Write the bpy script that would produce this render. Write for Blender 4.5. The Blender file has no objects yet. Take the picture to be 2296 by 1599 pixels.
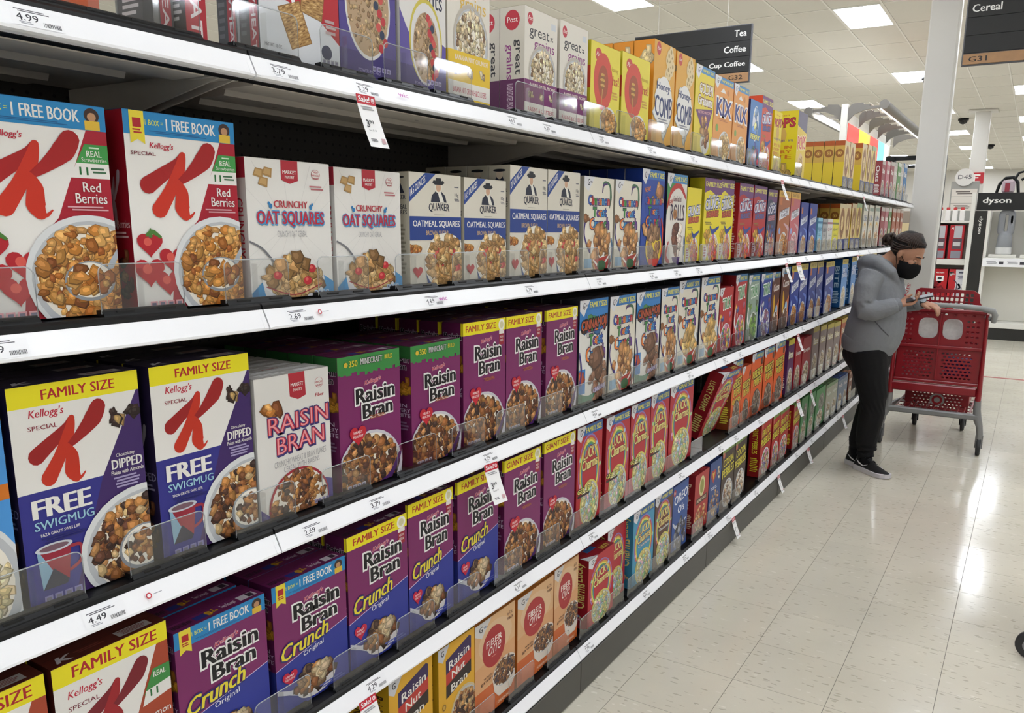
import bpy, bmesh, math, random
from mathutils import Vector, Matrix
sc = bpy.context.scene
COL = sc.collection
# ---------------------------------------------------------------- camera
cam = bpy.data.cameras.new('camera'); camo = bpy.data.objects.new('camera', cam); COL.objects.link(camo)
F_PX, YAW, PIT, ROL = 1826.75, .551818, .202694, .00984
cx, cz = 1.14043, 1.52534
fwd = Vector((-math.sin(YAW) * math.cos(PIT), math.cos(YAW) * math.cos(PIT), -math.sin(PIT)))
rgt = Vector((math.cos(YAW), math.sin(YAW), 0)); upv = rgt.cross(fwd)
r2 = rgt * math.cos(ROL) + upv * math.sin(ROL); u2 = -rgt * math.sin(ROL) + upv * math.cos(ROL)
m = Matrix((r2, u2, -fwd)).transposed().to_4x4(); m.translation = (cx, 0, cz)
camo.matrix_world = m
cam.sensor_fit = 'HORIZONTAL'; cam.sensor_width = 36; cam.lens = 36 * F_PX / 2296
cam.shift_x = -27.65 / 2296; cam.shift_y = 86.56 / 2296; cam.clip_start = .02; cam.clip_end = 200
sc.camera = camo
# ---------------------------------------------------------------- world, exposure
w = bpy.data.worlds.new('store'); sc.world = w; w.use_nodes = True
w.node_tree.nodes['Background'].inputs[0].default_value = (.93, .96, 1, 1)
w.node_tree.nodes['Background'].inputs[1].default_value = .55
vs = sc.view_settings
sc.display_settings.display_device = 'sRGB'
vs.view_transform = 'Standard'; vs.look = 'None'; vs.gamma = 1; vs.use_curve_mapping = False; vs.exposure = 0.98
LAMP = 11.0
sc.cycles.use_denoising = True
sc.cycles.max_bounces = 7; sc.cycles.diffuse_bounces = 4; sc.cycles.glossy_bounces = 3
sc.cycles.transmission_bounces = 4; sc.cycles.transparent_max_bounces = 24
sc.cycles.sample_clamp_indirect = 4.0
sc.cycles.use_adaptive_sampling = True
CEIL = 4.5
# ---------------------------------------------------------------- helpers
def s2l(c): return c / 12.92 if c <= .04045 else ((c + .055) / 1.055) ** 2.4
def L(h):
    h = h.lstrip('#'); return tuple(s2l(int(h[i:i + 2], 16) / 255) for i in (0, 2, 4)) + (1.0,)
MATS = {}
def mat(name, col='#808080', rough=.5, metal=0., spec=.5, emit=None, es=0, bump=None, noise=None, coat=0):
    if name in MATS: return MATS[name]
    m = bpy.data.materials.new(name); m.use_nodes = True; nt = m.node_tree
    b = nt.nodes['Principled BSDF']
    b.inputs['Base Color'].default_value = L(col); b.inputs['Roughness'].default_value = rough
    b.inputs['Metallic'].default_value = metal; b.inputs['Specular IOR Level'].default_value = spec
    b.inputs['Coat Weight'].default_value = coat
    if emit: b.inputs['Emission Color'].default_value = L(emit); b.inputs['Emission Strength'].default_value = es
    if noise:                       # (scale, amount): light mottling of the base colour
        tc = nt.nodes.new('ShaderNodeTexCoord'); n = nt.nodes.new('ShaderNodeTexNoise'); n.inputs['Scale'].default_value = noise[0]
        n.inputs['Detail'].default_value = 5
        mx = nt.nodes.new('ShaderNodeMix'); mx.data_type = 'RGBA'; mx.blend_type = 'MULTIPLY'
        mr = nt.nodes.new('ShaderNodeMapRange'); mr.inputs['To Min'].default_value = 1 - noise[1]; mr.inputs['To Max'].default_value = 1 + noise[1] * .3
        nt.links.new(tc.outputs['Object'], n.inputs['Vector']); nt.links.new(n.outputs['Fac'], mr.inputs['Value'])
        mx.inputs[0].default_value = 1; mx.inputs[6].default_value = L(col)
        nt.links.new(mr.outputs[0], mx.inputs[7]); nt.links.new(mx.outputs[2], b.inputs['Base Color'])
    if bump:                        # (scale, strength)
        tc = nt.nodes.new('ShaderNodeTexCoord'); n = nt.nodes.new('ShaderNodeTexNoise'); n.inputs['Scale'].default_value = bump[0]
        n.inputs['Detail'].default_value = 4
        bp = nt.nodes.new('ShaderNodeBump'); bp.inputs['Strength'].default_value = bump[1]; bp.inputs['Distance'].default_value = .01
        nt.links.new(tc.outputs['Object'], n.inputs['Vector']); nt.links.new(n.outputs['Fac'], bp.inputs['Height'])
        nt.links.new(bp.outputs[0], b.inputs['Normal'])
    MATS[name] = m; return m
def print_mat(name, rough=.42, spec=.4):
    m = mat(name, rough=rough, spec=spec); nt = m.node_tree
    a = nt.nodes.new('ShaderNodeAttribute'); a.attribute_name = 'Col'
    nt.links.new(a.outputs['Color'], nt.nodes['Principled BSDF'].inputs['Base Color'])
    return m
PRINT = print_mat('printed_card')
def clear_mat():
    m = bpy.data.materials.new('clear_plastic'); m.use_nodes = True; nt = m.node_tree; nt.nodes.clear()
    o = nt.nodes.new('ShaderNodeOutputMaterial'); mx = nt.nodes.new('ShaderNodeMixShader')
    t = nt.nodes.new('ShaderNodeBsdfTransparent'); t.inputs[0].default_value = (.965, .97, .97, 1)
    g = nt.nodes.new('ShaderNodeBsdfGlossy'); g.inputs['Roughness'].default_value = .06
    fr = nt.nodes.new('ShaderNodeFresnel'); fr.inputs[0].default_value = 1.5
    mr = nt.nodes.new('ShaderNodeMath'); mr.operation = 'MULTIPLY_ADD'; mr.inputs[1].default_value = .8; mr.inputs[2].default_value = .035
    ge = nt.nodes.new('ShaderNodeNewGeometry'); io = nt.nodes.new('ShaderNodeMapRange'); io.inputs['To Min'].default_value = 1.46; io.inputs['To Max'].default_value = 1 / 1.46
    nt.links.new(ge.outputs['Backfacing'], io.inputs['Value']); nt.links.new(io.outputs[0], fr.inputs[0])   # the same thin-sheet reflection from either side
    nt.links.new(fr.outputs[0], mr.inputs[0]); nt.links.new(mr.outputs[0], mx.inputs[0])
    nt.links.new(t.outputs[0], mx.inputs[1]); nt.links.new(g.outputs[0], mx.inputs[2]); nt.links.new(mx.outputs[0], o.inputs[0])
    return m
CLEAR = clear_mat()
def tag(o, label=None, cat=None, group=None, kind=None):
    for k, v in (('label', label), ('category', cat), ('group', group), ('kind', kind)):
        if v: o[k] = v
    return o
def link(name, data, parent=None, loc=None):
    o = bpy.data.objects.new(name, data); COL.objects.link(o)
    if parent: o.parent = parent
    if loc: o.location = loc
    return o
class MB:
    """collects polygons; several materials by slot"""
    def __init__(s): s.v = []; s.f = []; s.mi = []; s.sm = []; s.c = None
    def add(s, vs, fs, mi=0, smooth=False):
        n = len(s.v); s.v += [tuple(v) for v in vs]
        for f in fs: s.f.append([i + n for i in f]); s.mi.append(mi); s.sm.append(smooth)
        return s
    def box(s, x0, x1, y0, y1, z0, z1, mi=0):
        return s.add([(x, y, z) for x in (x0, x1) for y in (y0, y1) for z in (z0, z1)],
                     [(0, 1, 3, 2), (4, 6, 7, 5), (0, 4, 5, 1), (2, 3, 7, 6), (0, 2, 6, 4), (1, 5, 7, 3)], mi)
    def cbox(s, x0, x1, y0, y1, z0, z1, c=.002, mi=0):   # chamfered box
        bm = bmesh.new(); bmesh.ops.create_cube(bm, size=1)
        for v in bm.verts: v.co = Vector(((x0 + x1) / 2 + v.co.x * (x1 - x0), (y0 + y1) / 2 + v.co.y * (y1 - y0), (z0 + z1) / 2 + v.co.z * (z1 - z0)))
        bmesh.ops.bevel(bm, geom=bm.edges[:], offset=c, segments=1, affect='EDGES')
        bm.verts.index_update()
        s.add([v.co[:] for v in bm.verts], [[v.index for v in f.verts] for f in bm.faces], mi); bm.free(); return s
    def extr(s, prof, y0, y1, mi=0, ax='y'):   # closed profile (a,b) extruded along an axis
        n = len(prof)
        P = {'y': lambda a, b, t: (a, t, b), 'x': lambda a, b, t: (t, a, b), 'z': lambda a, b, t: (a, b, t)}[ax]
        vs = [P(a, b, y0) for a, b in prof] + [P(a, b, y1) for a, b in prof]
        fs = [(i, (i + 1) % n, n + (i + 1) % n, n + i) for i in range(n)] + [list(range(n))[::-1], list(range(n, 2 * n))]
        return s.add(vs, fs, mi)
    def tube(s, pts, rad, n=10, mi=0, sq=None, cap=True, up=(0, 0, 1), smooth=True):
        """rings along a path; rad: number, list, or list of (ra, rb)"""
        pts = [Vector(p) for p in pts]; k = len(pts)
        if not isinstance(rad, (list, tuple)): rad = [rad] * k
        vs = []; upv_ = Vector(up)
        for i, p in enumerate(pts):
            t = (pts[min(i + 1, k - 1)] - pts[max(i - 1, 0)]).normalized()
            a = t.cross(upv_)
            if a.length < 1e-3: a = t.cross(Vector((1, 0, 0)))
            a.normalize(); b = t.cross(a).normalized()
            r = rad[i]; ra, rb = r if isinstance(r, (list, tuple)) else (r, r)
            for j in range(n):
                th = 2 * math.pi * j / n; vs.append(p + a * math.cos(th) * ra + b * math.sin(th) * rb)
        fs = [(i * n + j, i * n + (j + 1) % n, (i + 1) * n + (j + 1) % n, (i + 1) * n + j) for i in range(k - 1) for j in range(n)]
        s.add(vs, fs, mi, smooth)
        if cap: s.add(vs[:n], [list(range(n))[::-1]], mi); s.add(vs[-n:], [list(range(n))], mi)
        return s
    def lathe(s, prof, c=(0, 0, 0), n=20, mi=0, sx=1, sy=1):
        vs = [(c[0] + r * sx * math.cos(2 * math.pi * j / n), c[1] + r * sy * math.sin(2 * math.pi * j / n), c[2] + z) for r, z in prof for j in range(n)]
        fs = [(i * n + j, i * n + (j + 1) % n, (i + 1) * n + (j + 1) % n, (i + 1) * n + j) for i in range(len(prof) - 1) for j in range(n)]
        return s.add(vs, fs, mi, True)
    def ell(s, c, r, n=16, m_=10, mi=0, rot=None):
        vs = []; R = rot or Matrix.Identity(3)
        for i in range(m_ + 1):
            ph = math.pi * i / m_
            for j in range(n):
                th = 2 * math.pi * j / n
                vs.append(Vector(c) + R @ Vector((r[0] * math.sin(ph) * math.cos(th), r[1] * math.sin(ph) * math.sin(th), r[2] * math.cos(ph))))
        fs = [(i * n + j, (i + 1) * n + j, (i + 1) * n + (j + 1) % n, i * n + (j + 1) % n) for i in range(m_) for j in range(n)]
        return s.add(vs, fs, mi, True)
    def mesh(s, name, *mats):
        me = bpy.data.meshes.new(name); me.from_pydata(s.v, [], s.f)
        for m_ in mats: me.materials.append(m_)
        me.polygons.foreach_set('material_index', s.mi); me.polygons.foreach_set('use_smooth', s.sm)
        me.update(); return me
    def obj(s, name, mats, parent=None, loc=None):
        if not isinstance(mats, (list, tuple)): mats = [mats]
        return link(name, s.mesh(name, *mats), parent, loc)
def empty(name, loc=(0, 0, 0), rz=0):
    o = bpy.data.objects.new(name, None); COL.objects.link(o); o.location = loc; o.rotation_euler = (0, 0, rz); o.empty_display_size = .05; return o
def copy_tree(o, parent=None):
    c = o.copy(); COL.objects.link(c)
    if parent: c.parent = parent
    for ch in list(o.children): copy_tree(ch, c)
    return c
# ---------------------------------------------------------------- flat print: lettering and shapes as real, flat polygons
_GL = {}
def glyphs(s, off=0., res=3):
    k = (s, round(off, 4), res)
    if k in _GL: return _GL[k]
    cu = bpy.data.curves.new('t', 'FONT'); cu.body = s; cu.size = 1; cu.offset = off; cu.resolution_u = res; cu.fill_mode = 'BOTH'
    o = bpy.data.objects.new('t', cu); COL.objects.link(o)
    dg = bpy.context.evaluated_depsgraph_get(); dg.update()
    me = o.evaluated_get(dg).to_mesh()
    vs = [(v.co.x, v.co.y) for v in me.vertices]; fs = [list(p.vertices) for p in me.polygons]
    o.evaluated_get(dg).to_mesh_clear(); bpy.data.objects.remove(o); bpy.data.curves.remove(cu)
    xs = [v[0] for v in vs] or [0, 1]; ys = [v[1] for v in vs] or [0, 1]
    _GL[k] = (vs, fs, (min(xs), min(ys), max(xs), max(ys))); return _GL[k]
def clip(poly, W, H):
    for ax, lim, sg in ((0, 0, 1), (0, W, -1), (1, 0, 1), (1, H, -1)):
        if not poly: return poly
        if all((p[ax] - lim) * sg >= -1e-9 for p in poly): continue
        out = []; n = len(poly)
        for i in range(n):
            a, b = poly[i], poly[(i + 1) % n]; ia = (a[ax] - lim) * sg >= 0; ib = (b[ax] - lim) * sg >= 0
            if ia: out.append(a)
            if ia != ib:
                t = (lim - a[ax]) / (b[ax] - a[ax]); out.append((a[0] + t * (b[0] - a[0]), a[1] + t * (b[1] - a[1])))
        poly = out
    return poly
class Art:
    def __init__(s, W, H, bg=None):
        s.W, s.H = W, H; s.P = []; s.z = .0001
        if bg: s.rect(0, 0, 1, 1, bg)
    def up(s): s.z += .00004
    def poly(s, pts, col, metric=False, lay=True):
        if lay: s.up()
        p = clip([(x, y) for x, y in pts] if metric else [(x * s.W, y * s.H) for x, y in pts], s.W, s.H)
        if len(p) >= 3: s.P.append((p, s.z, L(col) if isinstance(col, str) else col))
    def rect(s, a, b, c, d, col): s.poly([(a, b), (c, b), (c, d), (a, d)], col)
    def ell(s, u, v, r, col, ry=None, n=28, a0=0, lay=True):
        rx = r * s.W; ry = (ry or r) * s.W; X, Y = u * s.W, v * s.H
        s.poly([(X + rx * math.cos(2 * math.pi * i / n), Y + ry * math.sin(2 * math.pi * i / n)) for i in range(n)], col, True, lay)
    def stroke(s, pts, wid, col, n=8):
        """tapered brush stroke through (u,v) points, wid in box widths"""
        s.up(); P = [(u * s.W, v * s.H) for u, v in pts]
        Q = []; Wd = []
        for i in range(len(P) - 1):      # Catmull-Rom
            p0, p1, p2, p3 = P[max(i - 1, 0)], P[i], P[i + 1], P[min(i + 2, len(P) - 1)]
            for k in range(n):
                t = k / n
                Q.append(tuple(.5 * ((2 * p1[j]) + (-p0[j] + p2[j]) * t + (2 * p0[j] - 5 * p1[j] + 4 * p2[j] - p3[j]) * t * t + (-p0[j] + 3 * p1[j] - 3 * p2[j] + p3[j]) * t ** 3) for j in (0, 1)))
                Wd.append((wid[i] * (1 - t) + wid[i + 1] * t) * s.W)
        Q.append(P[-1]); Wd.append(wid[-1] * s.W)
        Lf, Rt = [], []
        for i, q in enumerate(Q):
            a, b = Q[max(i - 1, 0)], Q[min(i + 1, len(Q) - 1)]; dx, dy = b[0] - a[0], b[1] - a[1]; l = math.hypot(dx, dy) or 1
            Lf.append((q[0] - dy / l * Wd[i] / 2, q[1] + dx / l * Wd[i] / 2)); Rt.append((q[0] + dy / l * Wd[i] / 2, q[1] - dx / l * Wd[i] / 2))
        for i in range(len(Q) - 1): s.poly([Lf[i], Lf[i + 1], Rt[i + 1], Rt[i]], col, True, False)
        for q, w_ in ((Q[0], Wd[0]), (Q[-1], Wd[-1])):
            if w_ > .02 * s.W: s.z += 1e-6; s.poly([(q[0] + w_ / 2 * math.cos(t * math.pi / 6), q[1] + w_ / 2 * math.sin(t * math.pi / 6)) for t in range(12)], col, True, False)
    def text(s, t, a, b, c, d, col, off=0., ol=None, oo=.05, sh=0, rise=0, arc=0, rot=0, bend=0, res=2, dx=0, dy=0):
        base = glyphs(t, 0, res)[2]; bw = (base[2] - base[0]) or 1; bh = (base[3] - base[1]) or 1
        def put(off_, col_, du=0, dv=0):
            s.up(); vs, fs, _ = glyphs(t, off_, res); out = []
            for x, y in vs:
                p = (x - base[0]) / bw; q = (y - base[1]) / bh
                if rot == 90: u = a + (c - a) * q; v = d - (d - b) * p
                elif rot == -90: u = c - (c - a) * q; v = b + (d - b) * p
                else: u = a + (c - a) * (p + sh * q); v = b + (d - b) * (q + rise * p + arc * 4 * p * (1 - p) + bend * (q - .5) * 4 * (p - .5) ** 2)
                out.append(((u + du) * s.W, (v + dv) * s.H))
            for f in fs: s.poly([out[i] for i in f], col_, True, False)
        if dx or dy: put(off, ol if isinstance(ol, str) and not oo else '#555555' if not ol else ol, dx, dy)
        if ol and oo: put(min(off, .03) + oo, ol)
        e = min(off, .05) * .72 * (c - a) / bw
        if rot: put(min(off, .015), col)
        elif e > 0: put(0, col, -e); put(0, col, e)
        else: put(off, col)
    def lines(s, a, b, c, d, n, col, fill=.55, seed=1):
        R = random.Random(seed); s.up(); h = (d - b) / n
        for i in range(n):
            x0 = a + R.random() * .15 * (c - a); x1 = c - R.random() * .2 * (c - a)
            s.poly([(x0, d - h * (i + fill)), (x1, d - h * (i + fill)), (x1, d - h * i), (x0, d - h * i)], col, False, False)
    def flakes(s, u, v, rx, ry, n, size, cols, seed=1, hi=True, ang=0, blob=7):
        R = random.Random(seed); s.up()
        for i in range(n):
            r = math.sqrt(R.random()); t = R.random() * 6.283
            X = (u + rx * r * math.cos(t)) * s.W; Y = v * s.H + ry * r * math.sin(t) * s.W
            S = size * s.W * R.uniform(.6, 1.35); th = R.random() * 6.28; e = R.uniform(.55, 1)
            c = R.choice(cols)
            pts = []
            for k in range(blob):
                q = 6.283 * k / blob + R.uniform(-.3, .3); rr = S * R.uniform(.62, 1.15)
                x, y = rr * math.cos(q), rr * math.sin(q) * e
                pts.append((X + x * math.cos(th) - y * math.sin(th), Y + x * math.sin(th) + y * math.cos(th)))
            br = R.uniform(.6, 1.15); cc = [min(1, k * br * R.uniform(.96, 1.04)) for k in L(c)[:3]] + [1]
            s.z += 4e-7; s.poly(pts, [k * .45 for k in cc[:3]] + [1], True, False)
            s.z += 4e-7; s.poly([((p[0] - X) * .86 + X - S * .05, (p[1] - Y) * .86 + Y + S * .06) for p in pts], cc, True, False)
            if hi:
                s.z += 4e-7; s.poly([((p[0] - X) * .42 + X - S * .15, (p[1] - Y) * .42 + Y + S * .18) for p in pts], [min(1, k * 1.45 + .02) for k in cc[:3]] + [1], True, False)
    def bowl(s, u, v, r, cols, n=110, size=.05, rim='#d9dbdc', milk='#ece5d8', seed=1, ry=None, inner=.84, hi=True, body=None, spoon=False):
        if body:
            s.up(); s.poly([(u - r, v), (u + r, v), (u + r * .86, v - r * .75 * s.W / s.H), (u + r * .5, v - r * 1.15 * s.W / s.H), (u - r * .5, v - r * 1.15 * s.W / s.H), (u - r * .86, v - r * .75 * s.W / s.H)], body)
        ry = ry or r
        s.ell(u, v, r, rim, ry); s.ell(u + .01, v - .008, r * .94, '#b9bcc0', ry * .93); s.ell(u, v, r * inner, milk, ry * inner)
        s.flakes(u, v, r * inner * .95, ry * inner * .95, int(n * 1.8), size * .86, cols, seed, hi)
        if spoon:
            s.stroke([(u + r * 1.1, v + r * .75), (u + r * .5, v + r * .3), (u + r * .3, v + r * .1)], [.03, .035, .05], '#aab0ba')
            s.ell(u - r * .05, v - r * .05, r * .4, '#8d9299', r * .33); s.ell(u - r * .05, v - r * .04, r * .36, '#efe9dd', r * .29)
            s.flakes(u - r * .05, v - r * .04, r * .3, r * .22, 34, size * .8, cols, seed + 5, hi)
    def heart(s, u, v, r, col):
        s.poly([(u + r * (16 * math.sin(t) ** 3) / 16, v + r * s.W / s.H * (13 * math.cos(t) - 5 * math.cos(2 * t) - 2 * math.cos(3 * t) - math.cos(4 * t)) / 16) for t in [6.283 * i / 26 for i in range(26)]], col)
    def mesh(s, name, plane, d, h, mats=None):
        me = bpy.data.meshes.new(name); vs, fs, cs = [], [], []
        for p, z, c in s.P:
            n = len(vs)
            if plane == 'front': vs += [(z, x, y) for x, y in p]
            elif plane == 'side': vs += [(x - d, -z, y) for x, y in p]
            elif plane == 'top': vs += [(-y, x, h + z) for x, y in p]
            elif plane == 'xz': vs += [(x, -z, y) for x, y in p]
            elif plane == 'xy': vs += [(x, y, z) for x, y in p]
            fs.append(list(range(n, n + len(p)))); cs += [c] * len(p)
        me.from_pydata(vs, [], fs)
        at = me.color_attributes.new('Col', 'FLOAT_COLOR', 'POINT')
        at.data.foreach_set('color', [k for c in cs for k in c])
        me.materials.append(mats or PRINT); me.update(); return me
# ---------------------------------------------------------------- package designs (front print of each kind of box)
W0, H0 = .195, .31
FL = ['#b9772f', '#c98b41', '#a8641f', '#d9a35c', '#8f4f1c']            # flakes
FLR = ['#9c6230', '#b27a3e', '#7c4a26', '#c08d55', '#3a221b', '#5c3524']   # bran flakes and raisins
SQ = ['#b98f58', '#caa36d', '#a67c47', '#d8b783', '#97703f']            # oat squares
CIN = ['#a9713f', '#c08a52', '#8d5830', '#cf9d66', '#7b4a28']
COC = ['#5a3b2a', '#6f4a35', '#4a2d20', '#7f5a44', '#8f705c']
OAT = ['#c8b48c', '#d8c8a4', '#b39c72', '#7a5a3a', '#e4d8ba']
MUL = ['#c9433a', '#d9b23a', '#5a8a3a', '#4a62a8', '#c97a9a', '#d8c8a4']
RED, YEL, BLU, WHT, PUR = '#a8182a', '#ecdf1e', '#2a84c2', '#e9e6e1', '#7a2560'
def kellogg(a, u, v, w, col='#c01f3a', rise=.0):
    a.text("Kellogg's", u, v, u + w, v + w * .19, col, .02, sh=.06, rise=rise)
def famband(a, t='FAMILY SIZE', v=.9, bg=YEL, col='#b0202a', x0=.12, x1=.78, tilt=0):
    a.rect(0, v, 1, 1, bg); a.text(t, x0, v + .025, x1, .975, col, .035)
def fiberbadge(a):
    a.ell(.9, .945, .075, '#f2f0e6'); a.ell(.9, .945, .045, '#d8d3a8'); a.rect(.84, .78, .96, .87, '#9a1c30'); a.rect(.84, .87, .96, .9, WHT)
    a.text('HIGH', .86, .835, .94, .855, WHT); a.text('FIBER', .86, .805, .94, .825, WHT)
def kglyph(a, c1='#a51a1c', c2='#c8301c', ox=0, oy=0, s=1.):
    T = lambda p: [(ox + x * s, 1 - (oy + y * s)) for x, y in p]
    a.stroke(T([(.46, .165), (.415, .208), (.295, .258), (.175, .31)]), [.05 * s, .085 * s, .10 * s, .125 * s], c1)
    a.stroke(T([(.46, .165), (.425, .235), (.345, .33), (.25, .42)]), [.05 * s, .09 * s, .095 * s, .12 * s], c2)
    a.stroke(T([(.675, .135), (.625, .185), (.51, .25), (.41, .295)]), [.125 * s, .14 * s, .08 * s, .035 * s], c1)
    a.stroke(T([(.41, .292), (.435, .34), (.43, .41), (.455, .447)]), [.045 * s, .10 * s, .12 * s, .07 * s], c2)
    a.stroke(T([(.44, .45), (.49, .45), (.53, .427)]), [.05 * s, .025 * s, .008 * s], c2)
def bookband(a, ribbon=True):
    a.rect(0, .885, 1, 1, '#2583bd'); a.text('1 BOX =', .18, .935, .335, .962, '#d9d84a', .02); a.text('1 FREE BOOK', .36, .918, .81, .975, WHT, .04, rise=-.003)
    a.lines(.2, .895, .75, .91, 2, '#1d5f96')
    a.ell(.9, .955, .055, '#3a2620'); a.ell(.9, .948, .032, '#b98a66'); a.rect(.845, .887, .955, .93, '#dcb63c')
    if ribbon: a.poly([(.05, 1), (.17, 1), (.17, .84), (.11, .862), (.05, .84)], '#e6d23a'); a.rect(.075, .92, .145, .965, '#b0202a'); a.lines(.07, .885, .15, .912, 2, '#b0202a')
def facts(a, u, v, w, col='#d8d8e0', n=4):
    for i in range(n): a.rect(u + w * i / n, v, u + w * (i + .8) / n, v + .03, col); a.rect(u + w * (i + .15) / n, v + .006, u + w * (i + .65) / n, v + .022, '#77738a')
def gmi(a, band='#2b72b4', t='FAMILY SIZE', tc='#e4de5a', v=.9, b0='#c8c8d0'):
    if band: a.rect(0, v, 1, 1, band)
    if t: a.text(t, .34, v + .022, .96, .975, tc, .05, ol='#1c4f86', oo=.02)
    a.poly([(0, 1), (.34, 1), (.14, .845), (.0, .9)], '#dcdcdf')
    a.text('G', .1, .91, .17, .975, '#22202c', .03, sh=.2); a.lines(.19, .935, .27, .955, 2, '#5a5a66')
def ctclogo(a, b=.43, t=.83, s0=.14, s1=.86):
    pal = ['#2b55a8', '#c0302c', '#3a8a3c', '#6a3a8a', '#e07a2a', '#2b8ac0']
    def multi(txt, u0, v0, u1, v1, k):
        n = len(txt); 
        a.text(txt, u0, v0, u1, v1, '#f4f2ee', .09, ol='#3a2a5a', oo=.045, rise=.06)
        bb = glyphs(txt, 0, 2)[2]; a.up()
        vs, fs, _ = glyphs(txt, .012, 2); bw = bb[2] - bb[0]; bh = bb[3] - bb[1]
        for dd in (-.007, .007):
            for f in fs:
                mx = sum(vs[i][0] for i in f) / len(f); c = pal[(int((mx - bb[0]) / bw * n * .999) + k) % 6]
                a.poly([(dd + u0 + (u1 - u0) * (vs[i][0] - bb[0]) / bw, v0 + (v1 - v0) * ((vs[i][1] - bb[1]) / bh + .06 * (vs[i][0] - bb[0]) / bw)) for i in f], c, False, False)
            a.up()
    h = (t - b) / 3
    multi('Cinnamon', s0, t - h * .9, s1, t - h * .12, 0)
    multi('Toast', s0 + .16, t - 2 * h * .95, s1 - .1, t - h * 1.12, 2)
    multi('Crunch', s0 + .06, b, s1, b + h * .95, 4)
D = {}
def design(key, side, top, st, stc, desc, group):
    def deco(f): D[key] = dict(f=f, side=side, top=top, st=st, stc=stc, desc=desc, group=group); return f
    return deco
def kbox(a, band, tri, name, sub, real, flk, extra):
    a.poly([(.0, .0), (.36, .0), (.0, .5)], WHT)
    a.poly([(.86, 1), (1, 1), (1, 0), (.12, 0), (.22, .12)], tri)
    a.rect(0, .88, 1, 1, '#2583bd')
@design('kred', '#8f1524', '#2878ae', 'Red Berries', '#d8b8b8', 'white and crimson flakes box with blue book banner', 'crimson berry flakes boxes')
def _(a):
    a.rect(0, 0, 1, 1, WHT); a.poly([(.86, .9), (1, .9), (1, 0), (.3, 0), (.36, .3), (.6, .47)], '#a8182e')
    a.poly([(.76, .73), (.83, .82), (1, .82), (1, .73)], '#3f9648'); a.poly([(.71, .66), (.76, .73), (1, .73), (1, .66)], WHT)
    a.text('REAL', .84, .762, .95, .79, WHT, .03); a.text('Strawberries', .8, .738, .985, .757, WHT); a.lines(.86, .795, .95, .808, 1, '#d0e6d0')
    a.text('11', .78, .675, .84, .712, '#1f6a34', .03); a.lines(.86, .678, .98, .71, 2, '#3f6a4a')
    bookband(a); kellogg(a, .2, .815, .2); a.text('SPECIAL', .04, .785, .25, .803, '#7a2030', .01)
    kglyph(a, '#a51a1c', '#c8301c', -.03, .015, 1.12)
    a.text('Red', .79, .595, .92, .64, WHT, .02); a.text('Berries', .73, .54, .96, .588, WHT, .02); a.lines(.66, .5, .98, .526, 2, '#d8a0a8')
    for u, v, r in ((.14, .34, .085), (.33, .26, .09), (.12, .2, .1), (.28, .14, .09)):
        a.heart(u, v, r * 1.3, '#b2202c'); a.ell(u - .02, v + .01, r * .4, '#d85a50'); 
    a.stroke([(.12, .385), (.17, .40), (.24, .37)], [.03, .04, .02], '#4a7a34'); a.stroke([(.15, .38), (.15, .42)], [.03, .01], '#4a7a34')
    a.bowl(.8, .19, .47, FL + ['#c98b41', '#d9a35c'], 190, .065, seed=4, spoon=True)
    facts(a, .1, .012, .3, '#e8a8b0')
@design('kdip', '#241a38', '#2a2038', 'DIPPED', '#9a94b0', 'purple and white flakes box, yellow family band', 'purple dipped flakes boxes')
def _(a):
    a.rect(0, 0, 1, 1, WHT); a.rect(0, 0, .8, .525, '#2f2f86'); a.poly([(1, .93), (1, 0), (.34, 0), (.64, .52)], '#3c2262')
    famband(a, x0=.24, x1=.8, v=.905); kellogg(a, .13, .845, .25); a.text('SPECIAL', .12, .80, .335, .82, '#8a2030', .01); kglyph(a, '#9c1a1c', '#c4301a', -.01, .012, .98)
    a.flakes(.79, .79, .05, .06, 7, .05, ['#2e1c18', '#3d251e', '#c9a468'], 3); a.flakes(.93, .79, .04, .06, 6, .05, ['#2e1c18', '#3d251e', '#c9a468'], 8)
    a.text('Chocolatey', .76, .592, .92, .614, WHT, .01); a.text('DIPPED', .72, .54, .98, .586, WHT, .04); a.text('Flakes with Almonds', .71, .512, .985, .532, WHT, .02); a.lines(.72, .44, .96, .5, 4, '#a79cc4')
    a.text('FREE', .09, .405, .52, .49, WHT, .06); a.text('FREE', .095, .405, .525, .49, WHT, .06); a.text('SWIGMUG', .09, .35, .54, .39, '#9cc8d8', .02); a.text('TAZA GRATIS SWIG LIFE', .12, .318, .42, .332, WHT, .02); a.lines(.12, .28, .48, .31, 3, '#26266a')
    a.poly([(.08, .25), (.34, .26), (.3, .09), (.1, .07)], '#9c2a3c'); a.poly([(.08, .25), (.1, .25), (.2, .13), (.1, .07)], '#8ab0c8'); a.poly([(.1, .07), (.19, .16), (.3, .09), (.28, .07)], '#20223c'); a.ell(.21, .258, .14, '#c8ccd4', .035); a.ell(.21, .258, .11, '#7a5a66', .022); a.stroke([(.34, .24), (.41, .23), (.4, .16), (.32, .13)], [.025] * 4, '#9c2a3c')
    a.bowl(.96, .15, .56, FLR + ['#d8bd88', '#b27a3e'], 240, .062, ry=.46, seed=9, spoon=True); facts(a, .1, .012, .3, '#8884c0')
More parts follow.
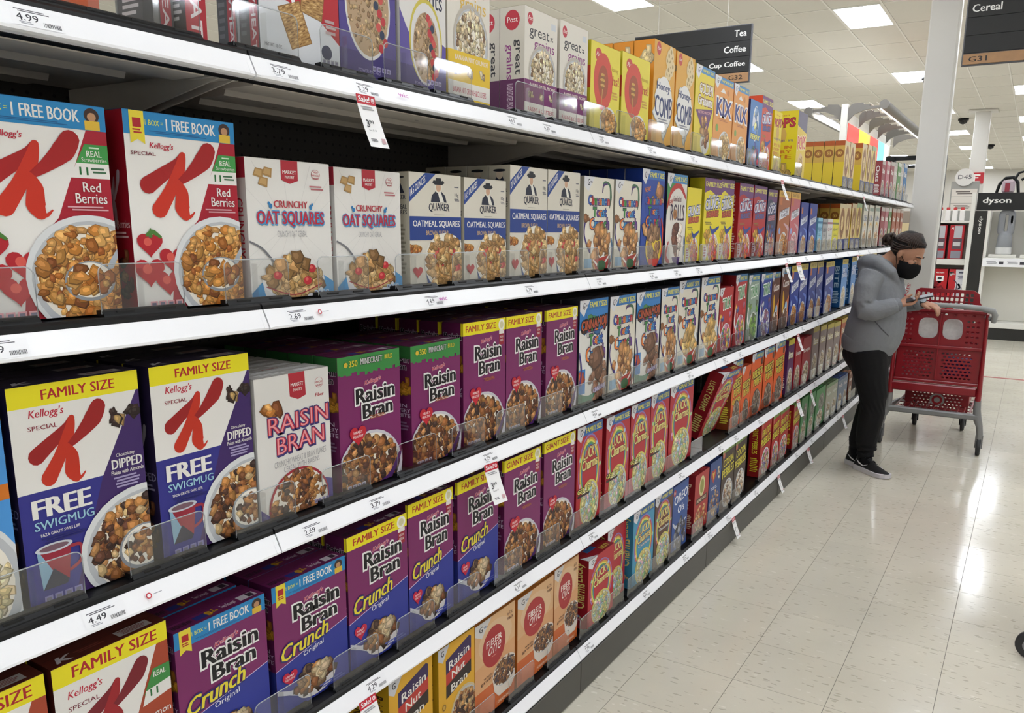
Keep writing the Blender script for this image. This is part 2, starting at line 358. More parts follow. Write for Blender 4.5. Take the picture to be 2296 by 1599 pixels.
@design('kcin', '#4a1a14', '#5a2016', 'Cinnamon', '#c09080', 'white and rust pecan flakes box, yellow band', 'cinnamon pecan flakes boxes')
def _(a):
    a.rect(0, 0, 1, 1, WHT); a.poly([(.9, .9), (1, .9), (1, 0), (.3, 0), (.45, .2)], '#a8452a')
    famband(a, x0=.16, x1=.9, v=.89); kellogg(a, .1, .8, .28); a.text('SPECIAL', .1, .745, .36, .77, '#7a2a3a', .01); kglyph(a, '#7a1826', '#a02028', .03, .035, 1.05)
    a.poly([(.74, .63), (.84, .76), (1, .76), (1, .66)], '#3f8a44'); a.poly([(.72, .57), (.76, .65), (1, .67), (1, .6)], WHT); a.text('REAL', .84, .71, .96, .74, WHT, .03); a.text('11', .8, .61, .87, .65, '#1f6a34', .03)
    a.text('Cinnamon', .62, .48, .98, .52, WHT, .01); a.bowl(.8, .15, .42, FL + ['#6a3a20'], 120, .07, seed=2)
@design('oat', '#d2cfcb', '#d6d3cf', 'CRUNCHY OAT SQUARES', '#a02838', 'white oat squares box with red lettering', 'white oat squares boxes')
def _(a):
    a.rect(0, 0, 1, 1, '#e4e1dc')
    for i in range(12): a.stroke([(.5 + (i - 5.5) * .02, .5), (.5 + (i - 5.5) * .17, .98 if i % 2 else .1)], [.002, .004], '#cfccc8', 2)
    a.poly([(.4, 1), (.6, 1), (.6, .86), (.5, .835), (.4, .86)], '#b02a38'); a.text('MARKET', .42, .905, .58, .93, WHT, .03); a.text('PANTRY', .445, .872, .555, .893, WHT, .02)
    for u, v in ((.14, .9), (.24, .91), (.19, .84)): a.poly([(u - .06, v - .02), (u - .03, v + .035), (u + .055, v + .025), (u + .045, v - .04)], '#a8834e'); a.poly([(u - .045, v - .01), (u - .025, v + .025), (u + .04, v + .018), (u + .035, v - .025)], '#c19c66')
    a.ell(.82, .915, .055, '#c06a72'); a.ell(.82, .915, .05, '#e4e1dc'); a.text('40g', .79, .92, .85, .94, '#b02a38', .02); a.text('WHOLE', .77, .9, .87, .915, '#b02a38', .03); a.text('GRAINS', .78, .88, .86, .892, '#b02a38', .03); a.lines(.73, .79, .92, .83, 2, '#b86a70')
    a.text('CRUNCHY', .3, .66, .7, .712, '#b5303e', .04)
    for u in (.26, .74): a.ell(u, .67, .02, '#2e7ab5', .03); a.ell(u + (.02 if u > .5 else -.02), .69, .012, '#2e7ab5', .02)
    a.text('OAT SQUARES', .1, .525, .9, .635, '#b9273a', .045, ol='#3f92c8', oo=.025, dx=.008, dy=-.006); a.text('CRUNCHY OAT CEREAL', .32, .45, .68, .495, '#8f8d92', -.01)
    a.stroke([(0, .42), (.15, .36), (.32, .22)], [.02, .025, .02], '#77777c')
    a.poly([(0, 0), (.0, .05), (.16, .15), (.2, 0)], '#3a90c8'); a.poly([(1, 0), (1, .1), (.84, .17), (.75, 0)], '#3a90c8')
    a.bowl(.5, .13, .38, SQ, 75, .085, ry=.2, seed=6, hi=True, rim='#e8e8ea', inner=.94, body='#dddde0')
    a.stroke([(.16, .09), (.5, .02), (.84, .09)], [.012, .014, .012], '#a02838')
    for u, v in ((.3, .17), (.72, .21), (.66, .12), (.5, .29)): a.ell(u, v, .05, '#c02c38'); a.ell(u - .01, v + .01, .02, '#e06a62')
    a.flakes(.5, .26, .2, .06, 9, .09, SQ, 3); facts(a, .74, .012, .2, '#a8c8e0', 4)
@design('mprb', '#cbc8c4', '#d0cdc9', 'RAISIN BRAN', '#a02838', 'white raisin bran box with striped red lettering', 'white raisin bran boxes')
def _(a):
    a.rect(0, 0, 1, 1, '#dedbd6'); a.poly([(.44, 1), (.66, 1), (.67, .83), (.56, .81), (.45, .84)], '#b02a38'); a.text('MARKET', .47, .905, .64, .93, WHT, .03); a.text('PANTRY', .5, .87, .62, .89, WHT, .02)
    a.ell(.86, .9, .06, '#c06a72'); a.ell(.86, .9, .055, '#dedbd6'); a.text('WHOLE', .81, .895, .91, .91, '#b02a38', .03); a.text('GRAINS', .82, .872, .9, .886, '#b02a38', .03); a.text('Fiber', .8, .8, .92, .825, '#b02a38', .02)
    a.flakes(.2, .79, .1, .06, 6, .09, FL, 5)
    for t, x0, x1, v0, v1 in (('RAISIN', .15, .97, .6, .72), ('BRAN', .25, .9, .45, .57)):
        a.text(t, x0, v0, x1, v1, '#b9273a', .06, ol='#3a3570', oo=.02, rise=.15, dx=.01, dy=-.006); a.text(t, x0, v0, x1, v1, '#e8989c', -.012, rise=.15)
    a.text('CRUNCHY WHEAT & BRAN FLAKES', .2, .36, .92, .405, '#8f8d92', -.01, rise=.4); a.text('CEREAL WITH RAISINS', .32, .315, .82, .355, '#8f8d92', -.01, rise=.3)
    a.poly([(0, 0), (0, .1), (.14, .02), (.1, 0)], '#4a3c88'); a.poly([(1, 0), (1, .16), (.84, .2), (.84, 0)], '#4a3c88')
    a.bowl(.52, .06, .42, FLR, 130, .06, rim='#a02838', seed=7, inner=.93); facts(a, .72, .012, .22, '#a8a0c8')
def quaker(a, oz):
    a.rect(0, 0, 1, 1, '#d8d2c4'); a.poly([(0, .74), (0, .86), (.3, 1), (.5, 1)], '#26458c'); a.text(oz + ' OUNCES', .02, .79, .3, .85, WHT, .03, rise=2.2)
    a.poly([(.4, .75), (.42, .81), (.5, .85), (.6, .85), (.68, .81), (.71, .75)], '#20263a'); a.poly([(.53, .85), (.59, .85), (.66, .75), (.58, .755)], '#e6e2d8')
    a.ell(.55, .885, .075, '#e0dccf', .085); a.ell(.55, .882, .048, '#c8a084', .062); a.poly([(.43, .925), (.48, .905), (.62, .905), (.67, .925), (.64, .945), (.61, .94), (.6, .965), (.5, .965), (.49, .94), (.46, .945)], '#1c1e26')
    a.text('QUAKER', .36, .655, .76, .735, '#20263a', .045, arc=.12); a.rect(.46, .635, .66, .64, '#a8a294')
    a.text('10g', .87, .8, .95, .84, '#30384a', .01); a.lines(.86, .76, .97, .79, 2, '#77777c'); a.lines(.86, .88, .97, .9, 1, '#77777c')
    a.rect(0, .41, 1, .62, '#233f86'); a.text('OATMEAL SQUARES', .06, .52, .97, .585, WHT, .03); a.text('BROWN SUGAR', .3, .455, .74, .495, '#c9a878', .02)
    a.ell(.08, .32, .16, '#cfcac0', .08); a.ell(.08, .335, .14, '#b08850', .06); a.flakes(.08, .335, .12, .05, 24, .04, FL, 4)
    a.bowl(.68, .21, .42, SQ, 85, .085, rim='#e6e2d8', seed=11, inner=.92, body='#2d4f8c')
    for u, v, r in ((.5, .29, .08), (.8, .31, .07), (.56, .18, .07), (.9, .14, .08)): a.ell(u, v, r, '#b9353a'); a.ell(u - .02, v + .01, r * .5, '#d4605a')
    a.flakes(.68, .2, .34, .3, 34, .09, SQ, 21, blob=4); a.heart(.13, .13, .09, '#b02a38')
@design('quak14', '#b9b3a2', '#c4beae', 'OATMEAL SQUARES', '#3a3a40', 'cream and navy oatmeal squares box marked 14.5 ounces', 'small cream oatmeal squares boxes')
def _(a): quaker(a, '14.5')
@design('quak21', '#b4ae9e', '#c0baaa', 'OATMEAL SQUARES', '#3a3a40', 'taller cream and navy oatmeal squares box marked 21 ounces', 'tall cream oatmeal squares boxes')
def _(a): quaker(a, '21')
def ctc(a, band, t, bg='#e2dccb', alt=False):
    a.rect(0, 0, 1, 1, bg); gmi(a, band, t) if band else gmi(a, None, None)
    a.stroke([(.62, .86), (.66, .95 if not band else .88), (.85, .93 if not band else .87), (.9, .8), (.86, .68)], [.02, .05, .05, .07, .02], '#3d6a4c'); a.stroke([(.6, .84), (.64, .92 if not band else .87), (.76, .94 if not band else .88)], [.02, .04, .03], '#4a2a6a')
    ctclogo(a, .45, .82)
    a.stroke([(.08, .6), (.02, .42), (.1, .3), (.22, .22)], [.04, .03, .04, .07], '#3a2a7a'); a.stroke([(.9, .3), (.99, .2), (.9, .02)], [.03, .06, .05], '#8a2a34'); a.stroke([(.95, .35), (1, .2), (.95, .1)], [.03, .05, .05], '#3d6a8c')
    a.flakes(.1, .56, .06, .03, 3, .07, CIN, 2); a.flakes(.2, .3, .1, .06, 4, .07, CIN, 3)
    a.ell(.6, .22, .36, '#e8e6e0', .4); a.flakes(.6, .24, .3, .36, 34, .12, CIN if not alt else ['#c9a25c', '#b98f48', '#d8b878'], 5)
    a.flakes(.6, .38, .14, .14, 10, .11, CIN if not alt else ['#c9a25c', '#b98f48', '#d8b878'], 6)
    a.poly([(.33, .12), (.9, .17), (.82, .0), (.44, .0)], '#a8342c'); a.stroke([(.34, .12), (.6, .045), (.9, .17)], [.03, .05, .03], '#e8e6e0'); a.ell(.62, .06, .15, '#2d5a34', .09); a.rect(.04, .04, .28, .14, '#8ab0cc')
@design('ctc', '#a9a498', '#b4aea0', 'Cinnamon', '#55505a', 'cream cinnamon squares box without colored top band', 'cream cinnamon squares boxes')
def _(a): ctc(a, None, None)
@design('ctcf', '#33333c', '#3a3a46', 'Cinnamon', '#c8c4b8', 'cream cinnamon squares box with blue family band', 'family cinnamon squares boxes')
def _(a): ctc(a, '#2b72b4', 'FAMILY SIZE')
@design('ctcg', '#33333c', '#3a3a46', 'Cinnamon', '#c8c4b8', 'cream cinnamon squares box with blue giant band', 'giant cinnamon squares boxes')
def _(a): ctc(a, '#2b6aa8', 'GIANT SIZE', alt=True)
@design('cinj', '#262430', '#3a3a46', 'Cinnamon', '#c8c4b8', 'white and blue cinnamon box with dripping dark lettering', 'dripping lettering cinnamon boxes')
def _(a):
    a.rect(0, 0, 1, 1, '#dfddd6'); a.rect(0, .72, 1, 1, '#2f7cc0'); a.flakes(.5, .74, .45, .12, 9, .13, ['#2f7cc0', '#dfddd6', '#4a8a4a'], 7, False); gmi(a, '#2b72b4', 'FAMILY SIZE')
    a.text('CINNAMOJI', .06, .66, .96, .79, '#b5502c', .05, ol='#2a1814', oo=.09, rise=.25); ctclogo(a, .4, .7 + .12, .18, .92); a.text('CINNAMOJI', .06, .68, .96, .8, '#b5502c', .05, ol='#2a1814', oo=.09, rise=.25)
    a.rect(0, .1, .22, .34, '#2f7cc0'); a.flakes(.1, .25, .06, .05, 3, .1, ['#c8522c'], 2); a.flakes(.66, .24, .3, .4, 40, .12, ['#8a6048', '#75503c', '#9c7258'], 4); a.flakes(.7, .36, .12, .12, 4, .2, ['#8a6048'], 9)
    a.stroke([(0, .05), (.3, .02), (.55, .06)], [.2, .16, .05], '#35765a'); a.text('CINNAMOJI', .52, .06, .95, .12, '#c8c0d8', .06, ol='#463a6a', oo=.05, rise=.5); a.stroke([(.0, .5), (.08, .35), (.04, .2)], [.05, .04, .06], '#3a2a7a')
@design('ccr', '#1d3a8c', '#1d3a86', 'NEW', '#8fa8d8', 'royal blue cinnamon graham box with family band', 'blue graham boxes')
def _(a):
    a.rect(0, 0, 1, 1, '#2346a0'); gmi(a, '#2b6ab4', 'FAMILY SIZE'); a.flakes(.75, .8, .16, .08, 4, .13, CIN, 3); a.text('NEW!', .12, .76, .36, .81, '#e08a3a', .03, rise=.5)
    a.text('Graham', .42, .665, .95, .73, '#c9a868', .05, ol='#5a3420', oo=.05, rise=.1); ctclogo(a, .42, .74, .14, .86)
    a.ell(.58, .2, .36, '#e2c23a', .34); a.flakes(.58, .24, .28, .36, 36, .11, ['#8f6a4a', '#7c5638', '#a27c58'], 8); a.flakes(.2, .36, .1, .08, 3, .1, CIN, 4); a.poly([(.35, .08), (.85, .08), (.75, 0), (.42, 0)], '#c8352c'); a.stroke([(.9, .5), (1, .3), (.92, .1)], [.04, .08, .04], '#c8352c')
@design('rolls', '#2c2a4a', '#5a6a8a', 'ROLLS', '#c8c4b8', 'white cinnamon rolls box with green and red ribbon', 'cinnamon rolls boxes')
def _(a):
    a.rect(0, 0, 1, 1, '#e2ddd4'); a.poly([(0, .9), (0, .55), (.14, .72), (.3, .84), (.6, .9)], '#3f8a4c'); a.stroke([(.02, .62), (.2, .8), (.6, .88), (.95, .75)], [.05, .09, .11, .06], '#c0342c'); gmi(a, '#3a86c0', 'FAMILY SIZE')
    a.text('Cinnamon Toast Crunch', .32, .7, .72, .76, '#7a4a5a', .02); a.text('NEW!', .06, .64, .3, .7, '#c0342c', .03, rise=.5); a.text('ROLLS', .2, .49, .9, .67, '#3a2444', .03); a.ell(.42, .56, .09, '#b07a48'); a.ell(.42, .56, .05, '#8a5630')
    a.ell(.55, .2, .34, '#e8e2da', .3); a.flakes(.55, .28, .26, .3, 26, .13, ['#7c4a34', '#93604a', '#6a3a28', '#e8d8c8'], 6); a.stroke([(.14, .25), (.04, .1), (.2, .02)], [.04, .08, .1], '#c0342c'); a.poly([(.34, .08), (.76, .08), (.7, 0), (.44, 0)], '#4a2a6a'); a.stroke([(.95, .3), (1, .12)], [.05, .1], '#3a6aa8')
def crunch(a, bg, fam, c2, logo='CRUNCH'):
    a.rect(0, 0, 1, 1, bg)
    if fam: a.poly([(0, .82), (.3, .86), (.7, .8), (1, .82), (1, 1), (0, 1)], '#6a3a74'); a.text('FAMILY SIZE', .06, .9, .98, .96, '#e6de5a', .04)
    a.text("CAP'N", .25, .755, .75, .8, '#e8e8ee', .06, ol='#24345a', oo=.05, rise=.4) if fam else None
    a.text(logo, .08, .62, .92, .74, '#e8e8f0', .1, ol='#203a86', oo=.06, rise=.35); a.text('BERRIES', .16, .53, .86, .6, c2, .04, ol='#7a2c22', oo=.05, rise=.35); a.lines(.08, .44, .5, .48, 2, '#8a7a30')
    a.bowl(.62, .15, .3, ['#d08a3a', '#c8463a', '#e0b060', '#b06a8a'], 60, .08, seed=3, rim='#dcdce0'); a.flakes(.25, .3, .14, .12, 5, .1, ['#d0a03a'], 5); a.poly([(.05, .02), (.05, .2), (.22, .2), (.3, .1), (.22, .02)], '#e0e0e8'); a.lines(.08, .05, .22, .18, 4, '#b03a4a')
    a.stroke([(.4, .42), (.55, .36), (.9, .42)], [.05, .1, .05], '#2a4490')
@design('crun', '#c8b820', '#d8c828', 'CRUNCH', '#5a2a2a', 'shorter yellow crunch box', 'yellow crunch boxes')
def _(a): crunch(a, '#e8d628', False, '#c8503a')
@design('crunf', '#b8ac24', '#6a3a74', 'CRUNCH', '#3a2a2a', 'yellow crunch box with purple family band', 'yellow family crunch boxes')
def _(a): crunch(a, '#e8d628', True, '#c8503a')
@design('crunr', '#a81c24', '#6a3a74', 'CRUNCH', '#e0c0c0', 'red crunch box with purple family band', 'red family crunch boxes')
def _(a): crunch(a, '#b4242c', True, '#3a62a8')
@design('oops', '#20284a', '#4a3a5a', 'OOPS', '#c0c0d0', 'dark navy crunch box with pink lettering', 'navy crunch boxes')
def _(a):
    crunch(a, '#3a3f5c', True, '#c88a9a', 'OOPS!'); a.flakes(.5, .3, .4, .3, 16, .1, ['#b04a5a', '#5a6a9a', '#9aa0b8', '#8a3a4a'], 4)
def flakeslogo(a, bg, c1, v=.62):
    a.poly([(.12, v + .05), (.9, v + .14), (.9, v + .02), (.12, v - .08)], '#dfe2ea'); a.text('FROSTED', .2, v + .03, .84, v + .085, c1, .04, rise=.8); a.text('FLAKES', .26, v - .035, .78, v + .02, c1, .04, rise=.7)
def frostbox(a, bg, band, bt, c1, bowlc):
    a.rect(0, 0, 1, 1, bg)
    if band: a.rect(0, .9, 1, 1, band); a.text(bt, .15, .925, .85, .975, '#7a5a2a', .03)
    a.poly([(.1, .78), (.28, .78), (.28, .9), (.1, .9)], '#c8743a'); flakeslogo(a, bg, c1); a.ell(.2, .38, .08, '#8fa6d8'); a.stroke([(.5, .5), (.9, .42), (1, .3)], [.02, .12, .2], '#c8a0a8' if bg != '#2b3f92' else '#5a78c8')
    a.bowl(.55, .15, .34, bowlc, 60, .08, seed=5)
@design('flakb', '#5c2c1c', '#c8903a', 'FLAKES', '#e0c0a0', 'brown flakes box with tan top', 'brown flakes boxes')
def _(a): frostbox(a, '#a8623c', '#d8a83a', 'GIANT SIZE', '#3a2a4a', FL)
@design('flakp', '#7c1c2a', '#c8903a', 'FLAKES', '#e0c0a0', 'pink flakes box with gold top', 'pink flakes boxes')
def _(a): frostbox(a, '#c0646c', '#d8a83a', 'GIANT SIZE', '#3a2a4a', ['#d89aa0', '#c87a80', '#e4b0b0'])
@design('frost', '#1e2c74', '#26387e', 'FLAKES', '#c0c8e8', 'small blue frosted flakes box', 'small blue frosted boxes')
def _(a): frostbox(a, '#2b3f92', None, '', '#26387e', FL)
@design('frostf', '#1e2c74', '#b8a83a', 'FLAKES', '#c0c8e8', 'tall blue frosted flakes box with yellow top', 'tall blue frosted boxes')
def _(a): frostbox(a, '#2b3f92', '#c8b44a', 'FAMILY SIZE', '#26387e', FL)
@design('krisp', '#14508a', '#1c5c98', 'BITE', '#b8d4e8', 'light blue puffed rice box with yellow top', 'light blue rice boxes')
def _(a):
    a.rect(0, 0, 1, 1, '#5a90cc'); a.rect(0, .9, 1, 1, '#c8b44a'); a.text('FAMILY SIZE', .15, .925, .85, .975, '#7a5a2a', .03)
    a.text('RICE', .2, .72, .8, .82, '#e8ecf4', .1, ol='#3a62a8', oo=.05); a.text('TREATS', .1, .6, .9, .69, '#e8ecf4', .1, ol='#3a62a8', oo=.05, arc=.3); a.bowl(.5, .2, .38, ['#d8c8a8', '#e4d8bc', '#c4b08a'], 80, .06, seed=2)
@design('rice', '#3f78b8', '#4a86c4', 'RICE', '#e8ecf4', 'light blue box with puffed grains at left photo edge', 'blue puffs boxes')
def _(a):
    a.rect(0, 0, 1, 1, '#4a94d8'); a.rect(0, .9, 1, 1, YEL); a.rect(0, .55, 1, .62, '#d0741e'); a.bowl(.5, .18, .56, ['#dcc89a', '#cdb682', '#e8dab4'], 120, .07, seed=5)
def small(bg, c1, c2, pal, t):
    def f(a):
        a.rect(0, 0, 1, 1, bg); a.rect(0, .84, 1, .9, c1); a.text(t, .12, .58, .88, .72, c1, .05, rise=.3); a.lines(.2, .46, .8, .54, 2, c2); a.bowl(.5, .2, .36, pal, 45, .09, seed=4)
    return f
D['shortb'] = dict(f=small('#8cc4dc', '#3a7aa8', '#5a8aa8', OAT, 'Multi'), side='#6aa4c0', top='#9acce0', st='Multi', stc='#e8f0f4', desc='short pale blue cereal box', group='short boxes')
D['shortg'] = dict(f=small('#a8a8a8', '#5a5a62', '#77777c', OAT, 'Oats'), side='#8a8a8c', top='#b0b0b0', st='Oats', stc='#e8e8e8', desc='short grey cereal box', group='short boxes')
D['shortw'] = dict(f=small('#dcdad6', '#a86a7a', '#a8a8ac', OAT, 'Crisp'), side='#b8b6b2', top='#dcdad6', st='Crisp', stc='#5a5a5a', desc='short white cereal box', group='short boxes')
D['shorty'] = dict(f=small('#e0d428', '#7a7a3a', '#9a943a', OAT, 'Honey'), side='#b8ac20', top='#e0d428', st='Honey', stc='#5a5a20', desc='short yellow cereal box', group='short boxes')
def oh(a, bg, base, g=False):
    a.rect(0, 0, 1, 1, bg); a.rect(0, 0, 1, .24, base); a.rect(0, .9, 1, 1, '#d4c49a' if not g else '#9cb88a')
    for r, c in ((.36, '#a9763a'), (.32, '#8a5a2c'), (.17, '#d8b878')): a.ell(.5, .58, r, c, r * 1.5)
    a.flakes(.5, .58, .3, .46, 24, .04, ['#6a4424', '#a87a44'], 3, False); a.ell(.5, .58, .15, '#dcc48a', .23); a.text('O', .42, .53, .58, .62, '#7a4a24', .02); a.text('CRUNCH', .2, .12, .8, .17, WHT, .04); a.bowl(.5, .02, .3, OAT, 30, .08)
@design('cheer', '#8a5a20', '#c8b07a', 'CRUNCH', '#d8b878', 'tan box with brown oat ring emblem', 'tan oat ring boxes')
def _(a): oh(a, '#dcc48a', '#2e3a80')
@design('cheerg', '#a8a070', '#9cb88a', 'CRUNCH', '#d8b878', 'tan oat ring box with green top', 'tan and green oat ring boxes')
def _(a): oh(a, '#dcc870', '#2e3a80', True)
@design('oatl', '#b0ac9c', '#c4c8b8', 'oats', '#5a6a7a', 'pale cream slim lettered oat box', 'pale cream oat boxes')
def _(a):
    a.rect(0, 0, 1, 1, '#d4d0c0'); a.rect(.1, .86, .9, .94, '#8a9a8a'); a.text('Life', .15, .62, .85, .76, '#5a6a8a', .04); a.ell(.5, .45, .25, '#d8b05a'); a.ell(.5, .38, .25, '#d4d0c0'); a.bowl(.5, .2, .38, SQ, 40, .1)
def plainbox(key, bg, acc, desc, t='Oats'):
    def f(a):
        a.rect(0, 0, 1, 1, bg); a.rect(0, .9, 1, 1, acc); a.text(t, .15, .66, .85, .78, WHT, .05, ol=acc, oo=.04); a.bowl(.5, .24, .38, MUL if key in ('finr', 'finp') else OAT, 40, .09, seed=len(key))
    D[key] = dict(f=f, side=bg, top=acc, st=t, stc=WHT, desc=desc, group='boxes near the column')
plainbox('finr', '#8f3a3e', '#b8b0a8', 'dusty red cereal box'); plainbox('finp', '#b87078', '#c8bcb8', 'rose pink cereal box'); plainbox('finw', '#c4b8b0', '#a8a49c', 'off white cereal box')
plainbox('fing', '#5a8a4c', '#c8ccc0', 'green cereal box'); plainbox('finb', '#3f78b0', '#c8ccd0', 'blue cereal box'); plainbox('fino', '#a8664c', '#c8bcb0', 'terracotta cereal box'); plainbox('finbr', '#7a3a1c', '#a8785a', 'chestnut brown cereal box')
plainbox('grayk', '#8a7874', '#c0b04a', 'dusty grey flakes box with yellow top', 'Flakes'); plainbox('orak', '#b0502c', '#c8a84a', 'burnt orange flakes box with yellow top', 'Flakes'); plainbox('whitg', '#b8b8a4', '#7a9a6a', 'pale box with green top', 'Pebbles'); plainbox('blueg', '#7f90a8', '#3a5a98', 'steel blue cereal box', 'Puffs')
plainbox('purp', '#5a2a5c', '#c8bc3a', 'plum purple flakes box with yellow top', 'Bran'); plainbox('redk', '#a01c28', '#a01c28', 'bright red loops box', 'Loops')
# raisin boxes
def rbran(a, lift=0., sc_=1., crunch_=False, rise=.05):
    a.text("Kellogg's", .4, .81 + lift, .66, .85 + lift, '#c0203c', .02, ol='#e8c8d0', oo=.03, sh=.06, rise=.5)
    k = .0 if not crunch_ else .03
    a.text('Raisin', .26, .685 + lift + k, .88, .80 + lift + k, '#141216', .02, ol='#f2f0ee', oo=.065, rise=.08)
    a.text('Bran', .36, .565 + lift + k, .84, .675 + lift + k, '#141216', .02, ol='#f2f0ee', oo=.065, rise=.08)
    for dd in (0, .012): a.text('Raisin', .26 + dd, .685 + lift + k, .88 + dd, .80 + lift + k, '#141216', .02, rise=.08); a.text('Bran', .36 + dd, .565 + lift + k, .84 + dd, .675 + lift + k, '#141216', .02, rise=.08)
def rbase(a, top):
    a.rect(0, 0, 1, 1, PUR)
    lift = -.02 if top == 'mine' else 0
    if top == 'mine':
        a.rect(0, .89, 1, 1, '#3a8a44'); R = random.Random(3)
        for i in range(24): d = R.uniform(.01, .045); a.rect(i / 24, .89 - d, (i + 1) / 24, .9, '#3a8a44')
        a.text('350', .17, .92, .3, .965, '#d8c83a', .04); a.text('MINECRAFT', .35, .925, .7, .97, '#c0c4c0', .05, ol='#22302a', oo=.03); a.text('BUILD', .74, .935, .87, .97, '#d8c83a', .03); a.ell(.12, .94, .03, '#d8b83a')
    else: famband(a, top, x0=.06, x1=.76); fiberbadge(a)
    rbran(a, -.05 if top == 'mine' else .0)
    a.lines(.45, .5, .75, .53, 3, '#a8603a')
    a.bowl(.46, .08, .54, FLR, 230, .07, seed=13, rim='#c9c6cf', inner=.93)
    a.stroke([(.5, -.03), (.78, .02), (.96, .17)], [.05, .07, .05], '#4a2266'); a.stroke([(.6, -.1), (.9, .0), (1.02, .2)], [.04, .05, .04], '#d8d4e0')
    a.heart(.27, .41, .13, '#c02030'); a.text('HEART', .2, .42, .34, .44, '#f0e0e0', .03); a.text('HEALTHY', .19, .39, .35, .41, '#f0e0e0', .03)
    facts(a, .08, .012, .3, '#c8c4d0')
@design('rbmine', '#5e1c49', '#6a2054', 'Raisin Bran', '#1a1216', 'purple raisin bran box with pixelated green banner', 'purple raisin boxes with green banner')
def _(a): rbase(a, 'mine')
@design('rbfam', '#5e1c49', '#5a1c48', 'Raisin Bran', '#1a1216', 'purple raisin bran box with yellow family band', 'purple family raisin boxes')
def _(a): rbase(a, 'FAMILY SIZE')
@design('rbg', '#5e1c49', '#5a1c48', 'Raisin Bran', '#1a1216', 'purple raisin bran box with yellow giant band', 'purple giant raisin boxes')
def _(a): rbase(a, 'GIANT SIZE')
def rbc(a, top):
    a.rect(0, 0, 1, 1, PUR); a.poly([(0, 0), (1, 0), (1, .5), (0, .36)], '#2b3690'); a.stroke([(0, .36), (.5, .43), (1, .5)], [.008] * 3, '#d8c8e0')
    if top == 'book': bookband(a)
    else: famband(a, top, x0=.1, x1=.78); fiberbadge(a)
    rbran(a, .0 if top != 'book' else -.03, crunch_=True)
    a.text('Crunch', .06, .405, .7, .525, '#e6d43a', .02, ol='#2a2a66', oo=.05, rise=.45, sh=.05); a.text('Crunch', .065, .405, .705, .525, '#e6d43a', .02, rise=.45, sh=.05); a.text('Original', .36, .36, .64, .41, '#e8e8f0', .01, rise=.5)
    a.heart(.17, .27, .1, '#c02040'); a.text('HEART', .115, .275, .225, .29, '#f0e0e0', .02); a.text('HEALTHY', .11, .252, .23, .268, '#f0e0e0', .02)
    a.stroke([(0, .2), (.16, .15), (.3, .12)], [.05, .05, .12], '#c8c8d4'); a.ell(.52, .12, .27, '#d4d0d0', .16)
    a.flakes(.5, .17, .26, .17, 46, .085, FLR + ['#8a6a4a', '#3a2a28'], 17); a.flakes(.6, .2, .1, .1, 12, .07, ['#d8c4a0', '#c4ac84'], 5); a.lines(.55, .03, .95, .07, 2, '#5a64b0')
@design('rbcb', '#561a48', '#6a2054', 'Raisin Bran Crunch', '#1a1216', 'purple and blue raisin crunch box, blue book banner', 'raisin crunch boxes with book banner')
def _(a): rbc(a, 'book')
@design('rbcf', '#561a48', '#5a1c48', 'Raisin Bran Crunch', '#1a1216', 'purple and blue raisin crunch box, yellow family band', 'family raisin crunch boxes')
def _(a): rbc(a, 'FAMILY SIZE')
# trix, cocoa, marshmallow, peanut butter, pebbles
def trix(a, bg, t, fam, pal=MUL):
    a.rect(0, 0, 1, 1, bg)
    if fam: gmi(a, '#3a78ac', 'FAMILY SIZE')
    else: gmi(a, None, None)
    a.text(t, .22, .66, .82, .82, '#3a8a4a', .06, ol='#e8f0e8', oo=.06, rise=.15); a.stroke([(.1, .55), (.05, .35), (.2, .25)], [.05, .1, .06], '#e8e4e0'); a.bowl(.55, .2, .38, pal, 70, .09, seed=3); a.flakes(.2, .5, .12, .12, 5, .08, pal, 6); a.flakes(.85, .5, .08, .14, 5, .08, pal, 9)
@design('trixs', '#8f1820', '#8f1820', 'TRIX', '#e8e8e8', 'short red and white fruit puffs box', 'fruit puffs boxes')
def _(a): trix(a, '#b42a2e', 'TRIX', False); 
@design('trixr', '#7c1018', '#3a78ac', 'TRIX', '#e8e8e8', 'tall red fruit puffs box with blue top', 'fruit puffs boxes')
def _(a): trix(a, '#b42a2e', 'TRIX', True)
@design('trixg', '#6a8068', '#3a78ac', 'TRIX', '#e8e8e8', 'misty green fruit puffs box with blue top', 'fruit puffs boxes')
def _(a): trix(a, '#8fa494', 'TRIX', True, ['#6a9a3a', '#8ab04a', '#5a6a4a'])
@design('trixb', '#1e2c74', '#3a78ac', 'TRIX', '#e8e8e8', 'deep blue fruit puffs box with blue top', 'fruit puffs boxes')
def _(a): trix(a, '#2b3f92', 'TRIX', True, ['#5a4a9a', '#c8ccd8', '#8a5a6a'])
@design('cocop', '#3a1c14', '#6a3a28', 'COCOA', '#d8c8a8', 'brown cocoa puffs box with gold accents', 'brown cocoa boxes')
def _(a):
    a.rect(0, 0, 1, 1, '#5a2c1e'); gmi(a, '#3a78ac', 'FAMILY SIZE'); a.text('Cocoa', .2, .68, .9, .8, '#e8e4e0', .05, ol='#8a5a3a', oo=.05, rise=.2); a.stroke([(.3, .6), (.35, .45), (.3, .3)], [.1, .22, .12], '#d8a82a'); a.poly([(.5, .0), (1, .1), (1, .55), (.6, .4)], '#c8703a'); a.ell(.7, .36, .14, '#8fb8d8'); a.bowl(.6, .14, .34, COC, 60, .09)
def rainbow(a, v=.62):
    for r, c in ((.44, '#8a7ac0'), (.42, '#c04a5a'), (.39, '#d8a83a'), (.365, '#e6dc6a'), (.34, '#5a9a5a'), (.315, '#3a78b0')): a.ell(.5, v, r, c, r * 1.32)
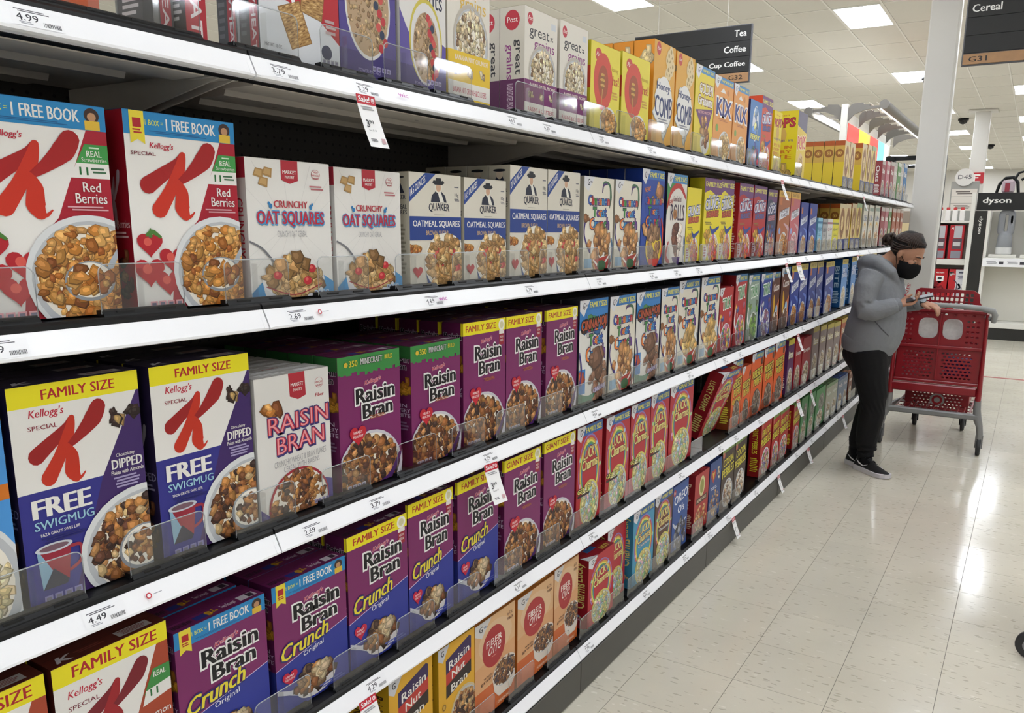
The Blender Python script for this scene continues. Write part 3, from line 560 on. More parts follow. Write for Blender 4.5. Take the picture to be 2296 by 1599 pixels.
def lucky(a, bg, fam, t, sub=None, gm=True, inner=None):
    a.rect(0, 0, 1, 1, bg); rainbow(a, .54); a.ell(.5, .52, .29, inner or bg, .4); a.rect(.0, .0, 1, .34, bg)
    if fam: gmi(a, '#2b62a8', t)
    elif gm: gmi(a, None, None)
    a.text('LUCKY', .25, .66, .78, .77, '#e6dc8a', .07, ol='#8a2a2a', oo=.04, rise=.1); a.text('Charms', .2, .55, .8, .655, '#e6dc8a', .07, ol='#8a2a2a', oo=.04, rise=.12)
    if sub: a.text(sub, .25, .49, .78, .53, '#e8e4dc', .04, ol='#3a4a6a', oo=.03, rise=.1)
    R = random.Random(4)
    for i in range(8): a.ell(.5 + .42 * math.cos(i * .9), .55 + .3 * math.sin(i * .9), .035, ['#e6a8c0', '#a8c4e6', '#e6e08a', '#a8d8a0'][i % 4])
    a.bowl(.52, .2, .38, ['#dcd08c', '#c8b868', '#e8e0b0', '#d8a8b8', '#a8c8d8', '#9ac08a'], 80, .08, rim='#d8cf6a', milk='#ece6c0', seed=8)
@design('lcf', '#8a1420', '#8a1c28', 'LUCKY CHARMS', '#d8cf7a', 'red marshmallow oats box with blue family band', 'red family marshmallow boxes')
def _(a): lucky(a, '#b4202e', True, 'FAMILY SIZE'); a.text('GET 13', .04, .34, .5, .385, '#e8e070', .06, ol='#2a1a1a', oo=.07); a.rect(.04, .3, .5, .325, '#2a1a1a')
@design('lcg', '#8a1420', '#8a1c28', 'LUCKY CHARMS', '#d8cf7a', 'red marshmallow oats box with blue giant band', 'red giant marshmallow boxes')
def _(a): lucky(a, '#b4202e', True, 'GIANT SIZE')
@design('lcp', '#8f1624', '#9c1c2a', 'Charms', '#d8cf7a', 'red marshmallow oats box with white corner logo', 'red marshmallow boxes')
def _(a): lucky(a, '#b4202e', False, '')
@design('lcblue', '#2f7a9c', '#3a6a8a', 'Charms', '#d8cf7a', 'turquoise marshmallow clusters box', 'marshmallow boxes on the bottom shelf')
def _(a): lucky(a, '#3f94b8', True, 'FAMILY SIZE', 'Clusters')
@design('lcbrown', '#3a2018', '#5a3a4a', 'Charms', '#d8cf7a', 'chocolate brown marshmallow box', 'marshmallow boxes on the bottom shelf')
def _(a): lucky(a, '#5a3424', True, 'FAMILY SIZE', 'Chocolate')
def puffs(a, fam, cl=False, t='FAMILY SIZE'):
    a.rect(0, 0, 1, 1, '#d85a1c'); gmi(a, '#3a78ac', t) if fam else gmi(a, None, None)
    a.text("REESE'S", .12, .6, .92, .72, '#d8d04a', .06, ol='#3a2418', oo=.05, rise=.3); a.text('PUFFS', .22, .46, .84, .58, '#d8d04a', .06, ol='#3a2418', oo=.05, rise=.3)
    if cl: a.text('CLUSTERS', .1, .36, .9, .43, '#e0d840', .05, ol='#3a2418', oo=.04, rise=.3)
    a.ell(.85, .84, .1, '#5a3020'); a.bowl(.52, .19, .36, ['#9a8a78', '#6a5444', '#b8a48c', '#4a382c'], 60, .09, rim='#5a3a2a', milk='#4a3a30'); a.rect(0, 0, 1, .03, '#b8481a')
@design('rp', '#8a2c14', '#a83c18', 'PUFFS', '#d8d04a', 'short orange peanut butter puffs box', 'orange puffs boxes')
def _(a): puffs(a, False)
@design('rpf', '#8a2c14', '#8a3418', 'PUFFS', '#d8d04a', 'orange peanut butter puffs box with blue band', 'orange puffs boxes')
def _(a): puffs(a, True)
@design('rpc', '#7a3414', '#7a3414', 'CLUSTERS', '#d8d04a', 'orange clusters puffs box with yellow lettering', 'orange puffs boxes')
def _(a): puffs(a, True, True)
@design('rnb', '#b8901c', '#c8a024', 'Raisin Nut Bran', '#3a2418', 'golden raisin nut bran box', 'golden nut boxes')
def _(a):
    a.rect(0, 0, 1, 1, '#dba629'); a.poly([(0, 1), (.3, 1), (.12, .86), (0, .9)], '#c8c8cc'); a.text('G', .08, .92, .15, .975, '#22202c', .03)
    a.poly([(.2, .62), (.9, .72), (.9, .94), (.85, .96), (.2, .86)], '#332050'); a.poly([(.2, .62), (.9, .72), (.9, .83), (.2, .73)], '#b8342c'); a.poly([(.2, .5), (.9, .6), (.9, .72), (.2, .62)], '#2a1c1a')
    a.text('Raisin', .28, .75, .84, .83, '#ece8e0', .02, rise=.8); a.text('Nut', .36, .655, .72, .73, '#ece8e0', .02, rise=.5); a.text('Bran', .34, .53, .78, .605, '#ece8e0', .02, rise=.5)
    a.bowl(.72, .25, .42, FLR + ['#c8a878'], 100, .07, seed=4, rim='#c8b48c', milk='#b89a70'); a.ell(.14, .44, .05, '#8a6a2c'); a.ell(.14, .44, .03, '#c8a04a')
@design('fiber', '#b86a2c', '#c87a34', 'FIBER ONE', '#8a2c28', 'orange bran box with red oval emblem', 'orange bran boxes')
def _(a):
    a.rect(0, 0, 1, 1, '#d9ad7e'); a.rect(0, 0, 1, .3, '#c8642c'); a.poly([(0, .3), (1, .36), (1, .5), (0, .42)], '#d08a50'); a.poly([(0, .55), (1, .62), (1, .36), (0, .3)], '#d6a070'); a.ell(.5, .75, .42, '#dcb890', .3)
    a.poly([(0, 1), (.4, 1), (.16, .84), (0, .9)], '#cfcbc8'); a.text('G', .1, .905, .18, .965, '#22202c', .03); a.lines(.2, .92, .3, .945, 2, '#5a6a8a')
    a.ell(.46, .68, .29, '#a82a2e', .33); a.text('FIBER', .27, .7, .66, .765, '#f0e4dc', .02, rise=.15); a.text('one', .3, .605, .62, .695, '#f0e4dc', -.005, rise=.1, sh=.1); a.lines(.4, .57, .54, .585, 1, '#d08a80'); a.text('65%', .8, .89, .93, .925, '#5a2c1c', .0); a.text('FIBER', .8, .84, .95, .87, '#5a2c1c', .01)
    a.text('whole', .2, .395, .42, .425, '#5a3a28', 0); a.text('grain', .13, .345, .42, .385, '#5a3a28', .02, rise=.2)
    a.bowl(.74, .34, .32, ['#8a5a34', '#a87a4c', '#6a4024', '#3a3038'], 120, .045, ry=.24, seed=6, rim='#e0d4c8', body='#dcd0c4', inner=.92); a.rect(.5, .03, .9, .075, '#c8744a'); a.text('ORIGINAL', .55, .04, .86, .065, '#e8c8b0', .03)
@design('oreo', '#1c3474', '#2a4890', "O'S", '#c8d4e8', 'blue cookie rings box with white lettering', 'cookie rings boxes')
def _(a):
    a.rect(0, 0, 1, 1, '#2a5096'); a.ell(.1, .9, .08, '#a83030'); a.text('Post', .05, .88, .15, .92, WHT, .02); a.text('OREO', .1, .7, .95, .84, '#e8ecf4', .07, rise=.35); a.text("O's", .35, .55, .75, .67, '#e8ecf4', .06, rise=.1); a.stroke([(.05, .45), (.3, .36), (.9, .4)], [.04, .1, .04], '#c8ccd8'); a.flakes(.55, .2, .38, .4, 60, .09, ['#2c2a34', '#44424e', '#1e1c24', '#8a8c98'], 5)
@design('redov', '#8a1c24', '#9c2028', 'Bunches', '#e0c0a0', 'red granola box with white oval', 'granola boxes')
def _(a):
    a.rect(0, 0, 1, 1, '#b02c2c'); a.ell(.5, .76, .2, '#d8d49a', .28); a.ell(.5, .76, .14, '#9a9a4a', .2); a.rect(.12, .48, .88, .58, '#4a2a1c'); a.text('HONEY OATS', .18, .505, .82, .555, '#e8dcc0', .04); a.flakes(.5, .22, .4, .36, 60, .07, ['#c89a5c', '#b0783a', '#dcb884'], 5)
@design('superb', '#1e3468', '#24407c', 'Cereal', '#c8d0e0', 'dark blue crisp box with tan crunch pile', 'dark blue boxes')
def _(a):
    a.rect(0, 0, 1, 1, '#2b4a86'); a.poly([(.15, .85), (.5, .85), (.55, .76), (.33, .62), (.1, .76)], '#b03434'); a.poly([(.22, .81), (.44, .81), (.33, .68)], '#d8b83a'); a.flakes(.78, .76, .1, .16, 12, .07, OAT, 4); a.lines(.12, .5, .7, .56, 2, '#c8ccd8'); a.flakes(.5, .24, .42, .36, 60, .07, ['#c89a5c', '#b0783a', '#dcb884', '#8a8ca0'], 5)
def pebbles(a, bg, t1, lid=True):
    a.rect(0, 0, 1, 1, bg)
    if lid: a.poly([(0, .93), (1, .96), (1, 1), (0, 1)], '#7a9a4a')
    a.ell(.12, .9, .08, '#c86a5a'); a.text(t1, .12, .7, .9, .82, '#e0d43a', .08, ol='#2a1c14', oo=.05, rise=.35); a.text('PEBBLES', .06, .52, .96, .66, '#e0d43a', .08, ol='#2a1c14', oo=.05, rise=.35); a.bowl(.55, .22, .4, ['#8a5a34', '#c8a878', '#e0d8c8', '#5a3a24'] if t1 == 'COCOA' else MUL, 70, .07, seed=3)
@design('cocoap', '#2e1e18', '#4a5a34', 'COCOA', '#e0d43a', 'dark brown cocoa crisps box, yellow lettering', 'dark brown crisps boxes')
def _(a): pebbles(a, '#3f2c24', 'COCOA')
@design('fruity', '#9c1c1e', '#7a9a4a', 'FRUITY PEBBLES', '#e0d43a', 'red fruity crisps box, yellow lettering', 'red crisps boxes')
def _(a): pebbles(a, '#b42a28', 'FRUITY')
@design('pebg', '#3a7a44', '#4a8a50', 'PEBBLES', '#e0d8b0', 'leaf green crisps box', 'green crisps boxes')
def _(a):
    a.rect(0, 0, 1, 1, '#4a9050'); a.ell(.6, .62, .3, '#8a8a7c', .36); a.flakes(.6, .62, .24, .3, 20, .09, ['#6a6a5c', '#a8a494'], 4); a.bowl(.5, .2, .36, OAT, 40, .09)
# top shelf
@design('wheato', '#d0521c', '#d0521c', '', WHT, 'orange cereal box leftmost of its row', 'spine boxes on the top shelf')
def _(a): a.rect(0, 0, 1, 1, '#dc641e'); a.rect(0, 0, 1, .5, '#dc5a14'); a.rect(.7, 0, 1, 1, '#d8745c')
@design('wheats', '#2e2c30', '#3a3a3e', 'WHEAT', '#c8c4c4', 'dark grey shredded wheat box showing its spine', 'spine boxes on the top shelf')
def _(a): a.rect(0, 0, 1, 1, '#3c3c40'); a.rect(.55, 0, .92, 1, '#9c2c38'); a.text('SHREDDED WHEAT', .64, -.05, .84, 1.3, '#cfc4c4', .03, rot=90)
@design('wheatr', '#2a2a2e', '#3a3a3e', 'WHEAT', '#c8c4c4', 'narrow red spine lettered shredded wheat', 'spine boxes on the top shelf')
def _(a): a.rect(0, 0, 1, 1, '#a81c2a'); a.text('SHREDDED WHEAT', .25, .02, .78, 1.3, '#dcd4d4', .03, rot=90)
@design('wheat', '#38383c', '#3a3a3e', '', WHT, 'red shredded wheat box with two big biscuits', 'red wheat boxes')
def _(a):
    a.rect(0, 0, 1, 1, '#b3202c'); a.poly([(0, 0), (1, 0), (1, .16), (.7, .3), (.35, .34), (0, .4)], '#d4d6da'); a.ell(.32, .48, .1, '#e6e6e8', .12); a.stroke([(.3, .5), (.4, .38), (.42, .3)], [.03, .05, .03], '#e6e6e8')
    for cu, cv, an in ((.42, .22, .45), (.66, .42, -.1)):
        P = lambda x, y: (cu + (x * math.cos(an) - y * math.sin(an)), cv + (x * math.sin(an) + y * math.cos(an)) * .62)
        a.poly([P(-.15, -.2), P(.13, -.22), P(.16, .18), P(-.13, .2)], '#8a6434'); a.poly([P(-.14, -.19), P(.12, -.21), P(.15, .17), P(-.12, .19)], '#ad854e')
        R = random.Random(3); a.up()
        for i in range(15):
            for j in range(6):
                y = -.19 + i * .0255; x = -.125 + j * .045 + R.uniform(-.008, .008); a.poly([P(x, y), P(x + .038, y + .003), P(x + .037, y + .014), P(x + .001, y + .012)], R.choice(['#7c5628', '#c9a468', '#d4b27a', '#946c38']), False, False)
    a.ell(.82, .1, .07, '#2c3250'); a.ell(.55, .58, .05, '#2c3250'); a.text('NET WT 18 OZ', .05, .06, .25, .08, '#77777c', .02); a.lines(.8, .2, .96, .3, 3, '#b8a0a0'); facts(a, .76, .03, .22, '#9a9aa0')
def grape(a, white):
    a.rect(0, 0, 1, 1, '#dbd8d4' if white else '#4c3f88')
    if white: a.poly([(0, 0), (1, 0), (1, .34), (.9, .36), (.78, .3), (.3, .3), (.12, .42), (0, .52)], '#5a4c98')
    else: a.poly([(0, .55), (.15, .48), (.3, .62), (.5, .72), (.8, .7), (1, .6), (1, .9), (0, .9)], '#6c60a4')
    a.rect(0, 0, 1, .16, '#3a2c70')
    if white:
        a.text('grape', .38, .68, .92, .80, '#b02c5a', .01); a.text('-nuts', .42, .58, .92, .68, '#1e2440', .01); a.rect(.16, .6, .28, .68, '#4a8a9c'); a.ell(.55, .34, .36, '#c8b84a', .46); a.ell(.55, .33, .33, '#dbd8d4', .43)
    u, v, r = (.55, .3, .3) if white else (.5, .46, .4)
    a.ell(u, v, r, '#d8d6d4', r * 1.35); a.ell(u, v, r * .93, '#b49878', r * 1.26); a.flakes(u, v, r * .86, r * 1.18, 150, .035, ['#b49468', '#c9ac82', '#9c7c54', '#8a6a48'], 3)
    a.up()
    for i in range(13): t = i / 12; x = u + r * (.15 + .4 * t + .12 * (i % 3)); y = v + (r * 1.1 - 2.1 * r * t) * .62; a.ell(x, y, .045, ['#b8343a', '#c8504a', '#28344e', '#b8343a'][i % 4], lay=False); a.z += 2e-6
    a.text('POWER-PACKED', .3, .04, .7, .06, '#a8a0cc'); facts(a, .55, .06, .35, '#a8a0cc')
@design('grape', '#3a2f70', '#4c3f88', 'Grape', '#c04a7a', 'violet crunchy wheat nuggets box', 'wheat nugget boxes')
def _(a): grape(a, False)
@design('grapew', '#c8c4c0', '#c8c4c0', 'grape -nuts', '#b02c5a', 'white and violet wheat nuggets box', 'wheat nugget boxes')
def _(a): grape(a, True)
def gg(a, c, band, t):
    a.rect(0, 0, 1, 1, '#dcd6ca'); a.ell(.16, .9, .08, '#b8283a', .09); a.text('Post', .1, .885, .22, .925, '#f0e8e0', .01, sh=.2); a.rect(.8, .87, .94, .93, '#c8ccd0')
    a.text('great', .14, .72, .74, .83, '#26242a', .005); a.stroke([(.78, .76), (.86, .8)], [.01, .01], '#26242a'); a.ell(.8, .79, .025, '#26242a', .012); a.ell(.84, .765, .025, '#26242a', .012)
    a.text('grains', .28, .61, .9, .73, c, .005); a.bowl(.54, .42, .42, OAT, 120, .055, seed=9, rim='#b8b0a4'); a.rect(0, 0, 1, .34, band); a.text(t, .16, .28, .94, .315, '#e8dcd0', .03); a.rect(0, .02, 1, .13, '#e0dcd4'); a.text(t.split(',')[0] + ' & CLUSTERS', .1, .05, .9, .09, '#b02c4a', .02)
    a.flakes(.2, .2, .06, .04, 5, .05, OAT, 2); a.flakes(.5, .21, .06, .04, 5, .05, OAT, 3); a.flakes(.82, .2, .06, .04, 5, .05, OAT, 4)
@design('banana', '#c4beb0', '#d8d2c4', 'great grains', '#26242a', 'cream grain box with yellow lower band', 'cream grain boxes')
def _(a): gg(a, '#d8b048', '#e0bb22', 'BANANA NUT CRUNCH')
@design('greatg', '#cbc4b6', '#d8d2c4', 'great grains', '#26242a', 'cream grain box with plum lower band', 'cream grain boxes')
def _(a): gg(a, '#8a3a7a', '#742464', 'RAISINS, DATES, PECANS')
@design('ohs', '#b8ac20', '#d8c828', '', WHT, 'yellow honey ohs box with red circle', 'yellow honey boxes')
def _(a):
    a.rect(0, 0, 1, 1, '#e2d240'); a.ell(.25, .87, .11, '#c04038', .12); a.text('Post', .17, .85, .33, .9, '#f0e8e0', .01, sh=.2); a.ell(.42, .58, .32, '#cc4632', .52); a.ell(.42, .58, .17, '#a04a28', .3)
    for i in range(6): a.ell(.4, .66 - i * .03, .09 - abs(i - 2.5) * .012, '#8a5a24' if i % 2 else '#c89a4a', .03)
    a.stroke([(.4, .5), (.37, .3)], [.02, .015], '#c8a058'); a.text('Honey', .66, .72, .94, .79, '#c8a83a', .02); a.text('hs!', .74, .58, .96, .69, '#c04a2c', .03); a.lines(.72, .4, .94, .5, 3, '#c89a3a'); a.bowl(.62, .12, .3, ['#c8924a', '#a8743a', '#dcb070'], 50, .08, seed=2)
@design('honeyc', '#d88a20', '#d89a2a', '', WHT, 'amber honeycomb puffs box, milk splash', 'amber honeycomb boxes')
def _(a):
    a.rect(0, 0, 1, 1, '#dca53a'); a.ell(.2, .93, .1, '#c04038'); a.text('Post', .13, .915, .27, .95, '#f0e8e0', .01, sh=.2)
    for i in range(11): u, v = .62 + .1 * (i % 3) + .05 * (i // 3 % 2), .72 + .045 * (i // 2); a.ell(u, v, .085, '#dcc898', .09); a.ell(u, v, .035, '#a8905c')
    a.flakes(.5, .42, .38, .42, 34, .14, ['#e4e2de', '#dcdad8'], 3, False); a.ell(.5, .42, .4, '#e4e2de', .42); a.text('Honey-', .16, .52, .84, .62, '#223264', .05); a.text('COMB', .1, .3, .9, .5, '#223264', .05, arc=-.1); a.lines(.24, .22, .76, .27, 2, '#8a8a94')
@design('golden', '#b8ac20', '#d8c828', '', WHT, 'yellow graham squares box with purple wedge', 'golden graham boxes')
def _(a):
    a.rect(0, 0, 1, 1, '#e4cf3c'); gmi(a, '#4a8ac0', 'FAMILY SIZE', v=.92); a.text('GOLDEN', .22, .7, .92, .81, '#f0ece0', .08, ol='#8a5a4a', oo=.05, rise=.05); a.text('Grahams', .16, .57, .92, .68, '#f0ece0', .08, ol='#8a5a4a', oo=.05, rise=.05)
    a.poly([(.06, .5), (.96, .56), (.72, .3), (.4, .3)], '#6a3a6a'); a.text('RETRO RECIPE', .2, .47, .86, .5, '#d8a0a0', .04, rise=.6); a.ell(.6, .16, .24, '#d8d4cc', .22); a.flakes(.58, .28, .2, .26, 26, .1, CIN, 4)
@design('kix', '#c06c24', '#c88a3a', 'KIX', '#2c2c6a', 'light orange corn puffs box, blue lettering', 'light orange puffs boxes')
def _(a):
    a.rect(0, 0, 1, 1, '#e09a4a'); gmi(a, '#4a8ac0', 'FAMILY SIZE', v=.92); a.poly([(.3, .82), (.6, .82), (.45, .88)], '#e8e4dc'); a.ell(.7, .84, .06, '#c8843a'); a.ell(.8, .78, .06, '#d8a05a'); a.text('KIX', .14, .54, .9, .74, '#2e2c78', .06, ol='#f0ece8', oo=.05); a.lines(.25, .47, .78, .5, 2, '#b8703a'); a.ell(.2, .38, .07, '#7aa04a'); a.bowl(.62, .16, .32, ['#c8a468', '#b8925a', '#dcc08a'], 50, .08, seed=3)
@design('cookie', '#1e2a5c', '#2a3a7a', '', WHT, 'sky blue berry puffs box', 'berry boxes')
def _(a): a.rect(0, 0, 1, 1, '#4a7cb8'); a.ell(.5, .66, .26, '#d8dce4', .42); a.flakes(.5, .64, .2, .34, 12, .12, ['#5a8ac8', '#e8e4a0', '#8ab0d8'], 3); a.text('BERRY', .15, .42, .9, .5, '#e4e06a', .06, ol='#2a3a7a', oo=.05); a.flakes(.5, .16, .4, .3, 40, .09, ['#3a4a8a', '#b83a4a', '#5a7ab0', '#4a7a4a'], 5)
@design('berries', '#d8481c', '#d8481c', '', WHT, 'orange red crunch berries box, family band', 'berry boxes')
def _(a): crunch(a, '#cc4a2c', True, '#3a62a8')
@design('pops', '#d0bc10', '#c8b818', '', '#b02838', 'yellow corn pops box with broad side panel', 'yellow pops boxes')
def _(a): a.rect(0, 0, 1, 1, '#dcc050'); a.poly([(0, .78), (1, .7), (1, 1), (0, 1)], '#6a6478'); a.text('POPS', .1, .42, .92, .62, '#c8384a', .07, ol='#e8e0c0', oo=.04, rise=.2); a.ell(.5, .2, .3, '#d8b888', .28); a.flakes(.5, .2, .26, .24, 20, .13, ['#d8b464', '#c8a050'], 3)
@design('popss', '#d0bc10', '#c8b818', '', '#b02838', 'yellow corn pops box turned narrow side out', 'yellow pops boxes')
def _(a):
    a.rect(0, 0, 1, 1, '#dcc81c'); a.text("Kellogg's", .3, .92, .75, .95, '#b02838', .01); a.text('POPS', .12, .74, .92, .87, '#b02838', .08, ol='#7a1c2a', oo=.03, rise=.2); a.ell(.5, .64, .2, '#c8a050'); a.text('GOOD IN EVERY BITE', .1, .54, .9, .57, '#3a3a7a', .02)
    a.text('BEST IN', .14, .43, .86, .48, '#c8741c', .05); a.text('EVERY', .14, .36, .86, .41, '#c8741c', .05); a.text('BITE', .14, .28, .86, .34, '#c8741c', .07); a.flakes(.5, .08, .4, .2, 10, .16, ['#d8b464'], 3)
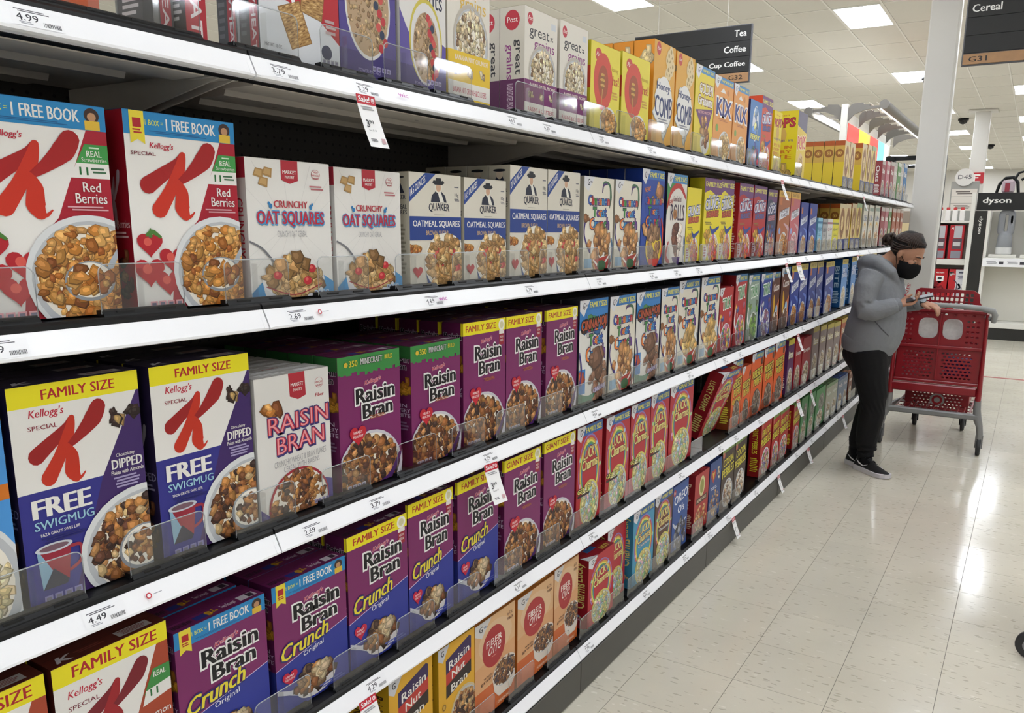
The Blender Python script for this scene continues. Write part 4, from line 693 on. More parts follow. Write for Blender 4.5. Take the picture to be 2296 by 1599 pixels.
# ==== PLACEMENT
BOXES = [(0,'wheato',0.686,0.057,0.290,0,-0.030,0.060),(0,'wheats',0.823,0.056,0.290,0,-0.050,0.065),(0,'wheatr',0.882,0.041,0.290,0,-0.030,0.065),(0,'wheat',1.027,0.192,0.290,1,-0.030,0.050),(0,'grape',1.221,0.164,0.300,0,-0.030,0.065),(0,'grapew',1.394,0.159,0.300,1,-0.030,0.065),(0,'banana',1.557,0.170,0.310,0,-0.030,0.065),(0,'greatg',1.886,0.172,0.266,2,-0.030,0.075),(0,'greatg',2.072,0.165,0.270,0,-0.030,0.075),(0,'ohs',2.252,0.200,0.251,0,-0.030,0.065),(0,'ohs',2.468,0.216,0.258,0,-0.030,0.065),(0,'honeyc',2.719,0.195,0.341,2,-0.030,0.075),(0,'honeyc',2.921,0.191,0.338,0,-0.030,0.075),(0,'golden',3.120,0.213,0.329,0,-0.030,0.065),(0,'kix',3.341,0.242,0.324,0,-0.030,0.065),(0,'kix',3.585,0.216,0.326,0,-0.030,0.065),(0,'cookie',3.828,0.184,0.294,1,-0.030,0.065),(0,'berries',4.015,0.186,0.333,1,-0.030,0.065),(0,'popss',4.263,0.147,0.297,0,-0.040,0.190),(0,'pops',4.698,0.202,0.347,0,-0.030,0.190),(0,'cheer',5.990,0.168,0.309,3,-0.030,0.065),(0,'cheer',6.183,0.179,0.315,0,-0.030,0.065),(0,'cheer',6.622,0.203,0.348,1,-0.030,0.065),(0,'cheer',6.844,0.175,0.358,0,-0.030,0.065),(0,'cheerg',7.040,0.186,0.364,0,-0.030,0.065),(0,'finr',7.588,0.176,0.293,0,-0.030,0.065),(0,'finp',7.822,0.181,0.305,0,-0.030,0.065),(0,'finr',8.045,0.186,0.316,0,-0.030,0.065),(0,'finw',8.253,0.189,0.326,0,-0.030,0.065),(0,'fing',8.472,0.193,0.336,0,-0.030,0.065),(0,'finw',8.673,0.196,0.345,0,-0.030,0.065),(0,'finb',8.882,0.198,0.355,0,-0.030,0.065),(1,'kred',0.530,0.204,0.295,2,-0.030,0.065),(1,'kred',0.760,0.202,0.298,2,-0.030,0.065),(1,'oat',0.979,0.201,0.246,1,-0.030,0.065),(1,'oat',1.191,0.199,0.243,1,-0.030,0.065),(1,'quak14',1.415,0.192,0.248,3,-0.030,0.065),(1,'quak14',1.617,0.188,0.247,0,-0.030,0.065),(1,'quak21',1.819,0.196,0.289,3,-0.030,0.065),(1,'quak21',2.017,0.190,0.290,2,-0.030,0.065),(1,'ctc',2.233,0.202,0.285,0,-0.030,0.065),(1,'ctc',2.445,0.202,0.286,1,-0.030,0.065),(1,'ccr',2.660,0.199,0.334,3,-0.030,0.065),(1,'rolls',2.889,0.197,0.333,1,-0.030,0.065),(1,'crun',3.095,0.166,0.291,0,-0.030,0.065),(1,'crunf',3.280,0.208,0.338,1,-0.030,0.065),(1,'crunf',3.491,0.186,0.344,0,-0.030,0.065),(1,'crunr',3.740,0.218,0.340,0,-0.030,0.065),(1,'crunr',3.974,0.225,0.340,0,-0.030,0.065),(1,'oops',4.217,0.171,0.333,0,-0.030,0.065),(1,'flakb',4.419,0.235,0.336,0,-0.030,0.065),(1,'flakp',4.668,0.209,0.337,0,-0.030,0.065),(1,'frost',4.914,0.181,0.290,0,-0.030,0.065),(1,'frost',5.123,0.199,0.289,0,-0.030,0.065),(1,'shortb',5.365,0.132,0.209,0,-0.030,0.065),(1,'shortg',5.505,0.132,0.205,0,-0.030,0.065),(1,'shortw',5.649,0.152,0.207,0,-0.030,0.065),(1,'shorty',5.816,0.187,0.206,0,-0.030,0.065),(1,'cheer',6.005,0.209,0.314,3,-0.030,0.065),(1,'cheer',6.222,0.188,0.319,0,-0.030,0.065),(1,'cheer',6.443,0.173,0.328,0,-0.030,0.065),(1,'cheerg',6.631,0.194,0.336,0,-0.030,0.065),(1,'oatl',6.897,0.195,0.333,0,-0.030,0.065),(1,'oatl',7.159,0.231,0.337,0,-0.030,0.065),(1,'oatl',7.437,0.248,0.343,0,-0.030,0.065),(1,'finr',7.747,0.195,0.336,0,-0.030,0.065),(1,'finp',7.968,0.205,0.337,0,-0.030,0.065),(1,'fing',8.200,0.161,0.339,0,-0.030,0.065),(1,'fino',8.418,0.198,0.340,0,-0.030,0.065),(1,'fino',8.676,0.210,0.343,0,-0.030,0.065),(1,'fino',8.949,0.190,0.344,0,-0.030,0.065),(2,'rice',0.350,0.195,0.316,0,-0.030,0.065),(2,'kdip',0.554,0.198,0.325,3,-0.030,0.065),(2,'kdip',0.767,0.199,0.325,3,-0.030,0.065),(2,'mprb',0.969,0.187,0.274,3,-0.030,0.065),(2,'rbmine',1.180,0.193,0.286,4,-0.030,0.065),(2,'rbmine',1.408,0.190,0.283,3,-0.030,0.065),(2,'rbfam',1.610,0.190,0.316,4,-0.030,0.065),(2,'rbfam',1.806,0.186,0.315,3,-0.030,0.065),(2,'rbfam',2.019,0.196,0.315,3,-0.030,0.065),(2,'cinj',2.219,0.199,0.329,2,-0.030,0.065),(2,'ctcf',2.432,0.209,0.327,2,-0.030,0.065),(2,'cinj',2.652,0.212,0.328,1,-0.030,0.065),(2,'ctcf',2.873,0.181,0.329,1,-0.030,0.065),(2,'ctcg',3.059,0.236,0.347,1,-0.030,0.065),(2,'ctcg',3.303,0.237,0.349,0,-0.030,0.065),(2,'trixs',3.556,0.192,0.291,0,-0.030,0.065),(2,'trixr',3.771,0.189,0.340,1,-0.030,0.065),(2,'trixg',3.985,0.189,0.330,0,-0.030,0.065),(2,'trixb',4.201,0.201,0.327,0,-0.030,0.065),(2,'cocop',4.416,0.163,0.326,0,-0.030,0.065),(2,'cocop',4.596,0.184,0.343,0,-0.030,0.065),(2,'frostf',4.805,0.188,0.346,0,-0.030,0.065),(2,'frostf',5.008,0.202,0.350,0,-0.030,0.065),(2,'frostf',5.244,0.182,0.353,0,-0.030,0.065),(2,'frostf',5.446,0.188,0.351,0,-0.030,0.065),(2,'frostf',5.718,0.258,0.342,0,-0.030,0.065),(2,'krisp',6.251,0.200,0.345,2,-0.030,0.065),(2,'krisp',6.619,0.200,0.353,0,-0.030,0.065),(2,'krisp',6.976,0.200,0.346,0,-0.030,0.065),(3,'kcin',0.368,0.194,0.312,1,-0.030,0.065),(3,'kcin',0.570,0.194,0.310,2,-0.030,0.065),(3,'rbcb',0.771,0.196,0.279,3,-0.030,0.065),(3,'rbcb',0.985,0.200,0.278,3,-0.030,0.065),(3,'rbcf',1.189,0.199,0.312,3,-0.030,0.065),(3,'rbcf',1.392,0.176,0.326,3,-0.030,0.065),(3,'rbcf',1.584,0.192,0.330,2,-0.030,0.065),(3,'rbg',1.798,0.201,0.334,2,-0.030,0.065),(3,'rbg',2.018,0.198,0.336,1,-0.030,0.065),(3,'lcf',2.224,0.178,0.337,2,-0.030,0.065),(3,'lcf',2.434,0.199,0.330,2,-0.030,0.065),(3,'lcf',2.637,0.176,0.335,1,-0.030,0.065),(3,'lcf',2.818,0.192,0.340,1,-0.030,0.065),(3,'lcg',3.014,0.262,0.347,1,-0.030,0.065),(3,'rpc',3.812,0.160,0.337,1,-0.030,0.065),(3,'rp',3.980,0.143,0.290,1,-0.030,0.065),(3,'rpf',4.137,0.205,0.334,1,-0.030,0.065),(3,'rpf',4.357,0.206,0.335,0,-0.030,0.065),(3,'rpf',4.571,0.218,0.341,0,-0.030,0.065),(3,'purp',4.857,0.147,0.327,0,-0.030,0.065),(3,'redk',5.043,0.158,0.305,1,-0.030,0.065),(3,'redk',5.225,0.233,0.298,1,-0.030,0.065),(3,'grayk',5.490,0.185,0.339,0,-0.030,0.065),(3,'grayk',5.703,0.199,0.328,0,-0.030,0.065),(3,'grayk',5.931,0.212,0.317,0,-0.030,0.065),(3,'grayk',6.159,0.227,0.307,0,-0.030,0.065),(3,'orak',6.414,0.226,0.311,1,-0.030,0.065),(3,'orak',6.676,0.224,0.301,0,-0.030,0.065),(4,'rnb',1.310,0.166,0.305,1,-0.030,0.065),(4,'rnb',1.495,0.160,0.302,1,-0.030,0.065),(4,'fiber',1.658,0.205,0.295,1,-0.030,0.065),(4,'fiber',1.874,0.218,0.288,1,-0.030,0.065),(4,'fiber',2.097,0.164,0.296,0,-0.030,0.065),(4,'lcp',2.312,0.204,0.253,1,-0.020,0.065),(4,'lcp',2.519,0.160,0.282,0,-0.050,0.065),(4,'lcblue',2.692,0.207,0.303,1,-0.030,0.065),(4,'lcbrown',2.902,0.191,0.306,0,-0.030,0.065),(4,'oreo',3.096,0.183,0.297,0,-0.030,0.065),(4,'redov',3.367,0.188,0.274,1,-0.030,0.065),(4,'superb',3.561,0.171,0.284,1,-0.030,0.065),(4,'cocoap',3.736,0.190,0.309,0,-0.030,0.065),(4,'cocoap',3.932,0.197,0.309,0,-0.030,0.065),(4,'fruity',4.402,0.210,0.319,0,-0.030,0.065),(4,'fruity',4.638,0.156,0.303,0,-0.030,0.065),(4,'fruity',4.804,0.199,0.299,0,-0.030,0.065),(4,'fruity',5.128,0.178,0.282,1,-0.030,0.065),(4,'pebg',5.321,0.173,0.289,0,-0.030,0.065),(4,'pebg',5.520,0.198,0.282,0,-0.030,0.065),(4,'pebg',5.746,0.289,0.271,0,-0.030,0.065),(4,'whitg',6.065,0.187,0.257,0,-0.030,0.065),(4,'whitg',6.267,0.197,0.250,0,-0.030,0.065),(4,'blueg',6.498,0.193,0.241,0,-0.030,0.065),(4,'blueg',6.708,0.186,0.234,0,-0.030,0.065),(4,'finbr',6.932,0.155,0.225,0,-0.030,0.065),]
ZR = [1.7976, 1.379, .9628, .5496, .1564]; DK = .014
Y0, BAY = .9737, 1.2256
ROWN = ['top shelf', 'second shelf down', 'middle shelf', 'fourth shelf down', 'bottom shelf']
ORD = ['leftmost', 'second', 'third', 'fourth', 'fifth', 'sixth', 'seventh', 'eighth']
def side_art(key, d):
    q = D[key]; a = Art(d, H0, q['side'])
    if key.startswith('rb'):
        a.text('Raisin', .1, .87, .92, .92, '#151015', .04, ol='#c8b8c8', oo=.03); a.text('Bran', .2, .81, .8, .86, '#151015', .04, ol='#c8b8c8', oo=.03)
        a.flakes(.7, .68, .35, .4, 10, .2, ['#c8922a', '#a87020'], 3); a.text('IN', .5, .5, .8, .53, '#c8b8d0', .02); a.text('EVERY', .3, .46, .95, .49, '#c8b8d0', .02); a.text('BITE', .45, .42, .95, .45, '#c8b8d0', .02); a.lines(.2, .3, .9, .38, 3, '#8a6a8a')
        if key.startswith('rbc'): a.rect(0, 0, 1, .36, '#24307c')
        if key == 'rbmine': a.rect(0, .9, 1, 1, '#2f6a36')
        if key in ('rbfam', 'rbg', 'rbcf'): a.rect(.9, .9, 1, 1, YEL)
    elif key in ('kred', 'kdip', 'kcin'):
        kglyph(a, '#b8b4bc', '#a8a4ac', .05, .18, .9); a.text(q['st'], .12, .42, .95, .46, q['stc'], .02); a.lines(.2, .36, .9, .4, 2, q['stc']); a.flakes(.6, .2, .3, .9, 14, .16, ['#4a3028', '#8a5a34'], 3)
    elif key in ('greatg', 'banana', 'grapew'):
        a.ell(.5, .88, .3, '#b8283a', .38); a.text('Post', .3, .86, .72, .91, '#f0e8e0', .01, rot=0)
        a.text('great', .56, .38, .84, .7, '#26242a', .01, rot=90); a.text('grains', .2, .34, .52, .66, '#8a3a7a' if key == 'greatg' else '#d8b048', .01, rot=90)
        if key != 'grapew': a.rect(0, 0, 1, .34, '#5c1c50' if key == 'greatg' else '#c8a820'); a.text('RAISINS DATES PECANS' if key == 'greatg' else 'BANANA', .3, .04, .55, .3, '#c8b0c0', .03, rot=90)
    elif key.startswith('quak'):
        a.poly([(.2, .82), (.35, .9), (.65, .9), (.8, .82)], '#20263a'); a.ell(.5, .92, .16, '#c8b8a4', .2); a.ell(.5, .955, .3, '#1c1e26', .06); a.text('QUAKER', .15, .76, .85, .8, '#20263a', .04); a.text('OATMEAL', .12, .68, .9, .72, '#30343e', .03); a.text('SQUARES', .12, .63, .9, .67, '#30343e', .03); a.lines(.15, .1, .85, .55, 12, '#8a8474')
    elif key == 'oat':
        a.rect(0, .86, 1, 1, '#a02838'); a.text('CRUNCHY', .55, .3, .85, .72, '#b5303e', .05, rot=90); a.text('OAT SQUARES', .1, .2, .45, .8, '#b9273a', .05, rot=90)
    elif key == 'honeyc':
        a.flakes(.6, .86, .3, .4, 8, .25, ['#e0cc9c'], 3); a.ell(.5, .7, .22, '#b8283a', .26); a.text('Post', .35, .68, .65, .72, '#f0e8e0', .01)
    elif key == 'ohs': a.ell(.9, .6, .4, '#b8402c', .6)
    elif key in ('cheer', 'cheerg'):
        a.rect(0, 0, 1, 1, '#c8a04a'); a.rect(0, 0, 1, .55, '#d4b830' if d < .07 else '#c05a1c'); a.rect(0, .9, 1, 1, '#a8501c')
        for r, c in ((.42, '#7a4a1c'), (.4, '#8f5a28'), (.2, '#dcb45a')): a.ell(.5, .74, r, c)
        a.text('O', .38, .7, .62, .78, '#7a4a24', .05)
    elif key == 'pops': D['popss']['f'](a)
    elif key == 'lcp' or key == 'lcblue': a.text('Lucky', .2, .68, .8, .95, q['stc'], .05, rot=-90); a.text('Charms', .2, .3, .8, .66, q['stc'], .05, rot=-90); a.flakes(.5, .2, .3, .6, 6, .1, ['#c88aa0', '#8aa0c8', '#d8c88a'], 3, False)
    elif key == 'wheat': a.rect(.52, 0, .94, 1, '#9c2432'); a.text('SHREDDED WHEAT', .62, .02, .84, .98, '#cfc4c4', .03, rot=90); a.lines(.06, .1, .4, .5, 9, '#5a5a60')
    elif q['st']:
        a.text(q['st'], .28, .42, .72, .86, q['stc'], .03, rot=90); a.lines(.15, .08, .85, .34, 8, q['stc'])
    return a
def top_art(key, d):
    q = D[key]; a = Art(W0, d, q['top'])
    a.rect(.02, .47, .98, .5, [k * .55 for k in L(q['top'])[:3]] + [1]); lt = [min(1, k * 2.2 + .03) for k in L(q['top'])[:3]] + [1]
    if key in ('kred', 'kdip', 'kcin'): a.rect(.6, .12, .9, .44, '#b8b4b4'); a.lines(.62, .16, .88, .4, 4, '#8a4a4a'); a.text('K', .08, .12, .2, .42, '#d8d4dc', .06, sh=.3); a.lines(.24, .2, .5, .36, 2, lt)
    elif key.startswith('rb'):
        a.text('RAISIN BRAN', .04, .14, .24, .36, '#1a1216', .05); a.rect(.27, .12, .4, .36, '#24307c'); a.flakes(.46, .26, .05, .04, 8, .03, ['#d8a42c'], 2, False); a.text('Two Scoops!', .56, .12, .72, .36, '#dcd0dc', .02); a.rect(.76, .12, .95, .4, '#c8c0c8'); a.rect(.86, .14, .93, .38, '#3a2a3a')
    elif key.startswith('lc') : a.rect(.3, .55, .62, .9, '#2f6ab0'); a.text('LUCKY', .62, .15, .9, .42, '#e0d060', .08, ol='#8a6a20', oo=.04); a.poly([(0, 0), (.35, 0), (0, .5)], '#d8d8dc')
    else:
        a.lines(.1, .15, .5, .4, 2, lt); a.rect(.6, .14, .9, .4, lt); a.lines(.1, .6, .9, .85, 3, lt)
    return a
_PR = {}
def carton(key, d):
    """mesh data of one kind of carton: body, prints on front, side and top, and the tucked top flap"""
    if (key, d) in _PR: return _PR[key, d]
    q = D[key]
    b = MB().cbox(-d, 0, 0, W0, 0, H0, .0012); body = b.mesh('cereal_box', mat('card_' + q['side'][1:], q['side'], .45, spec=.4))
    f = Art(W0, H0, q['side']); q['f'](f); fm = f.mesh('front_print', 'front', d, H0)
    sm = side_art(key, d).mesh('side_print', 'side', d, H0)
    fl = MB().cbox(-d * .52, -.0008, .001, W0 - .001, H0 - .0004, H0 + .0008, .0003)
    fl.extr([(-d * .52 - .012, W0 * .3), (-d * .52, W0 * .25), (-d * .52, W0 * .75), (-d * .52 - .012, W0 * .7)], H0 + .0001, H0 + .0008, ax='z')
    flm = fl.mesh('top_flap', mat('card_' + q['top'][1:], q['top'], .45, spec=.4))
    tm = top_art(key, d).mesh('top_print', 'top', d, H0 + .0008)
    _PR[key, d] = (body, fm, sm, flm, tm); return _PR[key, d]
RB = random.Random(7)
def place_box(key, x, y, z, w, h, d, label, group, rot=None):
    ms = carton(key, d)
    o = link('cereal_box', ms[0]); o.location = (x, y, z); o.scale = (1, w / W0, h / H0)
    o.rotation_euler = rot or (0, 0, 0)
    for n, me in zip(('front_print', 'side_print', 'top_flap', 'top_print'), ms[1:]):
        c = link(n, me, o)
    tag(o, label, 'cereal box', group); return o
cnt = {}
for b in BOXES: cnt.setdefault((b[0], b[1]), []).append(b[2])
GAPS = {r: [] for r in range(5)}
for r, key, y, w, h, n, X, d in BOXES:
    ys = sorted(cnt[r, key]); k = ys.index(y); desc = D[key]['desc']
    if len(ys) == 1: lab = f'{desc} on the {ROWN[r]}'
    else: lab = f'{desc}, {ORD[k]} of {len(ys)}, {ROWN[r]}'
    grp = f"{D[key]['group']} {'' if 'shelf' in D[key]['group'] else 'on the ' + ROWN[r]}".strip()
    z = ZR[r] + DK + .001
    rz = RB.uniform(-.012, .012); dx = RB.uniform(-.002, .002)
    place_box(key, X + dx, y, z, w - .003, h, d, lab, grp, (0, 0, rz))
    base = lab.replace(' on the ' + ROWN[r], '')
    short = ' '.join(desc.split()[:5]).rstrip(',')
    who = ORD[k] + ' stack' if len(ys) > 1 else 'the single stack'
    short = {'rbcb': 'book banner raisin crunch box', 'rbcf': 'yellow banded raisin crunch box', 'rbmine': 'green banner raisin bran box', 'rbfam': 'yellow banded raisin bran box'}.get(key, ' '.join(desc.split(',')[0].split()[:7]))
    for j in range(n):
        lb = f"{['first', 'next', 'third', 'last'][j]} one behind {ORD[k] if len(ys) > 1 else 'the'} {short}, {ROWN[r]}"
        place_box(key, X - (j + 1) * (d + .004), y + RB.uniform(-.002, .003), z, w - .006, h, d, lb, 'boxes queued behind on the ' + ROWN[r], (0, 0, RB.uniform(-.01, .01)))
    GAPS[r].append((y, w))
# the marshmallow box that has tipped forward against the clear stops
tb = place_box('lcg', -.10, 3.545, ZR[3] + DK + .004, .255, .335, .065, 'red marshmallow oats box tipped forward, leaning over the gap on fourth shelf', None, (0, math.radians(19.6), 0))
# ---------------------------------------------------------------- shelving
STEEL = mat('shelf_steel', '#c6bfb6', .5, .0, noise=(6, .12)); DARK = mat('shelf_black', '#0b0b0d', .42, spec=.35); BLK = mat('black_plastic', '#0b0c0e', .45, spec=.3)
RAILM = mat('rail_white', '#f4f4f6', .3, spec=.5); KICK = mat('kick_grey', '#47453f', .45, noise=(9, .1)); INT = mat('shelf_interior', '#2a2826', .6)
def pegboard():
    m = mat('pegboard', '#3a3734', .6); nt = m.node_tree; b = nt.nodes['Principled BSDF']
    tc = nt.nodes.new('ShaderNodeTexCoord'); mp = nt.nodes.new('ShaderNodeVectorMath'); mp.operation = 'SCALE'; mp.inputs['Scale'].default_value = 39.37
    fr = nt.nodes.new('ShaderNodeVectorMath'); fr.operation = 'FRACTION'; sb = nt.nodes.new('ShaderNodeVectorMath'); sb.operation = 'SUBTRACT'; sb.inputs[1].default_value = (.5, .5, .5)
    ml = nt.nodes.new('ShaderNodeVectorMath'); ml.operation = 'MULTIPLY'; ml.inputs[1].default_value = (0, 1, 1)
    ln = nt.nodes.new('ShaderNodeVectorMath'); ln.operation = 'LENGTH'; gt = nt.nodes.new('ShaderNodeMath'); gt.operation = 'GREATER_THAN'; gt.inputs[1].default_value = .14
    mx = nt.nodes.new('ShaderNodeMix'); mx.data_type = 'RGBA'; mx.inputs[6].default_value = L('#060606'); mx.inputs[7].default_value = L('#3a3734')
    for a_, b_ in ((tc.outputs['Object'], mp.inputs[0]), (mp.outputs[0], fr.inputs[0]), (fr.outputs[0], sb.inputs[0]), (sb.outputs[0], ml.inputs[0]), (ml.outputs[0], ln.inputs[0]), (ln.outputs['Value'], gt.inputs[0]), (gt.outputs[0], mx.inputs[0]), (mx.outputs[2], b.inputs['Base Color'])): nt.links.new(a_, b_)
    return m
PEG = pegboard()
DEPTH = .50
def shelf_mb(base=False):
    s = MB(); y0, y1 = .002, BAY - .002
    s.cbox(-DEPTH, -.004, y0, y1, -.012, DK - .002, .0015, 1)                       # deck
    s.extr([(-.006, .012), (-.001, .008), (.0, -.001), (-.004, -.036), (-.03, -.036), (-.03, .012)], y0, y1, 1)   # front lip
    if not base:
        for i, (a, b_) in enumerate(((-.13, -.05), (-.26, -.19), (-.40, -.33))):
            s.extr([(a - .012, -.0125), (a, -.034), (b_, -.034), (b_ + .012, -.0125)], .05 + i * .05, BAY - .05 - i * .05, 0)
            for yy in (.25, .55, .85): s.add([(a + .03, yy, -.0343), (a + .034, yy, -.0343), (a + .034, yy + .012, -.0343), (a + .03, yy + .012, -.0343)], [(0, 1, 2, 3)], 1)
        s.box(-DEPTH + .01, -.03, y0, y1, -.0165, -.0125, 0)
    return s.mesh('shelf', STEEL, DARK)
def bracket_mesh():
    s = MB(); s.extr([(-DEPTH, -.018), (-.05, -.018), (-.05, -.03), (-DEPTH, -.11)], -.002, .002, 0); s.box(-.12, -.04, -.012, .012, -.03, -.0185); return s.mesh('bracket', STEEL)
def rail_mesh():
    s = MB(); y0, y1 = .0015, BAY - .0015
    s.extr([(.0, .0015), (.0022, .0015), (.0035, -.0015), (.0165, -.0285), (.0165, -.0325), (.009, -.0345), (-.004, -.0352), (-.004, -.0325), (.006, -.0315), (.0135, -.029), (.0008, -.002), (-.002, -.001)], y0, y1)
    s.extr([(.0042, -.0045), (.0056, -.0075), (.0052, -.008), (.0036, -.005)], y0, y1)
    for yy in (y0, y1 - .009): s.extr([(.004, -.0025), (.0175, -.0295), (.0168, -.0302), (.0032, -.003)], yy, yy + .009)
    return s.mesh('price_rail', RAILM)
EDGE = bpy.data.materials.new('plastic_edge'); EDGE.use_nodes = True; EDGE.node_tree.nodes['Principled BSDF'].inputs['Base Color'].default_value = L('#c8ccce'); EDGE.node_tree.nodes['Principled BSDF'].inputs['Alpha'].default_value = .45; EDGE.node_tree.nodes['Principled BSDF'].inputs['Roughness'].default_value = .15
def stop_meshes():
    s = MB(); w = .07; r = .012
    pts = [(-w, .014), (w, .014)] + [(w - r + r * math.cos(t), .088 - r + r * math.sin(t)) for t in (0, .52, 1.05, 1.57)] + [(-w + r + r * math.cos(t), .088 - r + r * math.sin(t)) for t in (1.57, 2.09, 2.62, 3.14)]
    s.extr(pts, -.0135, -.0115, ax='x'); s.box(-.026, -.0135, -.001, .001, .015, .08)
    c = MB(); c.extr([(-.030, .0125), (-.0285, .021), (-.0145, .022), (-.0108, .0195), (-.0065, .014), (-.005, .0092), (-.02, .0125)], -w, w)
    for yy in (-.035, .035): c.box(-.0112, -.008, yy - .014, yy + .014, .0165, .0195, 1)
    
    rim = [(p[0], p[1]) for p in pts[2:]]; s.tube([(-.0125, -w + .0006, .016)] + [(-.0125, a, b_) for a, b_ in rim[::-1]] + [(-.0125, w - .0006, .016)], .0011, 6, 1)
    return s.mesh('clear_stop', CLEAR, EDGE), c.mesh('stop_base', BLK, mat('slot_black', '#050506', .6))
SH, SHB, BRK, RAIL = shelf_mb(), shelf_mb(True), bracket_mesh(), rail_mesh(); STOP, SBASE = stop_meshes()
# printed price labels for the rails
def label_art(price, pink=False, big=True):
    a = Art(.066, .026, '#f2f2f4')
    a.lines(.08, .74, .8, .92, 2, '#5a5a60'); a.text(price, .1, .3, .52, .68, '#2c2c34', .01); a.lines(.12, .08, .4, .24, 2, '#a0a0a8')
    R = random.Random(int(float(price) * 100)); x = .6
    while x < .93: w_ = R.uniform(.008, .02); a.rect(x, .12, x + w_, .36, '#55555c'); x += w_ + R.uniform(.008, .02)
    return a
def on_rail(me_art, name, y, z, parent, u=.0):
    """lay a flat print on the sloping rail face"""
    me = me_art.mesh(name, 'xy', 0, 0); o = link(name, me, parent)
    ex = Vector((0, 1, 0)); ey = Vector((-.0130, 0, .0270)).normalized(); ez = ex.cross(ey)
    M = Matrix((ex, ey, ez)).transposed().to_4x4(); M.translation = Vector((.0163, y, z - .0285)) + ez * .0006 + ey * .0015
    o.matrix_basis = M; return o
LAB = [(0, .594, '4.99'), (0, 1.007, '3.79'), (0, 1.215, '5.29'), (0, 1.743, '4.69'), (0, 1.914, '4.29'), (0, 2.236, '4.29'), (0, 2.6, '3.99'), (0, 3.0, '3.99'), (1, .505, '4.29'), (1, .92, '5.29'), (1, 1.018, '2.69'), (1, 1.413, '4.69'), (1, 1.833, '5.79'),
       (1, 2.247, '3.99'), (1, 2.657, '4.49'), (1, 2.885, '4.49'), (1, 3.12, '3.79'), (2, .604, '4.49'), (2, 1.03, '2.69'), (2, 1.217, '3.79'), (2, 1.637, '4.29'), (2, 2.241, '4.69'), (2, 3.08, '4.69'), (2, 3.524, '3.99'), (2, 3.751, '3.99'),
       (3, 1.19, '4.29'), (3, 1.789, '6.19'), (3, 2.24, '4.79'), (3, 3.035, '4.79'), (3, 3.534, '4.29'), (3, 3.765, '4.29'), (3, 4.176, '4.99'), (4, 2.235, '3.79'), (4, 2.716, '4.69'), (4, 3.138, '4.29'), (4, 3.45, '4.29'), (4, 3.72, '3.99'), (4, 4.185, '4.29')]
for r in range(5):
    for i in range(12): LAB.append((r, 4.45 + i * .42 + r * .05, ['3.99', '4.29', '4.79'][i % 3]))
BAYN = ['nearest', 'second', 'third', 'fourth', 'fifth', 'sixth', 'seventh', 'eighth']
for k in range(8):
    y0 = Y0 + (k - 1) * BAY
    root = empty('shelving_bay', (0, y0, 0))
    tag(root, f'black and white steel shelving bay, {BAYN[k]} ' + ('one at left edge of photo' if k == 0 else 'bay counted from the camera' if k < 7 else 'bay, beside the white column'), 'shelving', 'cereal aisle shelving bays')
    for r, zt in enumerate(ZR):
        sh = link('shelf', SHB if r == 4 else SH, root, (0, 0, zt))
        rl = link('price_rail', RAIL, root, (0, 0, zt))
        if r < 4:
            for yy in (.0145, BAY - .0145): link('bracket', BRK, sh, (0, yy, 0))
        for (rr, yy, pr) in LAB:
            if rr == r and y0 <= yy < y0 + BAY - .07: on_rail(label_art(pr), 'price_label', yy - y0, 0, rl)
        g = sorted(GAPS[r])
        cs = [a for a, _ in g] + [g[-1][0] + g[-1][1]]
        if k == 0: pass
        last = -9
        for yc in cs:
            if y0 - .001 <= yc < y0 + BAY - .001 and yc - last > .1 and not (r == 3 and 3.3 < yc < 3.8):
                st = link('clear_stop', STOP, root, (0, yc - y0, zt)); link('stop_base', SBASE, st); last = yc
        if r == 3 and k == 2:
            for yc in (3.30, 3.80): 
                if y0 <= yc < y0 + BAY: st = link('clear_stop', STOP, root, (0, yc - y0, zt)); link('stop_base', SBASE, st)
    MB().cbox(-DEPTH - .03, -DEPTH - .002, .002, BAY - .002, .05, 1.93, .002).obj('back_panel', PEG, root)
    up = MB().box(-DEPTH - .002, -DEPTH + .018, .001, .025, 0, 1.94)
    for i in range(34): up.box(-DEPTH + .018, -DEPTH + .0185, .009, .017, .1 + i * .052, .128 + i * .052, 1)
    up.obj('upright', [STEEL, DARK], root)
    MB().cbox(.004, .018, .0015, BAY - .0015, .004, .118, .0015).obj('kick_plate', KICK, root)
    MB().box(-DEPTH, .004, .003, BAY - .003, .01, .12).obj('base_box', INT, root)
    MB().box(.001, .016, .001, BAY - .001, .1195, .124).obj('kick_cap', DARK, root)
for r, yy in ((0, 1.335), (1, 1.46), (1, 1.09), (2, .7)):
    k = int((yy - Y0) // BAY) + 1; a = Art(.03, .012)
    if r == 0 or yy > 1.4: a.text('wic', .0, .1, 1, .9, '#c878b8', .03)
    else: a.ell(.25, .5, .16, '#c03040'); a.ell(.25, .5, .1, '#f2f2f4'); a.rect(.5, .45, 1, .55, '#a0a0a8')
    rl = [c for c in bpy.data.objects if c.name.startswith('price_rail') and abs(c.location.z - ZR[r]) < 1e-3 and abs(c.parent.location.y - (Y0 + (k - 1) * BAY)) < 1e-3][0]
    on_rail(a, 'program_mark', yy - (Y0 + (k - 1) * BAY), .010, rl)
